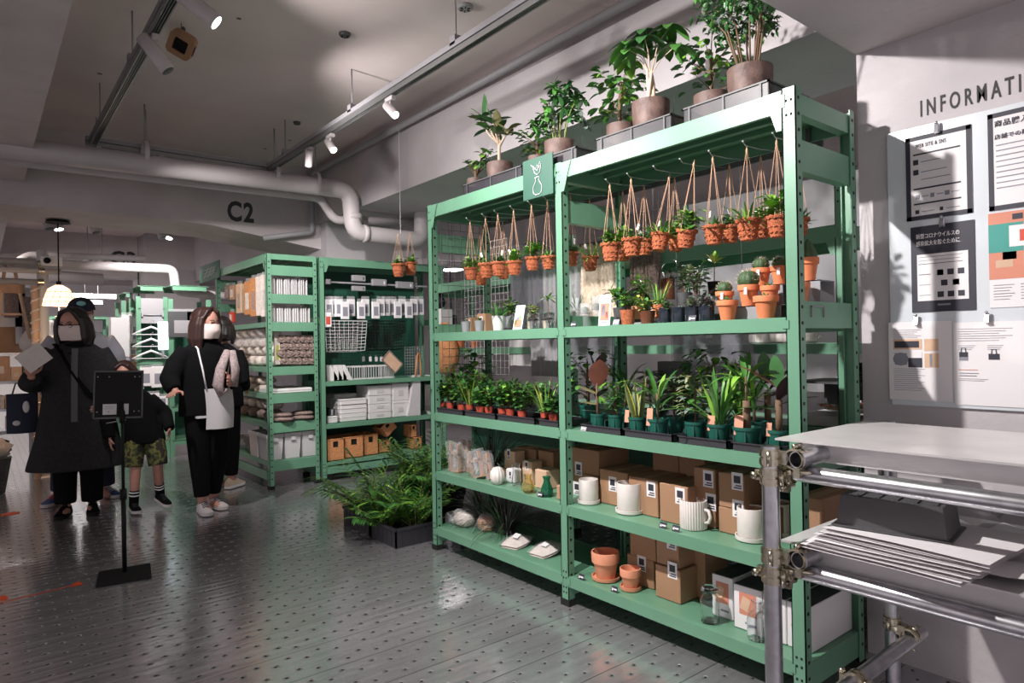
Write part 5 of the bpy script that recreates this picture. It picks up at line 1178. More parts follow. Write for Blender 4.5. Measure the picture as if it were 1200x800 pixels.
tlamp('glowing grey cylinder spotlight, middle of the three on the wall track', (1.99, hit(394, 165, X=1.99).y+.1, ZT-.02), (2.1, 2.2, .6))
tlamp('unlit grey cylinder spotlight, furthest of the three on the wall track', (1.99, hit(384, 165, X=1.99).y+.35, ZT-.02), (2.23, 5.9, .8), False)
tlamp('grey cylinder spotlight beside the hanging wooden device, upper left', (.685, hit(180, 24, X=.685).y, ZT-.02), (1.75, 3.2, 1.2), False, .19, .036)
tlamp('bright spotlight at the top picture edge, upper left', (.73, hit(228, -34, X=.73).y, ZT-.02), (2.5, 2.3, 1.3), True, .19, .036)
tlamp('small grey spotlight on the cross track, left', (hit(115, 168, Y=5.8).x, 5.8, ZT-.02), (.4, 7.5, .5), False)
tlamp('small grey spotlight in the middle of the cross track', (hit(188, 178, Y=5.8).x, 5.8, ZT-.02), (1.6, 7.6, 1), False)
for i, u in enumerate((55, 66, 110, 188, 200)):
    tlamp('distant spotlight beyond the lettered beam, %s from the left' % ORD[i], (hit(u, 280, Y=8.7).x, 8.7, 2.78), (hit(u, 280, Y=8.7).x+(.4 if i != 4 else -.5), 8.2, 1), i == 4 or i == 1, .2, .05)
tlamp('small lit spotlight in the far background above the lamp shade', (hit(120, 325, Y=10.8).x, 10.8, 2.6), (hit(120, 325, Y=12).x, 10, 1), True, .15, .05)
for u, Y in ((103, 10.8),): tlamp('small unlit spotlight in the far background', (hit(u, 325, Y=Y).x, Y, 2.6), (hit(u, 325, Y=Y).x, 10, 1), False, .15, .05)
# wooden tape-dispenser shaped device hanging near the track
p = hit(213, 52, X=.93); t = thing('hanging_device', 'tan rounded device with a black square opening hanging beside the spotlight', 'device', (p.x, p.y, p.z)); a_ = .068
def rr(a, b, r, n=5): return [(sx*(a-r)+r*cos(t0+pi/2*k/n), sy*(b-r)+r*sin(t0+pi/2*k/n)) for sx, sy, t0 in ((1, 1, 0), (-1, 1, pi/2), (-1, -1, pi), (1, -1, 1.5*pi)) for k in range(n+1)]
RD = Matrix.Rotation(radians(-38), 4, 'Z') @ Matrix.Rotation(radians(38), 4, 'X') @ Matrix.Rotation(radians(35), 4, 'Y')
m = M(); m.X = RD; P_ = rr(a_, a_, .03); Q_ = rr(a_*.55, a_*.55, .01); n_ = len(P_); vs = [(x, -.03, z) for x, z in P_]+[(x, -.03, z) for x, z in Q_]+[(x, .03, z) for x, z in P_]+[(x, .03, z) for x, z in Q_]; fs = []
for k in range(n_): j = (k+1) % n_; fs += [(k, j, n_+j, n_+k), (2*n_+k, 3*n_+k, 3*n_+j, 2*n_+j), (k, 2*n_+k, 2*n_+j, j), (n_+k, n_+j, 3*n_+j, 3*n_+k)]
m.add(vs, fs); m.build('tan_shell', 'wood2', t) if 'wood2' in MT else m.build('tan_shell', 'card', t)
m = M(); m.X = RD; m.box(-a_*.54, a_*.54, -.02, .02, -a_*.54, a_*.54); m.box(a_-.001, a_+.002, -.012, .012, -.03, .03); m.build('black_core', 'black', t)
m = M(); m.tube([(0, 0, .07), (.0, .01, .16), (0, 0, HC-p.z)], .002, 5); m.ell((.01, 0, .09), .012, .012, .015, 10, 8); m.build('hanging_wire', 'dgrey', t)
# big white pipes
YP = 5.67
def P(u, v, Y=YP): return hit(u, v, Y=Y)
def pipe(label, pts, r, mt_='pipe', collars=(), n=16, name='ceiling_pipe'):
    pts = [V(q) for q in pts]; sm = [pts[0]]
    for i in range(1, len(pts)-1):
        a_, b_, c_ = pts[i-1], pts[i], pts[i+1]; q = min(r*1.5, (a_-b_).length*.45, (c_-b_).length*.45); s = b_+(a_-b_).normalized()*q; e = b_+(c_-b_).normalized()*q
        for k in range(6): t_ = k/5; sm.append(s*(1-t_)**2+b_*2*t_*(1-t_)+e*t_**2)
    sm.append(pts[-1]); t = thing(name, label, 'pipe', pts[0]); m = M(); m.tube([q-pts[0] for q in sm], r, n); m.build('pipe_wall', mt_, t)
    m = M()
    for c0, c1 in collars: c0 = V(c0)-pts[0]; c1 = V(c1)-pts[0]; m.tube([c0, c1], r*1.08, n)
    if collars: m.build('collar', mt_, t)
    return t
A0 = P(-60, 178); A1 = P(405, 219); zc = (P(0, 181).z+P(387, 219).z)/2
xe = P(410, 240).x; zlow = P(440, 275).z; xr = P(494, 265).x
pipe('thick white pipe crossing below the ceiling, stepping down and up again before the column', [(-3.5, YP, P(0, 181).z), (xe, YP, P(387, 220).z), (xe+.03, YP, zlow), (xr, YP, zlow-.01), (xr+.02, YP, HC)], .077,
     collars=[((xe+.03, YP, zlow+.12), (xe+.03, YP, zlow+.17)), ((xe+.12, YP, zlow), (xe+.17, YP, zlow))], n=20)
pipe('thinner white pipe running behind and under the thick one', [(-3.5, YP+.22, P(0, 191, YP+.22).z), (P(375, 232, YP+.22).x, YP+.22, P(370, 231, YP+.22).z), (P(392, 232, YP+.22).x, YP+.22, P(395, 258, YP+.22).z), (P(485, 262, YP+.22).x, YP+.22, P(470, 258, YP+.22).z)], .04)
for i, (u, v0) in enumerate(((170, 175), (322, 200), (370, 210))):
    q = P(u, v0); t = thing('pipe_hanger', 'thin rod and clamp holding up the thick pipe, %s from the left' % ORD[i], 'pipe hanger', (q.x, YP, q.z+.06)); m = M(); m.cyl((0, 0, 0), (0, 0, HC-q.z-.06), .006, n=6); m.build('rod', 'grey', t); m = M(); ringz(m, (0, 0, -.09), (1, 0, 0), .088, .03, .006); m.build('clamp_ring', 'pipe', t)
pipe('grey conduit following the ceiling edge and dropping down the column by C2', [(XB-.10, 1.4, 3.08), (XB-.10, YB-.10, 3.08), (XB-.10, YB-.10, 2.47), (XB-.6, YB-.08, 2.37)], .028, 'grey', n=10, name='conduit')
None and pipe('thin conduit along the top of the wall above the plant rack', [(XB-.03, 1.3, 2.93), (XB-.03, YB-.2, 2.93)], .018, 'pipe', n=8, name='conduit')
pipe('far white pipe with a step, beyond the lettered beam', [(-3, 8.95, hit(0, 312, Y=8.95).z), (hit(203, 315, Y=8.95).x, 8.95, hit(200, 315, Y=8.95).z), (hit(206, 340, Y=8.95).x, 8.95, hit(206, 341, Y=8.95).z), (hit(260, 350, Y=8.95).x+.8, 8.95, hit(250, 350, Y=8.95).z-.03)], .055)
pipe('far curved white pipe above the stepped one', [(hit(20, 302, Y=10).x, 10, hit(20, 306, Y=10).z), (hit(34, 298, Y=10).x, 10, hit(34, 298, Y=10).z), (hit(170, 303, Y=10).x, 10, hit(170, 303, Y=10).z)], .04)
pipe('far pale duct behind the stepped pipe', [(-3, 11.4, 2.42), (1.45, 11.4, 2.33)], .09)
# ================================================================== PEOPLE  (local frame: facing +X, left = +Y)
def remesh(ob, vox, smooth=4):
    md = ob.modifiers.new('r', 'REMESH'); md.mode = 'VOXEL'; md.voxel_size = vox; md.use_smooth_shade = True
    s = ob.modifiers.new('s', 'SMOOTH'); s.factor = .5; s.iterations = smooth
    dg = bpy.context.evaluated_depsgraph_get(); dg.update(); me = bpy.data.meshes.new_from_object(ob.evaluated_get(dg))
    mats = [x for x in ob.data.materials]; ob.modifiers.clear(); ob.data = me
    if not me.materials:
        for x in mats: me.materials.append(x)
    me.polygons.foreach_set('use_smooth', [True]*len(me.polygons)); return ob
def rings(m, R_, n=20, power=1.):
    "loft of elliptical rings (x,y,z,rx,ry)"
    vs = []; fs = []
    for (x, y, z, rx, ry) in R_:
        for k in range(n):
            t = 2*pi*k/n; vs.append((x+rx*cos(t), y+ry*math.copysign(abs(sin(t))**power, sin(t)), z))
    for i in range(len(R_)-1):
        for k in range(n): j = (k+1) % n; fs.append((i*n+k, i*n+j, i*n+n+j, i*n+n+k))
    fs.append(tuple(range(n-1, -1, -1))); q = (len(R_)-1)*n; fs.append(tuple(range(q, q+n))); m.add(vs, fs, True)
def hand(m, w_, d, nrm, side, s=1., curl=.5):
    "palm, four unequal bent fingers, thumb leaving the side of the palm; nrm = direction the palm faces"
    w_ = V(w_); d = V(d).normalized(); nrm = V(nrm); nrm = (nrm-d*nrm.dot(d)).normalized(); a = d.cross(nrm)*side
    c = w_+d*.045*s; R_ = Matrix((d, a, nrm)).transposed()
    m.ell(c, .050*s, .040*s, .016*s, 14, 9, R_)
    for k, L in enumerate((.070, .080, .074, .058)):
        o = (.027-.018*k)*s; p = w_+d*.080*s+a*o; dd = (d+a*(.10-.07*k)).normalized(); pts = [p-dd*.02*s]; cur = 0
        for q, f in enumerate((.45, .32, .26)):
            pts.append(pts[-1]+dd*L*f*s*(1.25 if q == 0 else 1)); cur += curl*(.5 if q == 0 else .75); dd = (dd*cos(curl*.7)+nrm*sin(curl*.7)).normalized()
        m.tube(pts, [.0092*s, .0088*s, .0080*s, .0066*s], 8)
    p = w_+d*.025*s+a*.034*s; dd = (d*.55+a*.8+nrm*.25).normalized(); q = p+dd*.032*s; d2 = (d*.85+a*.25+nrm*.45*(.5+curl)).normalized()
    m.tube([p-dd*.01, q, q+d2*.028*s, q+d2*.05*s], [.013*s, .011*s, .0095*s, .0075*s], 8)
def human(label, loc, rz, H, J, parts):
    s = H/1.6; t = thing('person', label, 'person', loc, rz); j = {k: (V(v) if not isinstance(v[0], tuple) else v) for k, v in J.items()}
    m = M()
    hd = j['head']; yaw, pit, roll = J['turn']; RH = Euler((roll, pit, yaw)).to_matrix(); k = s if s > .9 else s*1.12
    def h(x, y, z): return hd+RH @ V((x*k, y*k, z*k))
    m.ell(h(0, 0, .03), .098*k, .078*k, .100*k, 18, 12, RH); m.ell(h(.02, 0, -.035), .070*k, .060*k, .082*k, 16, 10, RH)
    m.ell(h(.058, 0, -.085), .028*k, .030*k, .024*k, 10, 8, RH)                       # chin
    m.tube([h(.088, 0, .012), h(.108, 0, -.025), h(.092, 0, -.035)], [.009*k, .014*k, .010*k], 8)      # nose
    for sg in (-1, 1): m.ell(h(-.005, sg*.080, -.005), .016*k, .009*k, .030*k, 10, 8, RH); m.ell(h(.082, sg*.032, .012), .012*k, .018*k, .009*k, 8, 6, RH); m.ell(h(.068, sg*.045, -.025), .02*k, .018*k, .02*k, 8, 6, RH)
    m.tube([h(.092, -.022, -.062), h(.098, 0, -.060), h(.092, .022, -.062)], [.005*k, .008*k, .005*k], 6)  # lips
    nk = j['neck']; m.tube([h(-.01, 0, -.05), nk+V((0, 0, .02)), nk-V((0, 0, .05))], [.052*k, .055*k, .07*k], 14)
    pv = j['pelvis']; ch = (j['shL']+j['shR'])/2
    m.tube([pv+V((0, 0, -.05*s)), pv+V((0, 0, .08*s)), ch+V((0, 0, -.12*s)), ch+V((0, 0, -.02))], [.10*s, .10*s, .11*s, .085*s], 16, flat=.8)
    for S in 'LR': j['sb'+S] = ch+(j['sh'+S]-ch)*.84-V((0, 0, .03*s))
    m.tube([j['sbL'], ch-V((0, 0, .012)), j['sbR']], [.034*s, .06*s, .034*s], 12)
    for S, sg in (('L', 1), ('R', -1)):
        m.tube([j['sb'+S], j['sb'+S].lerp(j['el'+S], .5), j['el'+S], j['el'+S].lerp(j['wr'+S], .4), j['wr'+S]], [.036*s, .038*s, .034*s, .036*s, .024*s], 12)
        hp = pv+V((0, sg*.085*s, -.02)); m.tube([hp, hp.lerp(j['kn'+S], .5), j['kn'+S], j['kn'+S].lerp(j['an'+S], .35), j['an'+S]], [.085*s, .072*s, .05*s, .05*s, .034*s], 14)
        f = V(J.get('ft'+S, (1, 0, 0))).normalized(); m.tube([j['an'+S]-f*.03*s-V((0, 0, .04*s)), j['an'+S]+f*.06*s-V((0, 0, .04*s)), j['an'+S]+f*.14*s-V((0, 0, .05*s))], [.034*s, .036*s, .02*s], 10); m.ell(j['an'+S], .036*s, .032*s, .05*s, 10, 8)
        hdn = J['hand'+S]; hand(m, j['wr'+S], hdn[0], hdn[1], 1 if S == 'R' else -1, s, hdn[2])
    b = m.build('body', 'skin', t); remesh(b, .0058, 3)
    parts(t, j, h, RH, k, s); return t
def shoe(t, an, f, s, mats, name='shoe'):
    f = V(f).normalized(); a = V((-f.y, f.x, 0)).normalized(); u = f.cross(a); o = V(an)-V((0, 0, .075*s)); Rr = Matrix(((f.x, a.x, u.x, o.x), (f.y, a.y, u.y, o.y), (f.z, a.z, u.z, o.z), (0, 0, 0, 1)))
    m = M(); m.X = Rr
    secs = [(-.065, .028, .075), (-.04, .036, .095), (.0, .038, .10), (.05, .040, .078), (.10, .046, .058), (.145, .044, .045), (.175, .030, .032), (.188, .010, .022)]
    rows = [[(x*s, w_*s*cos(q)*1., (.022+(h_-.022)*max(0, sin(q)))*s) for q in [pi*i/10 for i in range(11)]] for x, w_, h_ in secs]; m.sheet(rows)
    m.add([rows[0][i] for i in range(11)], [tuple(range(11))]); o_ = m.build(name, mats[0], t)
    m = M(); m.X = Rr; n = len(secs); top = [(x*s, w_*1.06*s, .026*s) for x, w_, h_ in secs]+[(x*s, -w_*1.06*s, .026*s) for x, w_, h_ in reversed(secs)]; bot = [(x, y, 0) for x, y, z in top]; N = len(top)
    m.add(top+bot, [tuple(range(N-1, -1, -1)), tuple(range(N, 2*N))]+[(i, (i+1) % N, N+(i+1) % N, N+i) for i in range(N)]); m.build('sole', mats[1], o_)
    m = M(); m.X = Rr
    for i in range(4): x = (.035+.022*i)*s; m.tube([(x, -.024*s, (.083-.009*i)*s), (x+.004, 0, (.090-.009*i)*s), (x, .024*s, (.083-.009*i)*s)], .0035*s, 5)
    m.build('laces', mats[2], o_)
def garment(t, name, mt_, fn, vox=.011, sm=5):
    m = M(); fn(m); return remesh(m.build(name, mt_, t), vox, sm)
def mask_(t, h, RH, k):
    m = M(); rows = []
    for i in range(9):
        v = i/8; z = .008-.115*v; r = []
        for q in range(13):
            a = (q/12-.5)*2.5; bul = 1+.10*sin(pi*v); rx = (.102 if v < .5 else .102-.02*(v-.5)*2)*bul; r.append(h(.010+rx*cos(a)*1.03, .080*sin(a)*1.03, z))
        rows.append(r)
    m.sheet(rows); m.build('face_mask', 'mask', t)
    m = M()
    for sg in (-1, 1): m.tube([h(.03, sg*.079, -.005), h(-.01, sg*.088, .010), h(-.02, sg*.086, -.02), h(.02, sg*.078, -.08)], .0012, 4)
    m.build('mask_loops', 'paper', t)
def eyes(t, h, k):
    m = M()
    for sg in (-1, 1): m.ell(h(.0945, sg*.032, .014), .004*k, .013*k, .0055*k, 10, 6)
    m.build('eyes', 'print', t)
    m = M()
    for sg in (-1, 1): m.tube([h(.098, sg*.016, .034), h(.099, sg*.032, .038), h(.088, sg*.048, .034)], .0028, 5)
    m.build('eyebrows', 'hair', t)
def hair_bob(t, h, RH, k, mt_, length, wide=1., part=0., wavy=0.):
    m = M(); R2 = RH
    m.ell(h(-.030, 0, .052), .106*k, .094*k, .098*k, 20, 12, R2); m.ell(h(-.045, 0, -.01), .085*k, .098*k*wide, .10*k, 18, 12, R2)
    for i in range(15):
        a = radians(62)+radians(236)*i/14; x, y = cos(a), sin(a); pts = [h(x*.085, y*.082*wide, .06), h(x*.098-.008, y*.098*wide, 0), h(x*.10-.012, y*.104*wide, -length*.6)]
        pts.append(h(x*.085-.01+.012*sin(i*2.3)*wavy, y*(.098+.012*sin(i*1.7)*wavy)*wide, -length+.018*sin(i*3.1))); m.tube(pts, [.022*k, .025*k, .026*k, .014*k], 8)
    for sg in (-1, 1):
        for q in (0, 1): m.tube([h(.035-.03*q, part, .138), h(.066-.03*q, sg*.052, .108), h(.046-.02*q, sg*.086, .04), h(.035-.02*q, sg*.094, -.06)], [.015*k, .017*k, .015*k, .010*k], 8)
    remesh(m.build('hair', mt_, t), .006, 2)
def local_frame(px, v, turn):
    p = hit(px, v, Z=0); return p, math.atan2(-p.y, -p.x)+turn
MT['shirtg'] = mat('grey_shirt', (.10, .10, .105), .9)
MT['knit'] = mat('pinkish_grey_knit', (.34, .27, .27), .95, noise=.3, nscale=60)
# ---- woman in the long charcoal coat, reading a box
p1, r1 = local_frame(93, 602, -.12)
J = dict(head=(.03, -.02, 1.475), turn=(-.42, .10, .0), neck=(0, 0, 1.345), pelvis=(0, 0, .84), shL=(0, .165, 1.285), shR=(0, -.165, 1.285), elL=(-.03, .25, 1.02), wrL=(.14, .20, .88), elR=(.03, -.29, 1.03), wrR=(.22, -.26, 1.10),
         knL=(.02, .09, .45), knR=(.02, -.08, .45), anL=(0, .09, .08), anR=(.02, -.085, .08), handR=((.15, -.05, 1), (1, .3, .1), .45), handL=((.6, -.5, -.4), (0, -1, 0), .4))
def parts1(t, j, h, RH, k, s):
    def coat(m):
        rings(m, [(0, 0, 1.36, .055, .06), (0, 0, 1.325, .09, .13), (0, 0, 1.27, .115, .20), (.005, 0, 1.16, .13, .215), (.01, 0, 1.0, .15, .225), (.01, 0, .8, .17, .25), (.01, 0, .6, .20, .285), (.01, -.01, .42, .23, .325), (.01, -.01, .37, .235, .335)], 28)
        m.tube([(0, .15, 1.28), (-.01, .22, 1.14), (-.03, .26, 1.02), (.06, .235, .94), (.13, .205, .89)], [.072, .075, .072, .07, .066], 14)
        m.tube([(0, -.15, 1.28), (.0, -.235, 1.15), (.03, -.30, 1.02), (.13, -.285, 1.045), (.20, -.265, 1.085)], [.072, .078, .082, .076, .066], 14)
        for i in range(6): a = -2+.75*i; m.tube([(.01+.2*cos(a), .28*sin(a), .38), (.01+.16*cos(a), .23*sin(a), .7)], [.028, .004], 6)
    garment(t, 'coat', 'coat', coat, .010, 4)
    garment(t, 'trousers', 'blk', lambda m: [m.tube([(0, sg*.085, .8), (.02, sg*.09, .45), (.01, sg*.088, .10)], [.11, .088, .075], 14) for sg in (-1, 1)], .010)
    shoe(t, j['anL'], (1, .12, 0), .95, ('blk', 'black', 'blk')); shoe(t, j['anR'], (1, -.15, 0), .95, ('blk', 'black', 'blk'))
    m = M(); rows = [[(x, y, z) for y in (-.022, -.008, .008, .020)] for z, x in ((1.30, .105), (1.2, .135), (1.05, .158), (.9, .172), (.74, .190))]; m.sheet(rows); m.sheet([[(x+.002, y, z) for x, y, z in reversed(r)] for r in rows]); m.build('inner_shirt', 'shirtg', t)
    m = M(); m.tube([(.03, -.14, 1.335), (.10, -.09, 1.28), (.142, -.01, 1.12), (.165, .09, .95), (.13, .2, .84)], .022, 8, flat=.25); m.build('shoulder_strap', 'blk', t)
    m = M(); m.ell((.118, -.03, 1.262), .006, .010, .010, 10, 8); m.ell((.085, 0, 1.33), .05, .075, .016, 14, 8); m.build('collar_and_button', 'blk', t)
    hair_bob(t, h, RH, k, 'hair', .155, 1.16, .01, 1.); mask_(t, h, RH, k); eyes(t, h, k)
    m = M()
    for sg in (-1, 1): m.tube([h(.108, sg*.034+.024*cos(a*pi/6), .010+.017*sin(a*pi/6)) for a in range(13)], .0022, 5); m.tube([h(.106, sg*.058, .014), h(.06, sg*.086, .012), h(0, sg*.088, .0)], .0022, 5)
    m.tube([h(.108, -.01, .012), h(.108, .01, .012)], .0022, 5); m.build('glasses', 'black', t)
w1 = human('person in a long charcoal coat, glasses and white mask, holding up a pale box', (p1.x, p1.y, 0), r1, 1.6, J, parts1)
def toworld(p, rz, q): return V(p)+Matrix.Rotation(rz, 3, 'Z') @ V(q)
q = toworld((p1.x, p1.y, 0), r1, (.265, -.235, 1.235)); t = thing('pale_box', 'flat pale pink box held up by the shopper in the charcoal coat', 'box', q, r1+.2); m = M(); m.ob((0, 0, 0), .03, .175, .15, (radians(38), 0, .15)); m.build('box_body', 'whitec', t); m = M(); m.ob((-.002, 0, 0), .031, .177, .02, (radians(38), 0, .15)); m.build('side_band', 'paper', t)
q = toworld((p1.x, p1.y, 0), r1, (-.02, -.36, .66)); t = thing('tote_bag', 'navy tote bag with white print at the left of the charcoal coat', 'bag', q, r1); m = M()
m.sheet([[(.045*sin(pi*i/8)*(1-.4*jz)*sg+0, -.10+.20*i/8, .30*jz) for i in range(9)] for jz in (0, .33, .66, 1) for sg in (1,)]); m.sheet([[(-.045*sin(pi*i/8)*(1-.4*jz), -.10+.20*i/8, .30*jz) for i in range(9)] for jz in (0, .33, .66, 1)]); m.build('bag_body', 'navyb', t) if 'navyb' in MT else m.build('bag_body', 'navy', t)
m = M(); m.ell((.034, .03, .20), .010, .022, .045, 12, 8); m.ell((.036, -.03, .08), .012, .026, .02, 10, 8); m.build('print', 'bin', t); m = M(); m.tube([(0, -.06, .30), (0, -.04, .38), (0, .04, .38), (0, .06, .30)], .006, 6); m.build('handle', 'navy', t)
# ---- person in cap behind
p2, r2 = local_frame(98, 585, .1)
J = dict(head=(.02, 0, 1.585*1.0), turn=(-.1, .05, 0), neck=(0, 0, 1.455), pelvis=(0, 0, .90), shL=(0, .185, 1.39), shR=(0, -.185, 1.39), elL=(-.05, .27, 1.12), wrL=(.1, .24, .92), elR=(-.05, -.27, 1.12), wrR=(.1, -.24, .92),
         knL=(.02, .14, .48), knR=(.02, -.16, .48), anL=(0, .165, .08), anR=(.02, -.185, .08), handR=((.5, .3, -1), (0, 1, 0), .4), handL=((.5, -.3, -1), (0, -1, 0), .4))
MT['puff'] = mat('pale_grey_quilted_cloth', (.36, .35, .40), .7, bump=.5, bscale=18); MT['shoeb'] = mat('blue_shoe', (.02, .06, .20), .6); MT['shoew'] = mat('white_shoe', (.55, .5, .5), .6); MT['beige'] = mat('cream_shoe', (.62, .48, .36), .7); MT['gold'] = mat('teal_cap_badge', (.25, .55, .55), .4)
def parts2(t, j, h, RH, k, s):
    def jk(m):
        rings(m, [(0, 0, 1.47, .06, .07), (0, 0, 1.43, .10, .15), (0, 0, 1.37, .13, .225), (0, 0, 1.2, .15, .24), (0, 0, 1.0, .155, .235), (0, 0, .88, .15, .22)], 24)
        for sg in (-1, 1): m.tube([(0, sg*.17, 1.38), (-.02, sg*.25, 1.25), (-.05, sg*.275, 1.12), (.03, sg*.26, 1.0), (.09, sg*.245, .94)], [.08, .082, .078, .07, .06], 14)
    garment(t, 'jacket', 'puff', jk, .011)
    garment(t, 'trousers', 'navy', lambda m: [m.tube([(0, sg*.09, .9), (.02, sg*.14, .48), (.0, sg*.17, .10)], [.12, .09, .07], 14) for sg in (-1, 1)], .011)
    shoe(t, j['anL'], (1, .5, 0), 1.0, ('shoeb', 'shoew', 'paper')); shoe(t, j['anR'], (1, -.75, 0), 1.0, ('shoeb', 'shoew', 'redp'))
    mask_(t, h, RH, k); eyes(t, h, k)
    m = M(); m.ell(h(-.03, 0, .01), .085*k, .088*k, .10*k, 16, 10, RH); m.build('hair', 'hair', t)
    m = M(); rows = [[h(-.012+.118*cos(a)*cos(e), .100*sin(a)*cos(e), .045+.105*sin(e)) for a in [2*pi*i/20 for i in range(21)]] for e in [pi/2*q/6 for q in range(7)]]; m.sheet(rows); m.sheet([[h(.09+x, y, .05-x*.25) for y in (-.07, -.035, 0, .035, .07)] for x in (0, .02, .045, .06)]); c_ = m.build('cap', 'navy', t)
    m = M(); m.ell(h(.108, 0, .095), .010*k, .032*k, .020*k, 12, 8); m.build('badge', 'gold', c_)
w2 = human('person in a navy cap and pale grey jacket standing behind the charcoal coat', (p2.x, p2.y, 0), r2, 1.70, J, parts2)
# ---- child
p3, r3 = local_frame(171, 597, .05); 
J = dict(head=(.03, -.13, 1.075), turn=(-.2, .2, .15), neck=(.01, -.09, .965), pelvis=(0, 0, .60), shL=(0, .05, .915), shR=(0, -.20, .915), elL=(.0, .15, .76), wrL=(.10, .17, .64), elR=(.0, -.26, .74), wrR=(.06, -.24, .60),
         knL=(.05, .085, .33), knR=(.06, -.07, .325), anL=(-.05, .105, .105), anR=(.05, -.085, .075), ftL=(1, .45, -.25), ftR=(1, .2, 0), handR=((.3, .1, -1), (0, 1, 0), .5), handL=((.4, -.2, -.9), (0, -1, 0), .5))
def parts3(t, j, h, RH, k, s):
    def hd_(m):
        rings(m, [(.01, -.09, .985, .05, .055), (.01, -.085, .955, .08, .10), (0, -.075, .90, .088, .14), (0, -.05, .80, .088, .14), (0, -.02, .68, .095, .14), (0, 0, .58, .105, .15), (0, 0, .535, .105, .15)], 22)
        for S in 'LR': m.tube([j['sb'+S], j['sb'+S].lerp(j['el'+S], .5), j['el'+S], j['wr'+S]], [.055, .056, .052, .042], 12)
        m.ell((-.07, -.09, .945), .06, .085, .05, 12, 8)
    garment(t, 'hooded_jacket', 'blk', hd_, .010)
    garment(t, 'shorts', 'camo', lambda m: [m.tube([(0, sg*.05, .60), (.03, sg*.080, .45), (.045, sg*.088, .355)], [.085, .076, .070], 14) for sg in (-1, 1)], .007, 2)
    shoe(t, j['anL']-V((-.01, 0, .0)), (1, .45, -.25), .78, ('blk', 'shoew', 'print')); shoe(t, j['anR'], (1, .15, 0), .78, ('blk', 'shoew', 'print'))
    for S in 'LR':
        a_ = j['an'+S]; d_ = (j['kn'+S]-a_).normalized(); m = M(); m.tube([a_-d_*.02, a_+d_*.10], [.034, .036], 12); o_ = m.build('sock', 'blk', t); m = M()
        for q in (.055, .08): m.tube([a_+d_*q, a_+d_*(q+.010)], [.0365, .037], 12)
        m.build('stripes', 'paper', o_)
    hair_bob(t, h, RH, k, 'hairb', .09, 1.05, 0, .6); mask_(t, h, RH, k); eyes(t, h, k)
w3 = human('child in a black hooded jacket and camouflage shorts, head half hidden by the sign stand', (p3.x, p3.y, 0), r3, 1.18, J, parts3)
# ---- woman in black with the white tote
p4, r4 = local_frame(244, 598, .35)
J = dict(head=(.02, .0, 1.465), turn=(.42, .02, 0), neck=(0, 0, 1.335), pelvis=(0, 0, .84), shL=(0, .155, 1.275), shR=(0, -.155, 1.275), elL=(.02, .20, 1.03), wrL=(.20, .10, 1.0), elR=(.04, -.27, 1.05), wrR=(.16, -.28, .96),
         knL=(.02, .05, .45), knR=(.04, -.07, .45), anL=(-.06, .06, .08), anR=(.05, -.06, .08), handR=((.7, -.5, -.1), (0, .3, -1), .45), handL=((.6, -.2, .2), (0, -1, .2), .8))
def parts4(t, j, h, RH, k, s):
    def jk(m):
        rings(m, [(0, 0, 1.355, .055, .06), (0, 0, 1.32, .085, .12), (0, 0, 1.265, .11, .19), (0, 0, 1.15, .125, .205), (0, 0, 1.0, .13, .20), (0, 0, .86, .14, .205), (0, 0, .76, .145, .21)], 24)
        m.tube([(0, .14, 1.27), (0, .19, 1.14), (.02, .205, 1.03), (.12, .15, 1.01), (.18, .11, 1.0)], [.07, .074, .068, .06, .052], 14)
        m.tube([(0, -.14, 1.27), (.0, -.22, 1.16), (.04, -.28, 1.05), (.10, -.285, 1.0), (.14, -.28, .97)], [.07, .078, .076, .064, .052], 14)
    garment(t, 'jacket', 'blk', jk, .010)
    garment(t, 'trousers', 'blk', lambda m: [m.tube([(0, sg*.07, .82), (.03, sg*.07, .45), ((.05 if sg < 0 else -.06), sg*.062, .13)], [.105, .083, .058], 14) for sg in (-1, 1)], .010)
    shoe(t, j['anR'], (1, -.1, 0), .95, ('shoew', 'shoew', 'print')); shoe(t, j['anL'], (1, .2, 0), .95, ('shoew', 'shoew', 'print'))
    hair_bob(t, h, RH, k, 'hairb', .19, 1.08, .02, .2); mask_(t, h, RH, k); eyes(t, h, k)
    m = M(); m.box(-.14, .142, -.12, .12, .745, .762); m.build('shirt_hem', 'paper', t)
w4 = human('person in black with white mask and long dark hair, hand resting on the child', (p4.x, p4.y, 0), r4, 1.58, J, parts4)
W4 = lambda q: toworld((p4.x, p4.y, 0), r4, q)
t = thing('tote_bag', 'white canvas tote bag hanging from the shoulder of the shopper in black', 'bag', W4((.17, .03, .66)), r4); m = M()
fr = [[(.04*sin(pi*i/10)*(1-.6*z)*1.3, -.10-.008*z+.21*i/10+.01*sin(3*z), .31*z) for i in range(11)] for z in (0, .12, .3, .5, .75, 1)]; m.sheet(fr); m.sheet([[(-x*.6, y, z) for x, y, z in r] for r in fr]); m.build('bag_body', 'bin', t)
m = M(); m.tube([(.01, -.095, .31), (-.015, -.11, .45), (-.06, -.13, .62), (-.17, -.13, .67)], .007, 6); m.tube([(-.02, .06, .31), (-.03, .10, .5), (-.1, .14, .6)], .006, 6); m.build('strap', 'paper', t)
t = thing('scarf', 'folded pinkish grey knitted scarf held against the chest of the shopper in black', 'scarf', W4((.20, .07, 1.0)), r4); m = M(); m.tube([(-.05, .04, .26), (-.01, -.03, .12), (.01, -.06, .0), (.02, -.04, -.08), (.02, .0, -.04)], [.03, .042, .046, .036, .02], 12, flat=.7); m.tube([(-.04, .07, .26), (0, .08, .12), (.02, .06, -.02)], [.03, .036, .03], 12, flat=.7); m.build('knit', 'knit', t)
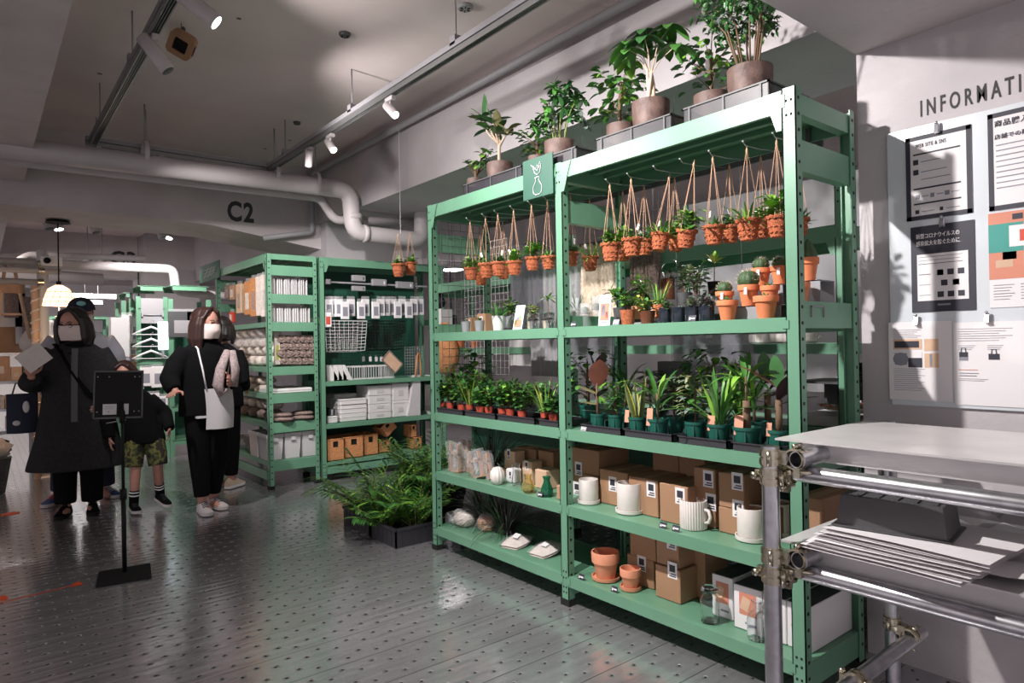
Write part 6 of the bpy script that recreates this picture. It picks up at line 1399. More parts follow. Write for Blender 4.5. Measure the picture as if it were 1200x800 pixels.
# ---- person mostly hidden behind her
p5, r5 = local_frame(262, 572, 2.6)
J = dict(head=(.02, 0, 1.43), turn=(.3, .3, 0), neck=(0, 0, 1.31), pelvis=(0, 0, .82), shL=(0, .16, 1.25), shR=(0, -.16, 1.25), elL=(0, .2, 1.0), wrL=(.15, .15, .9), elR=(0, -.2, 1.0), wrR=(.15, -.15, .9), knL=(.02, .07, .44), knR=(.02, -.07, .44), anL=(0, .075, .08), anR=(0, -.075, .08), handR=((.8, .3, -.3), (0, 1, 0), .4), handL=((.8, -.3, -.3), (0, -1, 0), .4))
def parts5(t, j, h, RH, k, s):
    def jk(m):
        rings(m, [(0, 0, 1.33, .055, .06), (0, 0, 1.29, .085, .12), (0, 0, 1.24, .11, .18), (0, 0, 1.1, .12, .19), (0, 0, .95, .13, .19), (0, 0, .75, .14, .20)], 20)
        for sg in (-1, 1): m.tube([(0, sg*.14, 1.25), (0, sg*.19, 1.12), (.0, sg*.20, 1.0), (.12, sg*.16, .92)], [.066, .068, .064, .05], 12)
    garment(t, 'jacket', 'blk', jk, .012); garment(t, 'trousers', 'blk', lambda m: [m.tube([(0, sg*.07, .82), (.02, sg*.07, .45), (0, sg*.075, .12)], [.1, .08, .06], 12) for sg in (-1, 1)], .012)
    shoe(t, j['anL'], (1, .1, 0), .95, ('beige', 'paper', 'paper')); shoe(t, j['anR'], (1, -.1, 0), .95, ('beige', 'paper', 'paper')); hair_bob(t, h, RH, k, 'hair', .10)
w5 = human('person in dark clothes almost fully hidden behind the shopper in black, one cream shoe showing', (p5.x, p5.y, 0), r5, 1.55, J, parts5)
# ================================================================== GOODS ON THE LEFT RACKS
def flat_pack(name, label, loc, w_, h_, d_, mts, group, rz=0., hdr=True, pic='printg', tilt=0.):
    "hanging pack: body, header card with slot, printed panel"
    t = thing(name, label, 'pack', loc, rz, group); t.rotation_euler = (0, tilt, rz)
    m = M(); m.bbox(-w_/2, w_/2, -d_/2, d_/2, -h_, -.03 if hdr else 0, min(d_*.3, .004)); m.build('pack_body', mts, t)
    if hdr: m = M(); m.box(-w_/2, w_/2, -.001, .001, -.035, 0); m.build('header', 'film', t)
    if pic: m = M(); m.box(-w_*.3, w_*.3, -d_/2-.001, -d_/2, -h_*.85, -h_*.4); m.build('printed_panel', pic, t)
    return t
def first_then(make, places, labels):
    o = None; tree = None
    for (loc, rz), lb in zip(places, labels):
        if o is None: o = make(loc, rz, lb); tree = [(c, kids(c)) for c in kids(o)]
        else: k = dup(o, loc, rz, lb, tree=tree)
    return o
YB_ = YA-.0
# rack B: hooks rail with small devices, packs, baskets
def PB(u, v, dy=.05): return hit(u, v, Y=YA+dy)
t = thing('display_rail', 'pale thin rail holding small grey devices along the top of the green backed rack', 'rail', (XA+.56, YA+.14, PB(420, 332, .14).z)); m = M(); m.box(0, 1.2, -.006, .006, -.008, .008); m.build('bar', 'grey', t)
for i, (u, v, w_, h_) in enumerate(((384, 330, .05, .05), (420, 326, .14, .06), (420, 338, .14, .05), (444, 331, .16, .07), (474, 334, .20, .07))):
    q = PB(u, v, .12); t = thing('wall_holder', 'small grey plastic holder on the rail, %s from the left' % ORD[i], 'holder', (q.x, YA+.12, q.z), 0, 'grey holders on the display rail'); m = M(); m.bbox(-w_/2, w_/2, -.02, .02, -h_/2, h_/2, .004); m.build('housing', 'grey', t); m = M(); m.box(w_*.28, w_*.36, -.022, -.02, -h_*.25, h_*.2); m.build('switch', 'paper' if i > 2 else 'dgrey', t)
us = [385, 389, 393, 397, 404, 411, 423, 428, 440, 446, 452, 460, 466, 471, 479, 485, 492]
pl = []
for i, u in enumerate(us):
    dy = (.06, .10, .16)[i % 3] if i not in (4, 6, 8, 12, 14) else .03
    q = PB(u, 347 + (3 if dy < .05 else 0), dy); pl.append(((q.x, YA+dy, q.z), 0))
first_then(lambda loc, rz, lb: flat_pack('hanging_pack', lb, loc, .085, .20, .02, 'paper', 'white packs hanging in the green backed rack', rz), pl, ['white hanging pack in the row under the rail, %s from the left' % ORD[i] for i in range(len(us))])
q = PB(380.5, 366, .03); flat_pack('hanging_pack', 'white pack with a pink band at the left post, below the row of packs', (q.x+.03, YA+.03, q.z+.03), .07, .17, .02, 'paper', None, 0, True, 'redp')
def wire_basket(label, x0, x1, y0, y1, z0, z1, mt_, step=.045, tilt=0.):
    t = thing('wire_basket', label, 'basket', ((x0+x1)/2, y0, z0)); t.rotation_euler = (tilt, 0, 0); a = (x1-x0)/2; d = y1-y0; h = z1-z0; m = M(); r = .0028
    n = int(2*a/step); k = int(h/.03)
    for i in range(n+1): x = -a+2*a*i/n; m.tube([(x*1.0, 0, h), (x*.9, .03, 0), (x*.9, d-.03, 0), (x, d, h)], r*.8, 4)
    for i in range(k+1): z = h*i/k; f = .9+.1*i/k; e = .03*(1-i/k); m.tube([(-a*f, e, z), (a*f, e, z), (a*f, d-e, z), (-a*f, d-e, z), (-a*f, e, z)], r*(1.6 if i == k else .8), 4)
    m.build('wires', mt_, t); return t
q0 = PB(382, 411, .02); q1 = PB(431, 376, .02); wire_basket('white wire basket hanging in front of the green back panel', q0.x, q1.x, YA+.02, YA+.30, q0.z, q1.z, 'white', tilt=-.06)
q0 = PB(434, 409, .05); q1 = PB(476, 376, .05); wire_basket('black wire basket hanging next to the white one', q0.x, q1.x, YA+.05, YA+.33, q0.z, q1.z, 'black', .03, -.06)
q0 = PB(476, 440, .10); wire_grid('grey wire grid panel leaning at the right end of the green backed rack', (q0.x, YA+.12, q0.z), (1, 0, 0), (0, 0, 1), .22, .3, .03, .0022, 'wire_grid', 'grey')
for i, u in enumerate((426, 434, 441, 447)):
    q = PB(u, 420, .2); t = thing('small_bottle', 'tiny white clip on a hook under the wire baskets, %s from the left' % ORD[i], 'clip', (q.x, YA+.2, q.z-.03), 0, 'tiny white clips under the wire baskets'); m = M(); m.bbox(-.012, .012, -.012, .012, 0, .05, .003); m.build('clip_body', 'paper' if i else 'grey', t); m = M(); m.tube([(0, 0, .05), (0, .0, .075), (0, .05, .08)], .002, 5); m.build('hook_wire', 'steel', t)
zb1, zb2, zb3 = ZB(447), ZB(497), ZB(542)
for i in range(4):
    q = PB(386+5.5*i, 447, .05); t = thing('file_stand', 'white slanted paper stand on the upper shelf, %s from the left' % ORD[i], 'stand', (q.x, YA+.05, zb1), 0, 'white slanted stands'); m = M(); m.add([(0, 0, 0), (.10, 0, 0), (.02, 0, .15), (0, 0, .15), (0, .2, 0), (.10, .2, 0), (.02, .2, .15), (0, .2, .15)], [(0, 1, 2, 3), (7, 6, 5, 4), (0, 4, 5, 1), (1, 5, 6, 2), (2, 6, 7, 3), (3, 7, 4, 0)]); m.build('panel', 'white', t)
    m = M(); m.box(-.001, .08, -.002, 0, .01, .02); m.build('front_lip', 'white', t)
for i, (u, w_) in enumerate(((412, .15), (431, .16), (450, .12))):
    q = PB(u, 447, .1); t = thing('dish_stand', 'white wire and wood dish stand, %s from the left on the upper shelf' % ORD[i], 'dish stand', (q.x, YA+.1, zb1), 0, 'white dish stands'); m = M(); m.box(-.0, w_, -.008, .008, .12, .135); m.box(0, w_, .1, .116, .12, .135); m.box(0, w_, -.01, .12, 0, .008); m.build('rails', 'white', t)
    m = M()
    for k in range(6): x = .01+k*(w_-.02)/5; m.tube([(x, 0, 0), (x, 0, .125)], .0028, 5); m.tube([(x, .108, 0), (x, .108, .125)], .0028, 5)
    m.build('uprights', 'paper', t)
def fbox(name, label, uL, uR, v0, v1, dy, dep, mt_, cat, z0=None, lines=0, group=None, tagc=None):
    a = PB(uL, (v0+v1)/2, dy); b = PB(uR, (v0+v1)/2, dy); zt = PB(uL, v0, dy).z; zz = z0 if z0 is not None else PB(uL, v1, dy).z; t = thing(name, label, cat, ((a.x+b.x)/2, YA+dy, zz), 0, group); w_ = (b.x-a.x)/2; h = zt-zz
    m = M(); m.bbox(-w_, w_, 0, dep, 0, h, .006); m.build('box_body', mt_, t)
    m = M(); m.box(-w_-.004, w_+.004, -.004, dep+.004, h*.86, h*.93)
    for k in range(lines): m.box(-w_-.002, w_+.002, -.003, 0, h*(k+1)/(lines+1)-.003, h*(k+1)/(lines+1)+.003)
    m.build('rim', mt_, t)
    if tagc: m = M(); m.box(-w_*.3, w_*.3, -.004, -.003, h*.3, h*.6); m.build('front_cutout', tagc, t)
    return t
fbox('canister', 'white cylinder-like canister with metal lid at the left of the middle shelf', 385, 396, 488, 497, .04, .07, 'white', 'canister', zb2+.0, 0)
q = PB(390, 486, .07); t = thing('steel_canister', 'round steel canister standing on the white canister', 'canister', (q.x, YA+.08, zb2+.075)); m = M(); m.lathe([(.035, 0), (.036, .04), (.034, .055), (.0001, .057)], n=20); m.build('steel_body', 'steel', t); m = M(); m.lathe([(.037, .038), (.038, .04), (.037, .042)], n=20); m.build('band', 'dgrey', t)
for i in range(5): fbox('plastic_tray', 'white stacked plastic tray on the middle shelf, %s from the bottom' % ORD[i], 399, 430, 489-5.2*i, 494-5.2*i, .05, .25, 'white', 'tray', zb2+.001+.038*i, 0, 'white stacked trays')
for i in range(4): fbox('drawer_box', 'white plastic drawer box, %s from the bottom of the tall stack' % ORD[i], 432, 459, 482-10*i, 492-10*i, .05, .28, 'white', 'drawer box', zb2+.001+.076*i, 0, 'white drawer box stack', 'bin')
for i in range(2): fbox('storage_box', 'large white storage box, %s of the pair beside the drawer stack' % ('lower', 'upper')[i], 460, 479, 470-21*i, 491-21*i, .05, .28, 'white', 'storage box', zb2+.001+.165*i, 0, 'pair of white storage boxes', 'bin')
fbox('storage_box', 'pale box at the back of the middle shelf', 392, 418, 462, 475, .2, .2, 'bin', 'storage box', zb2+.12)
q = PB(488, 490, .0); t = thing('tote_bag', 'tall white tote bag with orange brown handles leaning on the right end of the rack', 'bag', (q.x, YA+.02, zb2+.002)); m = M(); m.add([(-.09, 0, 0), (.06, 0, 0), (.07, 0, .42), (-.005, 0, .42), (-.09, .1, 0), (.06, .1, 0), (.07, .05, .42), (-.005, .05, .42)], [(0, 1, 2, 3), (7, 6, 5, 4), (0, 4, 5, 1), (1, 5, 6, 2), (2, 6, 7, 3), (3, 7, 4, 0)]); m.build('bag_body', 'bin', t)
m = M(); m.tube([(.0, 0, .38), (.01, -.01, .5), (.03, 0, .62), (.06, .01, .66), (.075, .01, .5), (.07, .0, .40)], .013, 8, flat=.4); m.build('handle', 'wick2', t)
q = PB(458, 424, .02); t = thing('framed_picture', 'tilted picture frame with dark wooden edges in front of the dish stands', 'picture frame', (q.x, YA-.01, q.z)); m = M(); m.ob((0, 0, 0), .20, .008, .12, (0, radians(43), 0)); m.build('print', 'woodl', t)
m = M(); E_ = Euler((0, radians(43), 0)).to_matrix()
for (x, z, a, b) in ((0, .06, .21, .012), (0, -.06, .21, .012), (.1, 0, .012, .12), (-.1, 0, .012, .12)): m.ob(E_ @ V((x, 0, z)), a, .014, b, (0, radians(43), 0))
m.build('frame', 'bfab', t)
def wbox(label, loc, w_, h_, d_, e=(0, 0, 0), group='wicker boxes on the bottom shelf'):
    t = thing('wicker_box', label, 'wicker box', loc, 0, group); t.rotation_euler = e; m = M(); a = w_/2; o = .006
    m.box(-a, a, 0, o, 0, h_*.62); m.box(-a, -a*.3, 0, o, h_*.62, h_*.9); m.box(a*.3, a, 0, o, h_*.62, h_*.9); m.box(-a, a, 0, o, h_*.9, h_)
    m.box(-a, a, d_-o, d_, 0, h_); m.box(-a, -a+o, 0, d_, 0, h_); m.box(a-o, a, 0, d_, 0, h_); m.box(-a, a, 0, d_, 0, o); m.build('woven_walls', 'wick2', t)
    m = M(); m.tube([(-a, 0, h_), (a, 0, h_), (a, d_, h_), (-a, d_, h_), (-a, 0, h_)], .006, 6); m.build('rim', 'wick2', t); m = M(); m.box(-a*.28, a*.28, .012, .014, h_*.62, h_*.9); m.build('opening_shade', 'dark', t); return t  # dark plate behind the cut-out stands in for the shade inside
for i, (u0, u1) in enumerate(((383, 404), (405, 428), (429, 447), (448, 463))):
    a = PB(u0, 530, .04); b = PB(u1, 530, .04); wbox('light wicker box with cut-out handle on the bottom shelf, %s from the left' % ORD[i], ((a.x+b.x)/2, YA+.04+.03*i, zb3+.001), b.x-a.x-.004, .205 if i < 3 else .12, .28)
q = PB(462, 505, .1); wbox('light wicker box lying tilted on top of the others', (q.x-.03, YA+.08, zb3+.21), .15, .12, .2, (0, radians(-38), 0), None)
q = PB(485, 512, .1); wbox('small wicker box upright at the right of the bottom shelf', (q.x, YA+.1, zb3+.13), .08, .13, .15, (0, 0, 0), None)
q = PB(490, 530, .1); wbox('small wicker box under the upright one at the right end', (q.x, YA+.1, zb3+.001), .10, .12, .15, (0, 0, 0), None)
t = thing('black_apron', 'black cloth hanging at the right end of the green backed rack', 'cloth', (XA+.49+1.42, YA-.06, .50)); m = M(); rows = [[(.10*x/4-.02+.01*sin(z*2+x), .03*sin(x*1.4+z), 1.1*z/6) for x in range(5)] for z in range(7)]; m.sheet(rows); m.sheet([[(x, y+.01, z) for x, y, z in reversed(r)] for r in rows]); m.build('cloth', 'blk', t); m = M(); m.tube([(.03, .0, 1.08), (.03, .02, 1.6), (.03, .1, 1.62)], .006, 6); m.build('strap', 'blk', t)
# rack A, seen through its end frame
zA = [ZA(541), ZA(496), ZA(462), ZA(430), ZA(377)]
def row_packs(n, u0, u1, v, w_, h_, d_, mts, lb, group, dy=.06, pic=None):
    pl = []
    for i in range(n): q = hit(u0+(u1-u0)*i/(n-1), v, Y=YA+dy+.0); pl.append(((q.x, YA+dy+w_/2, q.z), pi/2+.08*((i*5) % 3-1)))
    first_then(lambda loc, rz, l2: flat_pack('hanging_pack', l2, loc, w_, h_, d_, mts, group, rz, True, pic), pl, [lb % ORD[i] for i in range(n)])
row_packs(14, 322, 359, 322, .12, .22, .010, 'bin', 'pale thin pack in the upper row seen through the end frame, %s from the left', 'upper row of pale packs')
row_packs(14, 322, 362, 357, .12, .19, .013, 'bin', 'pale thin pack in the second row seen through the end frame, %s from the left', 'second row of pale packs')
k = 0
def skein(label, loc, r):
    t = thing('yarn_skein', label, 'yarn', loc, 0, 'brown grey yarn skeins behind the end frame'); m = M(); m.ell((0, 0, 0), r*1.2, r*.9, r*.75, 12, 8); m.build('yarn', 'bfab', t)
    m = M()
    for q in range(4): a = q*.8; m.tube([(r*1.22*cos(tt)*cos(a)-r*.2*sin(tt)*sin(a), r*.9*sin(tt), r*.8*cos(tt)*sin(a)+r*.7*sin(tt)*cos(a)) for tt in [i*pi/6 for i in range(13)]], r*.13, 5)
    m.build('twist', 'bfab', t); return t
sk = None; tree = None
for r_ in range(4):
    for c in range(5):
        q = hit(330+8.2*c+(3 if r_ % 2 else 0), 397+8.5*r_, Y=YA+.1); k += 1
        lb = 'brown grey yarn skein, %s row from the top, %s from the left' % (ORD[r_], ORD[c])
        if sk is None: sk = skein(lb, (q.x, YA+.1, q.z), .042); tree = [(c_, []) for c_ in kids(sk)]
        else: dup(sk, (q.x, YA+.1, q.z), U(-.5, .5), lb, tree=tree)
q = hit(322, 410, Y=YA+.1); flat_pack('hanging_pack', 'tall yellow and white pack beside the yarn skeins', (q.x+.02, YA+.1, zA[4]-.09), .05, .30, .03, 'cfab', None, 0, False, 'lfy')
t = thing('folded_board', 'flat white boards lying on the shelf seen through the end frame', 'boards', (XA+.24, YA+.06, zA[2]+.001)); m = M(); m.bbox(-.19, .19, 0, .5, 0, .04, .004); m.build('boards', 'white', t); m = M(); m.box(-.192, .192, -.002, 0, .018, .021); m.build('edge_line', 'grey', t)
for i, (dx, dy) in enumerate(((.10, .08), (.10, .12), (.30, .10), (.31, .14))):
    t = crumple('folded dark brown cloth on the lower shelf seen through the end frame, %s' % ('left bottom', 'left top', 'right bottom', 'right top')[i], 'folded_cloth', 0, 0, 0, .10, .12, .022, 'bfab', 0, None, 'cloth', x=X0); t.location = (XA+.05+dx, YA+dy, zA[1]+.002+.035*(i % 2))
def bin_(label, loc, w_, h_, d_):
    t = thing('storage_bin', label, 'bin', loc, 0, 'pale storage bins on the bottom shelf'); m = M(); a = w_/2
    def rg(s, z): return [(-a*s, d_/2-d_/2*s, z), (a*s, d_/2-d_/2*s, z), (a*s, d_/2+d_/2*s, z), (-a*s, d_/2+d_/2*s, z)]
    vs = rg(.85, 0)+rg(.97, h_*.86)+rg(1.03, h_*.87)+rg(1.03, h_)+rg(.95, h_)+rg(.82, .01); fs = [(3, 2, 1, 0), (20, 21, 22, 23)]
    for i in range(5):
        for k in range(4): j = (k+1) % 4; fs.append((i*4+k, i*4+j, i*4+4+j, i*4+4+k))
    m.add(vs, fs); m.build('bin_walls', 'bin', t); m = M(); m.box(-.02, .02, -.012, 0, h_*.72, h_*.86); m.build('grip', 'bin', t); return t
for i, dx in enumerate((.00, .165, .33)): bin_('pale grey plastic bin on the bottom shelf of the end frame, %s from the left' % ORD[i], (XA+.07+dx, YA+.05, zA[0]+.002), .155, .235, .24)
bin_('pale grey plastic bin nearest the aisle corner of the far rack', (XA+.07, YA+.32, zA[0]+.002), .155, .235, .24)
# aisle side of rack A: long packs, cloths, white bundles
def PA(u, v): return hit(u, v, X=XA+.04)
for i, (u, v, w_, h_, mt_, lb) in enumerate(((266, 331, .09, .17, 'bfab', 'brown and white'), (272, 331, .09, .18, 'wood', 'dark brown'), (280, 329, .10, .33, 'woodl', 'pink brown long'), (290, 326, .11, .36, 'wick2', 'orange brown long'), (297, 322, .11, .40, 'wick2', 'bright orange long'), (304, 320, .12, .40, 'cfab', 'white and beige long'), (309, 318, .10, .42, 'cfab', 'pale long'), (271, 362, .07, .14, 'redp', 'red and white short'))):
    q = PA(u, v); flat_pack('hanging_pack', '%s pack hanging on the aisle side of the far rack' % lb, (XA+.05, q.y, q.z), w_, h_, .04, mt_, None, -pi/2+.2, True, 'cfab' if i % 2 else 'film')
n = 0
for (v, zz, us_, mt_) in ((393, zA[4]-.24, (276, 285, 294, 303), 'cfab'), (412, zA[3], (281, 290, 299, 308), 'cfab'), (452, zA[2]+.0, (278, 290, 301), 'cfab'), (482, zA[1], (273, 282, 291, 301, 309), 'cfab'), (520, zA[0], (275, 284, 293), 'filmd')):
    for u in us_:
        q = PA(u, v); n += 1
        for lay in range(2 if v != 520 else 1):
            t = crumple('%s, aisle side of the far rack, %s from the left, %s' % ({393: 'white wrapped bundle hanging high', 412: 'white cloth bundle, third shelf', 452: 'white rolled towel, fourth shelf', 482: 'pale folded cloth, fifth shelf', 520: 'packed glassware, lowest shelf'}[v], ORD[us_.index(u)], ('lower', 'upper')[lay]), 'cloth_bundle', 0, 0, 0, .09, .085, .05 if v != 452 else .035, mt_ if lay or v != 482 else 'bfab', U(-.3, .3), 'film' if v in (393, 520) else None, 'bundle', x=X0)
            t.location = (XA+.13, q.y, zz+.002+lay*(.10 if v != 452 else .07))
# ================================================================== BEHIND THE PLANT RACK
def hang(name, label, u0, u1, v0, v1, x, mts, thick=.02, wav=0., cat='sheet'):
    a = hit(u0, (v0+v1)/2, X=x); b = hit(u1, (v0+v1)/2, X=x); zt = hit(u0, v0, X=x).z; zb = hit(u0, v1, X=x).z; t = thing(name, label, cat, (x, (a.y+b.y)/2, zb)); w_ = a.y-b.y; h = zt-zb; m = M(); n = 24
    f = [[(wav*sin(j*1.9+.3*i)+.2*wav*sin(j*5), -w_/2+w_*j/n, h*i/6) for j in range(n+1)] for i in range(7)]
    m.sheet(f); m.sheet([[(x_+thick, y, z) for x_, y, z in reversed(r)] for r in f]); m.build('sheet', mts, t); m = M(); m.box(-.01, thick+.01, -w_/2, w_/2, h-.01, h+.01); m.build('top_rod', 'dgrey', t)
    for sg in (-1, 1): m = M(); m.cyl((0, sg*w_*.4, h), (0, sg*w_*.4, HB+.01-zb), .0015, n=4); m.build('hanging_wire', 'dgrey', t)
    return t
hang('fur_rug', 'cream sheepskin rug hanging behind the clear tube jars', 681, 722, 288, 385, X0+.78, 'fur', .04, .03, 'rug')
hang('vinyl_curtain', 'grey ribbed vinyl curtain hanging behind the left bay baskets', 598, 634, 290, 385, X0+.80, 'filmd', .01, .02)
hang('vinyl_curtain', 'pale translucent curtain just left of the middle post', 635, 680, 300, 388, X0+.80, 'film', .01, .02)
hang('brown_curtain', 'brown and grey striped cloth behind the front row of the right bay', 738, 770, 292, 345, X0+.85, 'bfab', .02, .02, 'cloth')
hang('grey_board', 'grey cloth-covered board behind the tray shelf, left bay', 622, 656, 392, 440, X0+.72, 'grey', .03, .004, 'board')
hang('grey_board', 'smoky grey board behind the tray shelf left of the rubber plant', 664, 716, 392, 432, X0+.80, 'filmd', .02, .01, 'board')
hang('grey_board', 'smoky translucent board with white tag behind the tray shelf, right bay', 786, 882, 388, 450, X0+.72, 'filmd', .02, .003, 'board')
hang('display_backdrop', 'pale panel with a wire rack front behind the left bay trays', 597, 622, 392, 428, X0+.9, 'bin', .03, .002, 'panel')
t = thing('price_tag', 'white tag stuck on the translucent board behind the trays', 'tag', hit(831, 392, X=X0+.716)); m = M(); m.box(-.002, 0, -.02, .02, -.015, .02); m.build('tag_card', 'paper', t)
# grey partition far behind the right bay
t = thing('partition_panel', 'large dark grey partition panel far behind the right bay', 'panel', (4.6, 1.6, .9)); m = M(); m.box(0, .05, 0, 1.75, 0, 1.5); m.build('panel', 'grey', t); m = M(); m.box(-.02, .07, -.04, 0, -.9, 1.5); m.box(-.02, .07, 1.75, 1.79, -.9, 1.5); m.build('side_post', 'green', t)
zc3 = 1.25
def cup_(label, loc):
    t = thing('white_cup', label, 'cup', loc, 0, 'white cups on the shelf behind the plants'); m = M(); m.lathe([(.018, 0), (.028, .01), (.030, .05), (.027, .05), (.025, .012), (.0001, .012)], n=18, close=True); m.build('cup_body', 'whitec', t); m = M(); m.tube([(0, -.03, .04), (0, -.045, .03), (0, -.03, .015)], .004, 6); m.build('handle', 'whitec', t); return t
c0 = None
for i in range(10):
    y = hit(884+7.5*i, 392, X=XR+.08).y; lb = 'small white cup on the shelf behind the plants, %s from the left' % ORD[i]
    if y > YW+.15:
        if c0 is None: c0 = cup_(lb, (XR+.08, y, 1.251)); tr = [(c, []) for c in kids(c0)]
        else: dup(c0, (XR+.08, y, 1.251), 0, lb, tree=tr)
for i in range(16):
    t = thing('snack_packet', 'small pale packet on the white tray right of the front post, %s in the heap' % ORD[i], 'packet', (XR+.1+U(-.05, .18), 1.42+U(-.15, .15), .925+.008*(i//3)), U(0, 3), 'pale packets right of the front post'); m = M(); m.bbox(-.035, .035, -.025, .025, 0, .009, .002); m.build('packet_body', ('paper', 'woodl', 'pink')[i % 3], t); m = M(); m.box(-.02, .02, -.012, .012, .009, .0098); m.build('label', ('pink', 'paper', 'paper')[i % 3], t)
t = thing('plate_stack', 'stack of dark grey plates seen right of the front post', 'plates', (XR+.12, 1.40, .851+.22)); 
for i in range(6):
    m = M(); m.lathe([(.06, 0), (.10, .010), (.102, .013), (.06, .006), (.0001, .006)], (0, 0, i*.014), 24, close=True); m.build('plate', 'dgrey', t)
t = thing('jar_tray', 'shelf tray carrying the plate stack behind the plant rack', 'tray', (XR+.1, 1.45, .851)); m = M(); m.bbox(-.05, .3, -.18, .25, 0, .05, .004); m.build('tray_body', 'bin', t); m = M(); m.box(-.05, .3, -.18, .25, .205, .215); m.box(.28, .3, -.18, .25, .05, .21); m.build('upper_shelf', 'dgrey', t)
t = thing('orange_bag', 'bright orange bag hanging behind the left end of the plant rack', 'bag', hit(522, 415, X=3.05)); m = M(); m.ell((0, 0, 0), .09, .17, .17, 16, 10); m.build('bag_body', 'wick2', t); m = M(); m.tube([(0, -.1, .14), (0, -.05, .26), (0, .05, .26), (0, .1, .14)], .01, 8); m.build('handle', 'wick2', t)
wire_grid('silver wire grid with small goods behind the left bay', (3.02, hit(596, 400, X=3.02).y, 1.05), (0, 1, 0), (0, 0, 1), .55, 1.0, .05, .002, 'wire_grid', 'bin')
for i, (u, v) in enumerate(((530, 316), (527, 340))):
    q = hit(u, v, X=4.4); t = thing('pendant_lamp', 'glowing flat white pendant lamp behind the left bay, %s' % ('upper', 'lower')[i], 'pendant lamp', q); m = M(); m.lathe([(.14, 0), (.15, .015), (.12, .04), (.02, .05), (.0001, .05)], n=28); m.build('shade', 'white', t); m = M(); m.lathe([(.0001, -.004), (.13, -.004)], n=28); m.build('glow_disc', 'strip', t); m = M(); m.cyl((0, 0, .05), (0, 0, HC-q.z), .003, n=5); m.build('cord', 'dgrey', t)
for i, (u, v) in enumerate(((743, 303),)):
    q = hit(u+30, v, X=4.3); t = thing('pendant_lamp', 'white pendant lamp shade behind the right bay', 'pendant lamp', q); m = M(); m.lathe([(.11, 0), (.12, .02), (.07, .05), (.0001, .06)], n=24); m.build('shade', 'white', t); m = M(); m.lathe([(.0001, -.003), (.10, -.003)], n=24); m.build('glow_disc', 'strip', t); m = M(); m.cyl((0, 0, .06), (0, 0, HC-q.z), .003, n=5); m.build('cord', 'dgrey', t)
t = thing('black_figure', 'small black sculpture on a white block behind the left end of the rack', 'sculpture', hit(517, 361, X=3.15)); m = M(); m.ell((0, 0, .05), .035, .04, .05, 12, 8); m.ell((0, 0, .12), .022, .022, .035, 12, 8); m.tube([(0, .03, .05), (0, .05, .02), (0, .02, -.01)], .01, 6); m.build('figure', 'black', t)
q = hit(517, 375, X=3.15); t = thing('white_block', 'white box under the small black sculpture', 'box', (q.x, q.y, 1.252)); m = M(); m.bbox(-.06, .06, -.09, .09, 0, max(.08, hit(517, 361, X=3.15).z-.01-1.252), .003); m.build('block', 'bin', t); m = M(); m.box(-.062, -.06, -.05, .05, .02, .05); m.build('label', 'printg', t)
for i, (u, v, x) in enumerate(((539, 350, 3.15), (555, 345, 3.15))):
    q = hit(u, v, X=x); potted('potted_plant', 'brown-red pot with leafy plant standing behind the left bay, %s' % ('left', 'right')[i], 'potted plant', (x, q.y, 1.252), .045, .09, 'terra', 'terra', gb(.15, .08, 8, 12, .04, .025, (0, 1)))
# ================================================================== LEFT AND FAR BACKGROUND
# shelf unit with boxes at the left edge
LY = 8.6
def PL(u, v, Y=LY): return hit(u, v, Y=Y)
t = thing('timber_post', 'square white post at the left, with scaffold tubes clamped to it', 'post', (PL(51, 400, 8.3).x, 8.3, 0)); zt = PL(47, 293, 8.3).z; m = M(); m.tube([(0, 0, 0), (0, 0, zt)], .05, 16); m.build('steel_tube', 'white', t); m = M(); m.lathe([(.09, 0), (.09, .01), (.06, .02)], n=16); m.build('foot', 'white', t)
for i, v in enumerate((308, 318, 330)):
    q = PL(30, v, 8.2); t = thing('scaffold_tube', 'horizontal tube at the left edge, %s from the top' % ORD[i], 'tube', (-3, 8.2-.11*(i % 2), q.z)); m = M(); m.tube([(0, 0, 0), (3+PL(70 if i < 2 else 50, v, 8.2).x, 0, 0)], .028, 12); m.build('steel_tube', 'pipe' if i != 2 else 'grey', t); m = M(); ringz(m, (3+PL(48, v, 8.2).x, 0, 0), (1, 0, 0), .028, .05, .008); m.build('clamp', 'brass', t)
q = PL(56, 306, 8.1); t = thing('white_camera', 'white box-like camera with a black lens on the white post', 'camera', (q.x, 8.1, q.z)); m = M(); m.bbox(-.06, .12, -.05, .05, -.045, .045, .006); m.build('camera_body', 'white', t); m = M(); m.tube([(-.01, -.05, 0), (-.01, -.075, 0)], .03, 14); m.build('lens', 'black', t)
q = PL(40, 335, 8.25); t = thing('twisted_post', 'pale post with a spiral of beads beside the white post', 'post', (PL(42, 400, 8.25).x, 8.25, 0)); m = M(); m.tube([(0, 0, 0), (0, 0, PL(40, 335, 8.25).z)], .035, 12); m.build('core', 'woodl', t); m = M(); m.tube([(.04*cos(i*1.2), .04*sin(i*1.2), .05+i*.02) for i in range(95)], .009, 5); m.build('spiral', 'cfab', t)
xs0, xs1 = -3.2, PL(41, 400).x
lv = [PL(20, v).z for v in (504, 478, 446, 413)]
t = thing('display_shelf', 'metal and wood display shelf with boxes at the left picture edge', 'shelf', (xs0, LY, 0)); m = M()
for z in lv: m.box(0, xs1-xs0, 0, .5, z-.03, z)
m.build('shelf_boards', 'steel', t)
for x in (0, (xs1-xs0)/2, xs1-xs0-.04):
    m = M(); m.box(x, x+.04, .0, .04, 0, lv[-1]+.0); m.box(x, x+.04, .46, .5, 0, lv[-1]); m.build('upright', 'grey', t)
m = M(); m.box(0, xs1-xs0, .5, .52, lv[-1], lv[-1]+.42); m.build('back_board', 'card', t)
bxn = 0
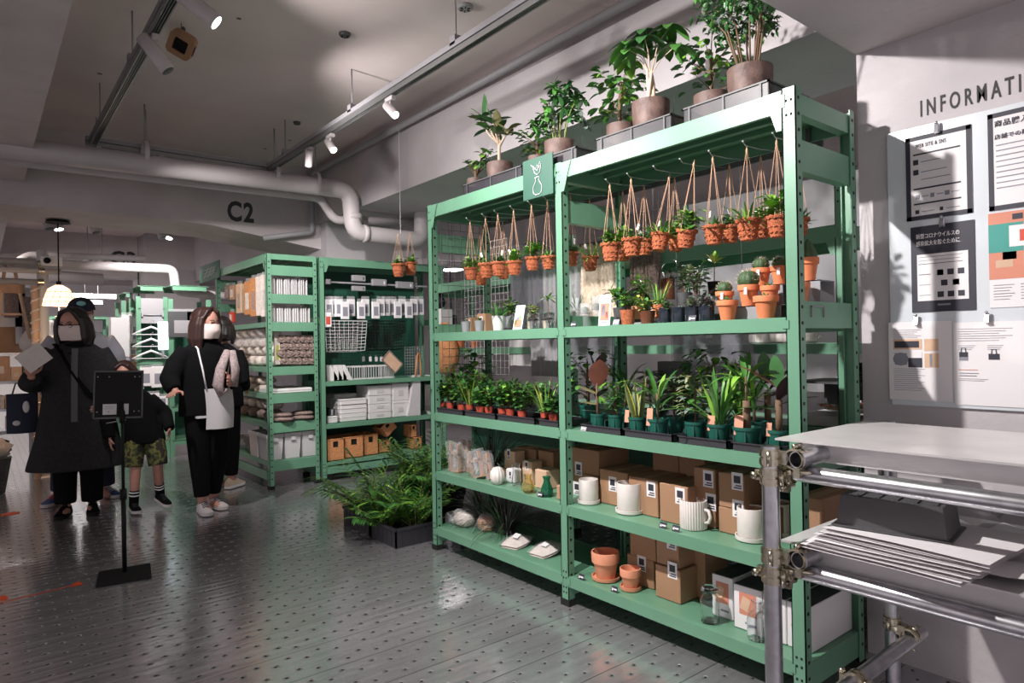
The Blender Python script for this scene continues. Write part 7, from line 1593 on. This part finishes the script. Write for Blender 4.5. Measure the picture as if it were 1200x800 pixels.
def lbox(u0, u1, v0, v1, zi, mt_, lb, dy=.02):
    a = PL(u0, 450, LY+dy).x; b = PL(u1, 450, LY+dy).x; h = PL(10, v0, LY+dy).z-PL(10, v1, LY+dy).z; t = thing('display_box', lb, 'box', ((a+b)/2, LY+dy, lv[zi]+.001)); m = M(); m.bbox(-(b-a)/2, (b-a)/2, 0, .2, 0, h, .004); m.build('carton', mt_, t); m = M(); m.box(-(b-a)*.2, (b-a)*.2, -.002, 0, h*.3, h*.6); m.build('label', 'cfab', t)
lbox(-12, 12, 415, 444, 2, 'wood', 'brown carton on the left shelf, partly out of the picture'); lbox(13, 26, 428, 444, 2, 'woodl', 'low light carton on the left shelf'); lbox(13, 32, 414, 427, 2, 'wood', 'brown carton upper, on the left shelf') if False else None
lbox(27, 32, 426, 444, 2, 'bfab', 'narrow dark carton on the left shelf'); lbox(33, 41, 416, 444, 2, 'woodl', 'pale carton at the right end of the left shelf')
for i in range(8): lbox(-6+6*i, -1+6*i, 462, 477, 1, ('pink', 'cfab', 'woodl')[i % 3], 'small pinkish box in the row on the lower left shelf, %s from the left' % ORD[i])
for i in range(7): lbox(0+5*i, 4+5*i, 452, 461, 1, 'dgrey', 'dark spine above the pinkish boxes, %s from the left' % ORD[i], .25)
for i in range(9): lbox(6+4*i, 9+4*i, 487, 503, 0, ('cfab', 'bin', 'woodl')[i % 3], 'pale upright packet on the bottom left shelf, %s from the left' % ORD[i])
q = PL(35, 400, LY+.1); t = thing('white_vase', 'white egg-shaped vase in front of the brown backboard', 'vase', (q.x, LY+.12, lv[-1]+.001)); m = M(); m.lathe([(.05, 0), (.09, .05), (.10, .11), (.06, .19), (.03, .24), (.035, .26)], n=28); m.build('vase_body', 'whitec', t); s = M(); f = M(); s.X = f.X = Matrix.Translation((0, 0, .25)); bushy(s, f, .25, .06, 5, 8, .05, .02, (3, 6)); s.build('stem', 'stem', t); f.build('dried_flowers', LEAVES, t)
t = thing('wood_frame', 'tall narrow wooden easel frame in front of the brown backboard', 'easel', (PL(8, 400).x, LY+.05, lv[-1])); m = M(); m.tube([(-.1, 0, 0), (0, 0, .95)], .018, 6); m.tube([(.22, 0, 0), (.06, 0, .95)], .018, 6); m.tube([(-.04, 0, .4), (.16, 0, .4)], .014, 6); m.build('legs', 'woodl', t); m = M(); m.box(-.05, .16, -.02, 0, .62, .72); m.build('ledge', 'wood', t)
for i, (u0, u1, v0, v1) in enumerate(((5, 22, 336, 372), (26, 37, 347, 392))):
    a = PL(u0, 350, 9.0); b = PL(u1, 350, 9.0); t = thing('framed_board', 'dark brown framed panel at the left, %s' % ('behind the easel', 'beside the spiral post')[i], 'panel', ((a.x+b.x)/2, 9.05, PL(10, v1, 9.05).z)); m = M(); h = PL(10, v0, 9.05).z-PL(10, v1, 9.05).z; m.box(-(b.x-a.x)/2, (b.x-a.x)/2, 0, .03, 0, h); m.build('panel', 'bfab', t); m = M(); m.box(-(b.x-a.x)/2-.06, (b.x-a.x)/2+.06, .03, .05, -.1, h+.1); m.build('pale_backing', 'bin', t)
# pendant lamp with woven shade
pq = hit(69, 345, Y=7.3); t = thing('pendant_lamp', 'glowing woven pendant lamp on a long black cord at the left', 'pendant lamp', (pq.x, 7.3, pq.z)); m = M()
m.lathe([(.125, -.10), (.12, -.04), (.085, .05), (.03, .085)], n=28); m.build('woven_shade', 'lampw', t); m = M()
for k in range(14): a = k*2*pi/14; m.tube([(.128*cos(a), .128*sin(a), -.10), (.122*cos(a+.2), .122*sin(a+.2), -.04), (.088*cos(a+.4), .088*sin(a+.4), .05)], .002, 4)
for z, r in ((-.10, .128), (-.07, .126), (-.03, .118), (.02, .102)): m.tube([(r*cos(k*pi/12), r*sin(k*pi/12), z) for k in range(25)], .002, 4)
m.build('weave', 'wood', t); m = M(); m.cyl((0, 0, .085), (0, 0, 2.475-pq.z), .006, n=6); m.tube([(0, 0, .08), (0, 0, .12)], .02, 10); m.build('cord', 'black', t); m = M(); m.lathe([(.10, 0), (.09, .02), (.0001, .025)], (0, 0, 2.45-pq.z), 20); m.build('ceiling_rose', 'black', t); m = M(); m.tube([(0, 0, -.10), (0, 0, -.2)], .003, 5); m.lathe([(.0001, -.26), (.028, -.25), (.028, -.2), (.0001, -.19)], n=12); m.build('hanging_tag', 'woodl', t)
l = bpy.data.lights.new('bulb', 'POINT'); l.energy = 12; l.color = (1, .7, .45); l.shadow_soft_size = .05; o = bpy.data.objects.new('lamp_bulb', l); C.objects.link(o); o.location = (pq.x, 7.3, pq.z-.16)
# strip lights of the far room
for i, (u0, u1, v, Y) in enumerate(((-40, 136, 344, 14.8), (-30, 120, 352, 15.8), (-60, 10, 340, 13.9))):
    a = hit(u0, v, Y=Y); b = hit(u1, v, Y=Y); t = thing('strip_light', 'long glowing strip light in the far room, %s' % ('upper', 'lower', 'leftmost')[i], 'strip light', (a.x, Y, a.z)); m = M(); m.box(0, b.x-a.x, -.03, .03, -.02, .0); m.build('tube', 'strip', t); m = M(); m.box(0, b.x-a.x, -.06, .06, 0, .06); m.build('housing', 'white', t); m = M(); m.cyl((.3, 0, .06), (.3, 0, HC-a.z), .008, n=6); m.cyl((b.x-a.x-.3, 0, .06), (b.x-a.x-.3, 0, HC-a.z), .008, n=6); m.build('hangers', 'grey', t)
# far racks
def far_rack(label, u0, u1, vt, Y, shelves, D=.5, panel=False):
    a = hit(u0, 400, Y=Y); b = hit(u1, 400, Y=Y); H = hit(u0, vt, Y=Y).z; t = thing('shelving_rack', label, 'shelving rack', (a.x, Y, 0)); L = b.x-a.x
    for x in (0, L-.05):
        for y in (0, D-.04): m = M(); m.box(x, x+.05, y, y+.04, 0, H); m.build('post', 'green', t)
    for z in shelves: m = M(); m.box(.05, L-.05, 0, .02, z-.06, z); m.box(.05, L-.05, D-.02, D, z-.06, z); m.box(.02, L-.02, 0, D, z-.012, z-.004); m.build('shelf', 'green', t)
    m = M(); m.box(.05, L-.05, D-.01, D, .1, H-.3); m.build('back_panel', 'greend', t)
    if panel: m = M(); m.box(.05, L-.05, -.01, 0, H-.32, H-.02); m.build('grey_fascia', 'grey', t)
    return t, a.x, L, H
t, xa, L, H = far_rack('green rack with clothes hangers and a grey fascia, beyond the black-clad shopper', 160, 197, 347, 8.9, [.2, .7, 1.15, 1.78, 2.05], panel=True)
def hanger(label, loc, s=1.): 
    t = thing('clothes_hanger', label, 'hanger', loc); m = M(); m.tube([(-.2*s, 0, -.09), (-.1*s, 0, -.04), (0, 0, 0), (.1*s, 0, -.04), (.2*s, 0, -.09)], [.006, .012, .014, .012, .006], 8); m.tube([(-.19*s, 0, -.09), (.19*s, 0, -.09)], .005, 6); m.build('bar', 'paper', t); m = M(); m.tube([(0, 0, 0), (0, 0, .06), (.02, 0, .08), (.03, 0, .06)], .003, 6); m.build('hook', 'steel', t)
for i, v in enumerate((383, 397, 411)): q = hit(177, v, Y=8.85); hanger('white clothes hanger on the far rack, %s from the top' % ORD[i], (q.x, 8.85, q.z))
t = thing('hanger_rail', 'thin rail holding the clothes hangers', 'rail', (xa, 8.88, 1.70)); m = M(); m.cyl((.05, 0, 0), (L-.05, 0, 0), .008, n=8); m.build('bar', 'grey', t); m = M(); m.ob((.06, 0, 0), .02, .03, .04); m.ob((L-.06, 0, 0), .02, .03, .04); m.build('brackets', 'grey', t)
q = hit(191, 400, Y=8.8); t = thing('light_box', 'bluish white glowing sign box beside the hangers', 'sign box', (q.x, 8.8, q.z-.1)); MT['bluel'] = mat('blue_white_glow', (.8, .9, 1), .5, emit=1.6, ecol=(.75, .9, 1)); m = M(); m.bbox(-.05, .06, 0, .03, 0, .34, .01); m.build('panel', 'bluel', t); m = M(); m.box(-.01, .01, .0, .03, -.1, 0); m.build('stem', 'grey', t)
for i, (u, v, w_, h_) in enumerate(((171, 440, .13, .25), (186, 440, .16, .28), (176, 465, .2, .14), (164, 460, .08, .2), (190, 468, .12, .14))):
    q = hit(u, v, Y=8.86); flat_pack('hanging_pack', 'white pack low on the hanger rack, %s' % ('upper left', 'upper right', 'lower middle', 'lower left', 'lower right')[i], (q.x, 8.86, q.z+h_/2), w_, h_, .03, 'paper', None)
t, xa, L, H = far_rack('green rack with a grey garment in a clear bag, behind the black-clad shopper', 198, 248, 350, 8.7, [.2, .6, 2.05])
for i, (u, w_) in enumerate(((213, .30), (233, .28))): q = hit(u, 362, Y=8.7); flat_pack('garment_bag', 'dark grey garment in a clear bag hanging in the far rack, %s' % ('left', 'right')[i], (q.x, 8.7, q.z), w_, .34, .04, 'dgrey', None, 0, True, 'grey')
t = thing('hook_rail', 'rail with small square white tags below the garment bags', 'rail', (xa+.05, 8.72, hit(210, 392, Y=8.72).z)); m = M(); m.box(0, L-.1, -.01, .01, -.01, .01); m.build('bar', 'grey', t)
for dx in (.12, .27, .42): m = M(); m.box(dx, dx+.04, -.02, -.01, -.04, .02); m.build('tag', 'cfab', t)
t, xa, L, H = far_rack('narrow green rack left of the hanger rack with hanging white packs', 143, 160, 352, 9.4, [.2, .7, 2.0])
first_then(lambda loc, rz, lb: flat_pack('hanging_pack', lb, loc, .10, .34, .03, 'paper', 'white packs on the narrow far rack', rz), [((hit(u, 366, Y=9.3).x, 9.3, hit(u, 366+4*(i % 2), Y=9.3).z), .3) for i, u in enumerate((147, 151, 155, 158))], ['tall white pack hanging on the narrow far rack, %s from the left' % ORD[i] for i in range(4)])
q = hit(140, 372, Y=9.3); flat_pack('garment_bag', 'long pale grey garment bag at the left of the narrow far rack', (q.x, 9.3, q.z), .22, .48, .08, 'bin', None, .2, False, None)
for i in range(3): q = hit(150, 405+9*i, Y=9.3); flat_pack('hanging_pack', 'small pinkish pack low on the narrow far rack, %s from the top' % ORD[i], (q.x, 9.3, q.z), .25, .12, .03, ('cfab', 'pink', 'woodl')[i], None)
for i, (u0, u1, Y) in enumerate(((58, 85, 16.), (86, 128, 16.), (0, 34, 16.))):
    far_rack('distant green rack in the far room, %s' % ('left of the charcoal coat', 'right of the cap', 'behind the left shelf')[i], u0, u1, 371, Y, [.4, .9, 1.4, 2.0])
q = hit(62, 405, Y=15); t = thing('grey_column_vase', 'pale vase-like object on the distant shelf left of the shopper', 'vase', (hit(60, 395, Y=15.9).x, 15.9, 1.402)); m = M(); m.lathe([(.10, 0), (.12, .1), (.05, .35), (.04, .5)], n=20); m.build('vase_body', 'cfab', t)
t = thing('white_counter', 'long bright white counter in the far room', 'counter', (-2.6, 13.2, 0)); m = M(); m.bbox(0, 4.2, 0, .6, 0, 1.36, .02); m.build('counter_body', 'white', t); m = M(); m.box(-.02, 4.22, -.03, .62, 1.36, 1.40); m.build('counter_top', 'white', t)
# hooks of hanging utensils far behind
first_then(lambda loc, rz, lb: (lambda t: (M().tube([(0, 0, 0), (0, 0, -.45)], .012, 6).build('handle', 'dgrey', t), M().ell((0, 0, -.52), .04, .02, .08, 8, 6).build('head', 'dgrey', t), t)[-1])(thing('hanging_utensil', lb, 'utensil', loc, rz, 'dark utensils hanging in the far room')), [((hit(162+4.3*i, 320, Y=12.4).x, 12.4, hit(165, 317, Y=12.4).z-.03*(i % 2)), 0) for i in range(7)], ['dark utensil hanging in the far room, %s from the left' % ORD[i] for i in range(7)])
t = thing('utensil_rail', 'grey rail from which the dark utensils hang', 'rail', (hit(158, 317, Y=12.4).x, 12.4, hit(165, 316, Y=12.4).z+.02)); m = M(); m.box(0, .65, -.01, .01, 0, .03); m.build('bar', 'grey', t); m = M(); m.cyl((.05, 0, .03), (.05, 0, HC-t.location.z), .006, n=5); m.cyl((.6, 0, .03), (.6, 0, HC-t.location.z), .006, n=5); m.build('hanging_rod', 'grey', t)
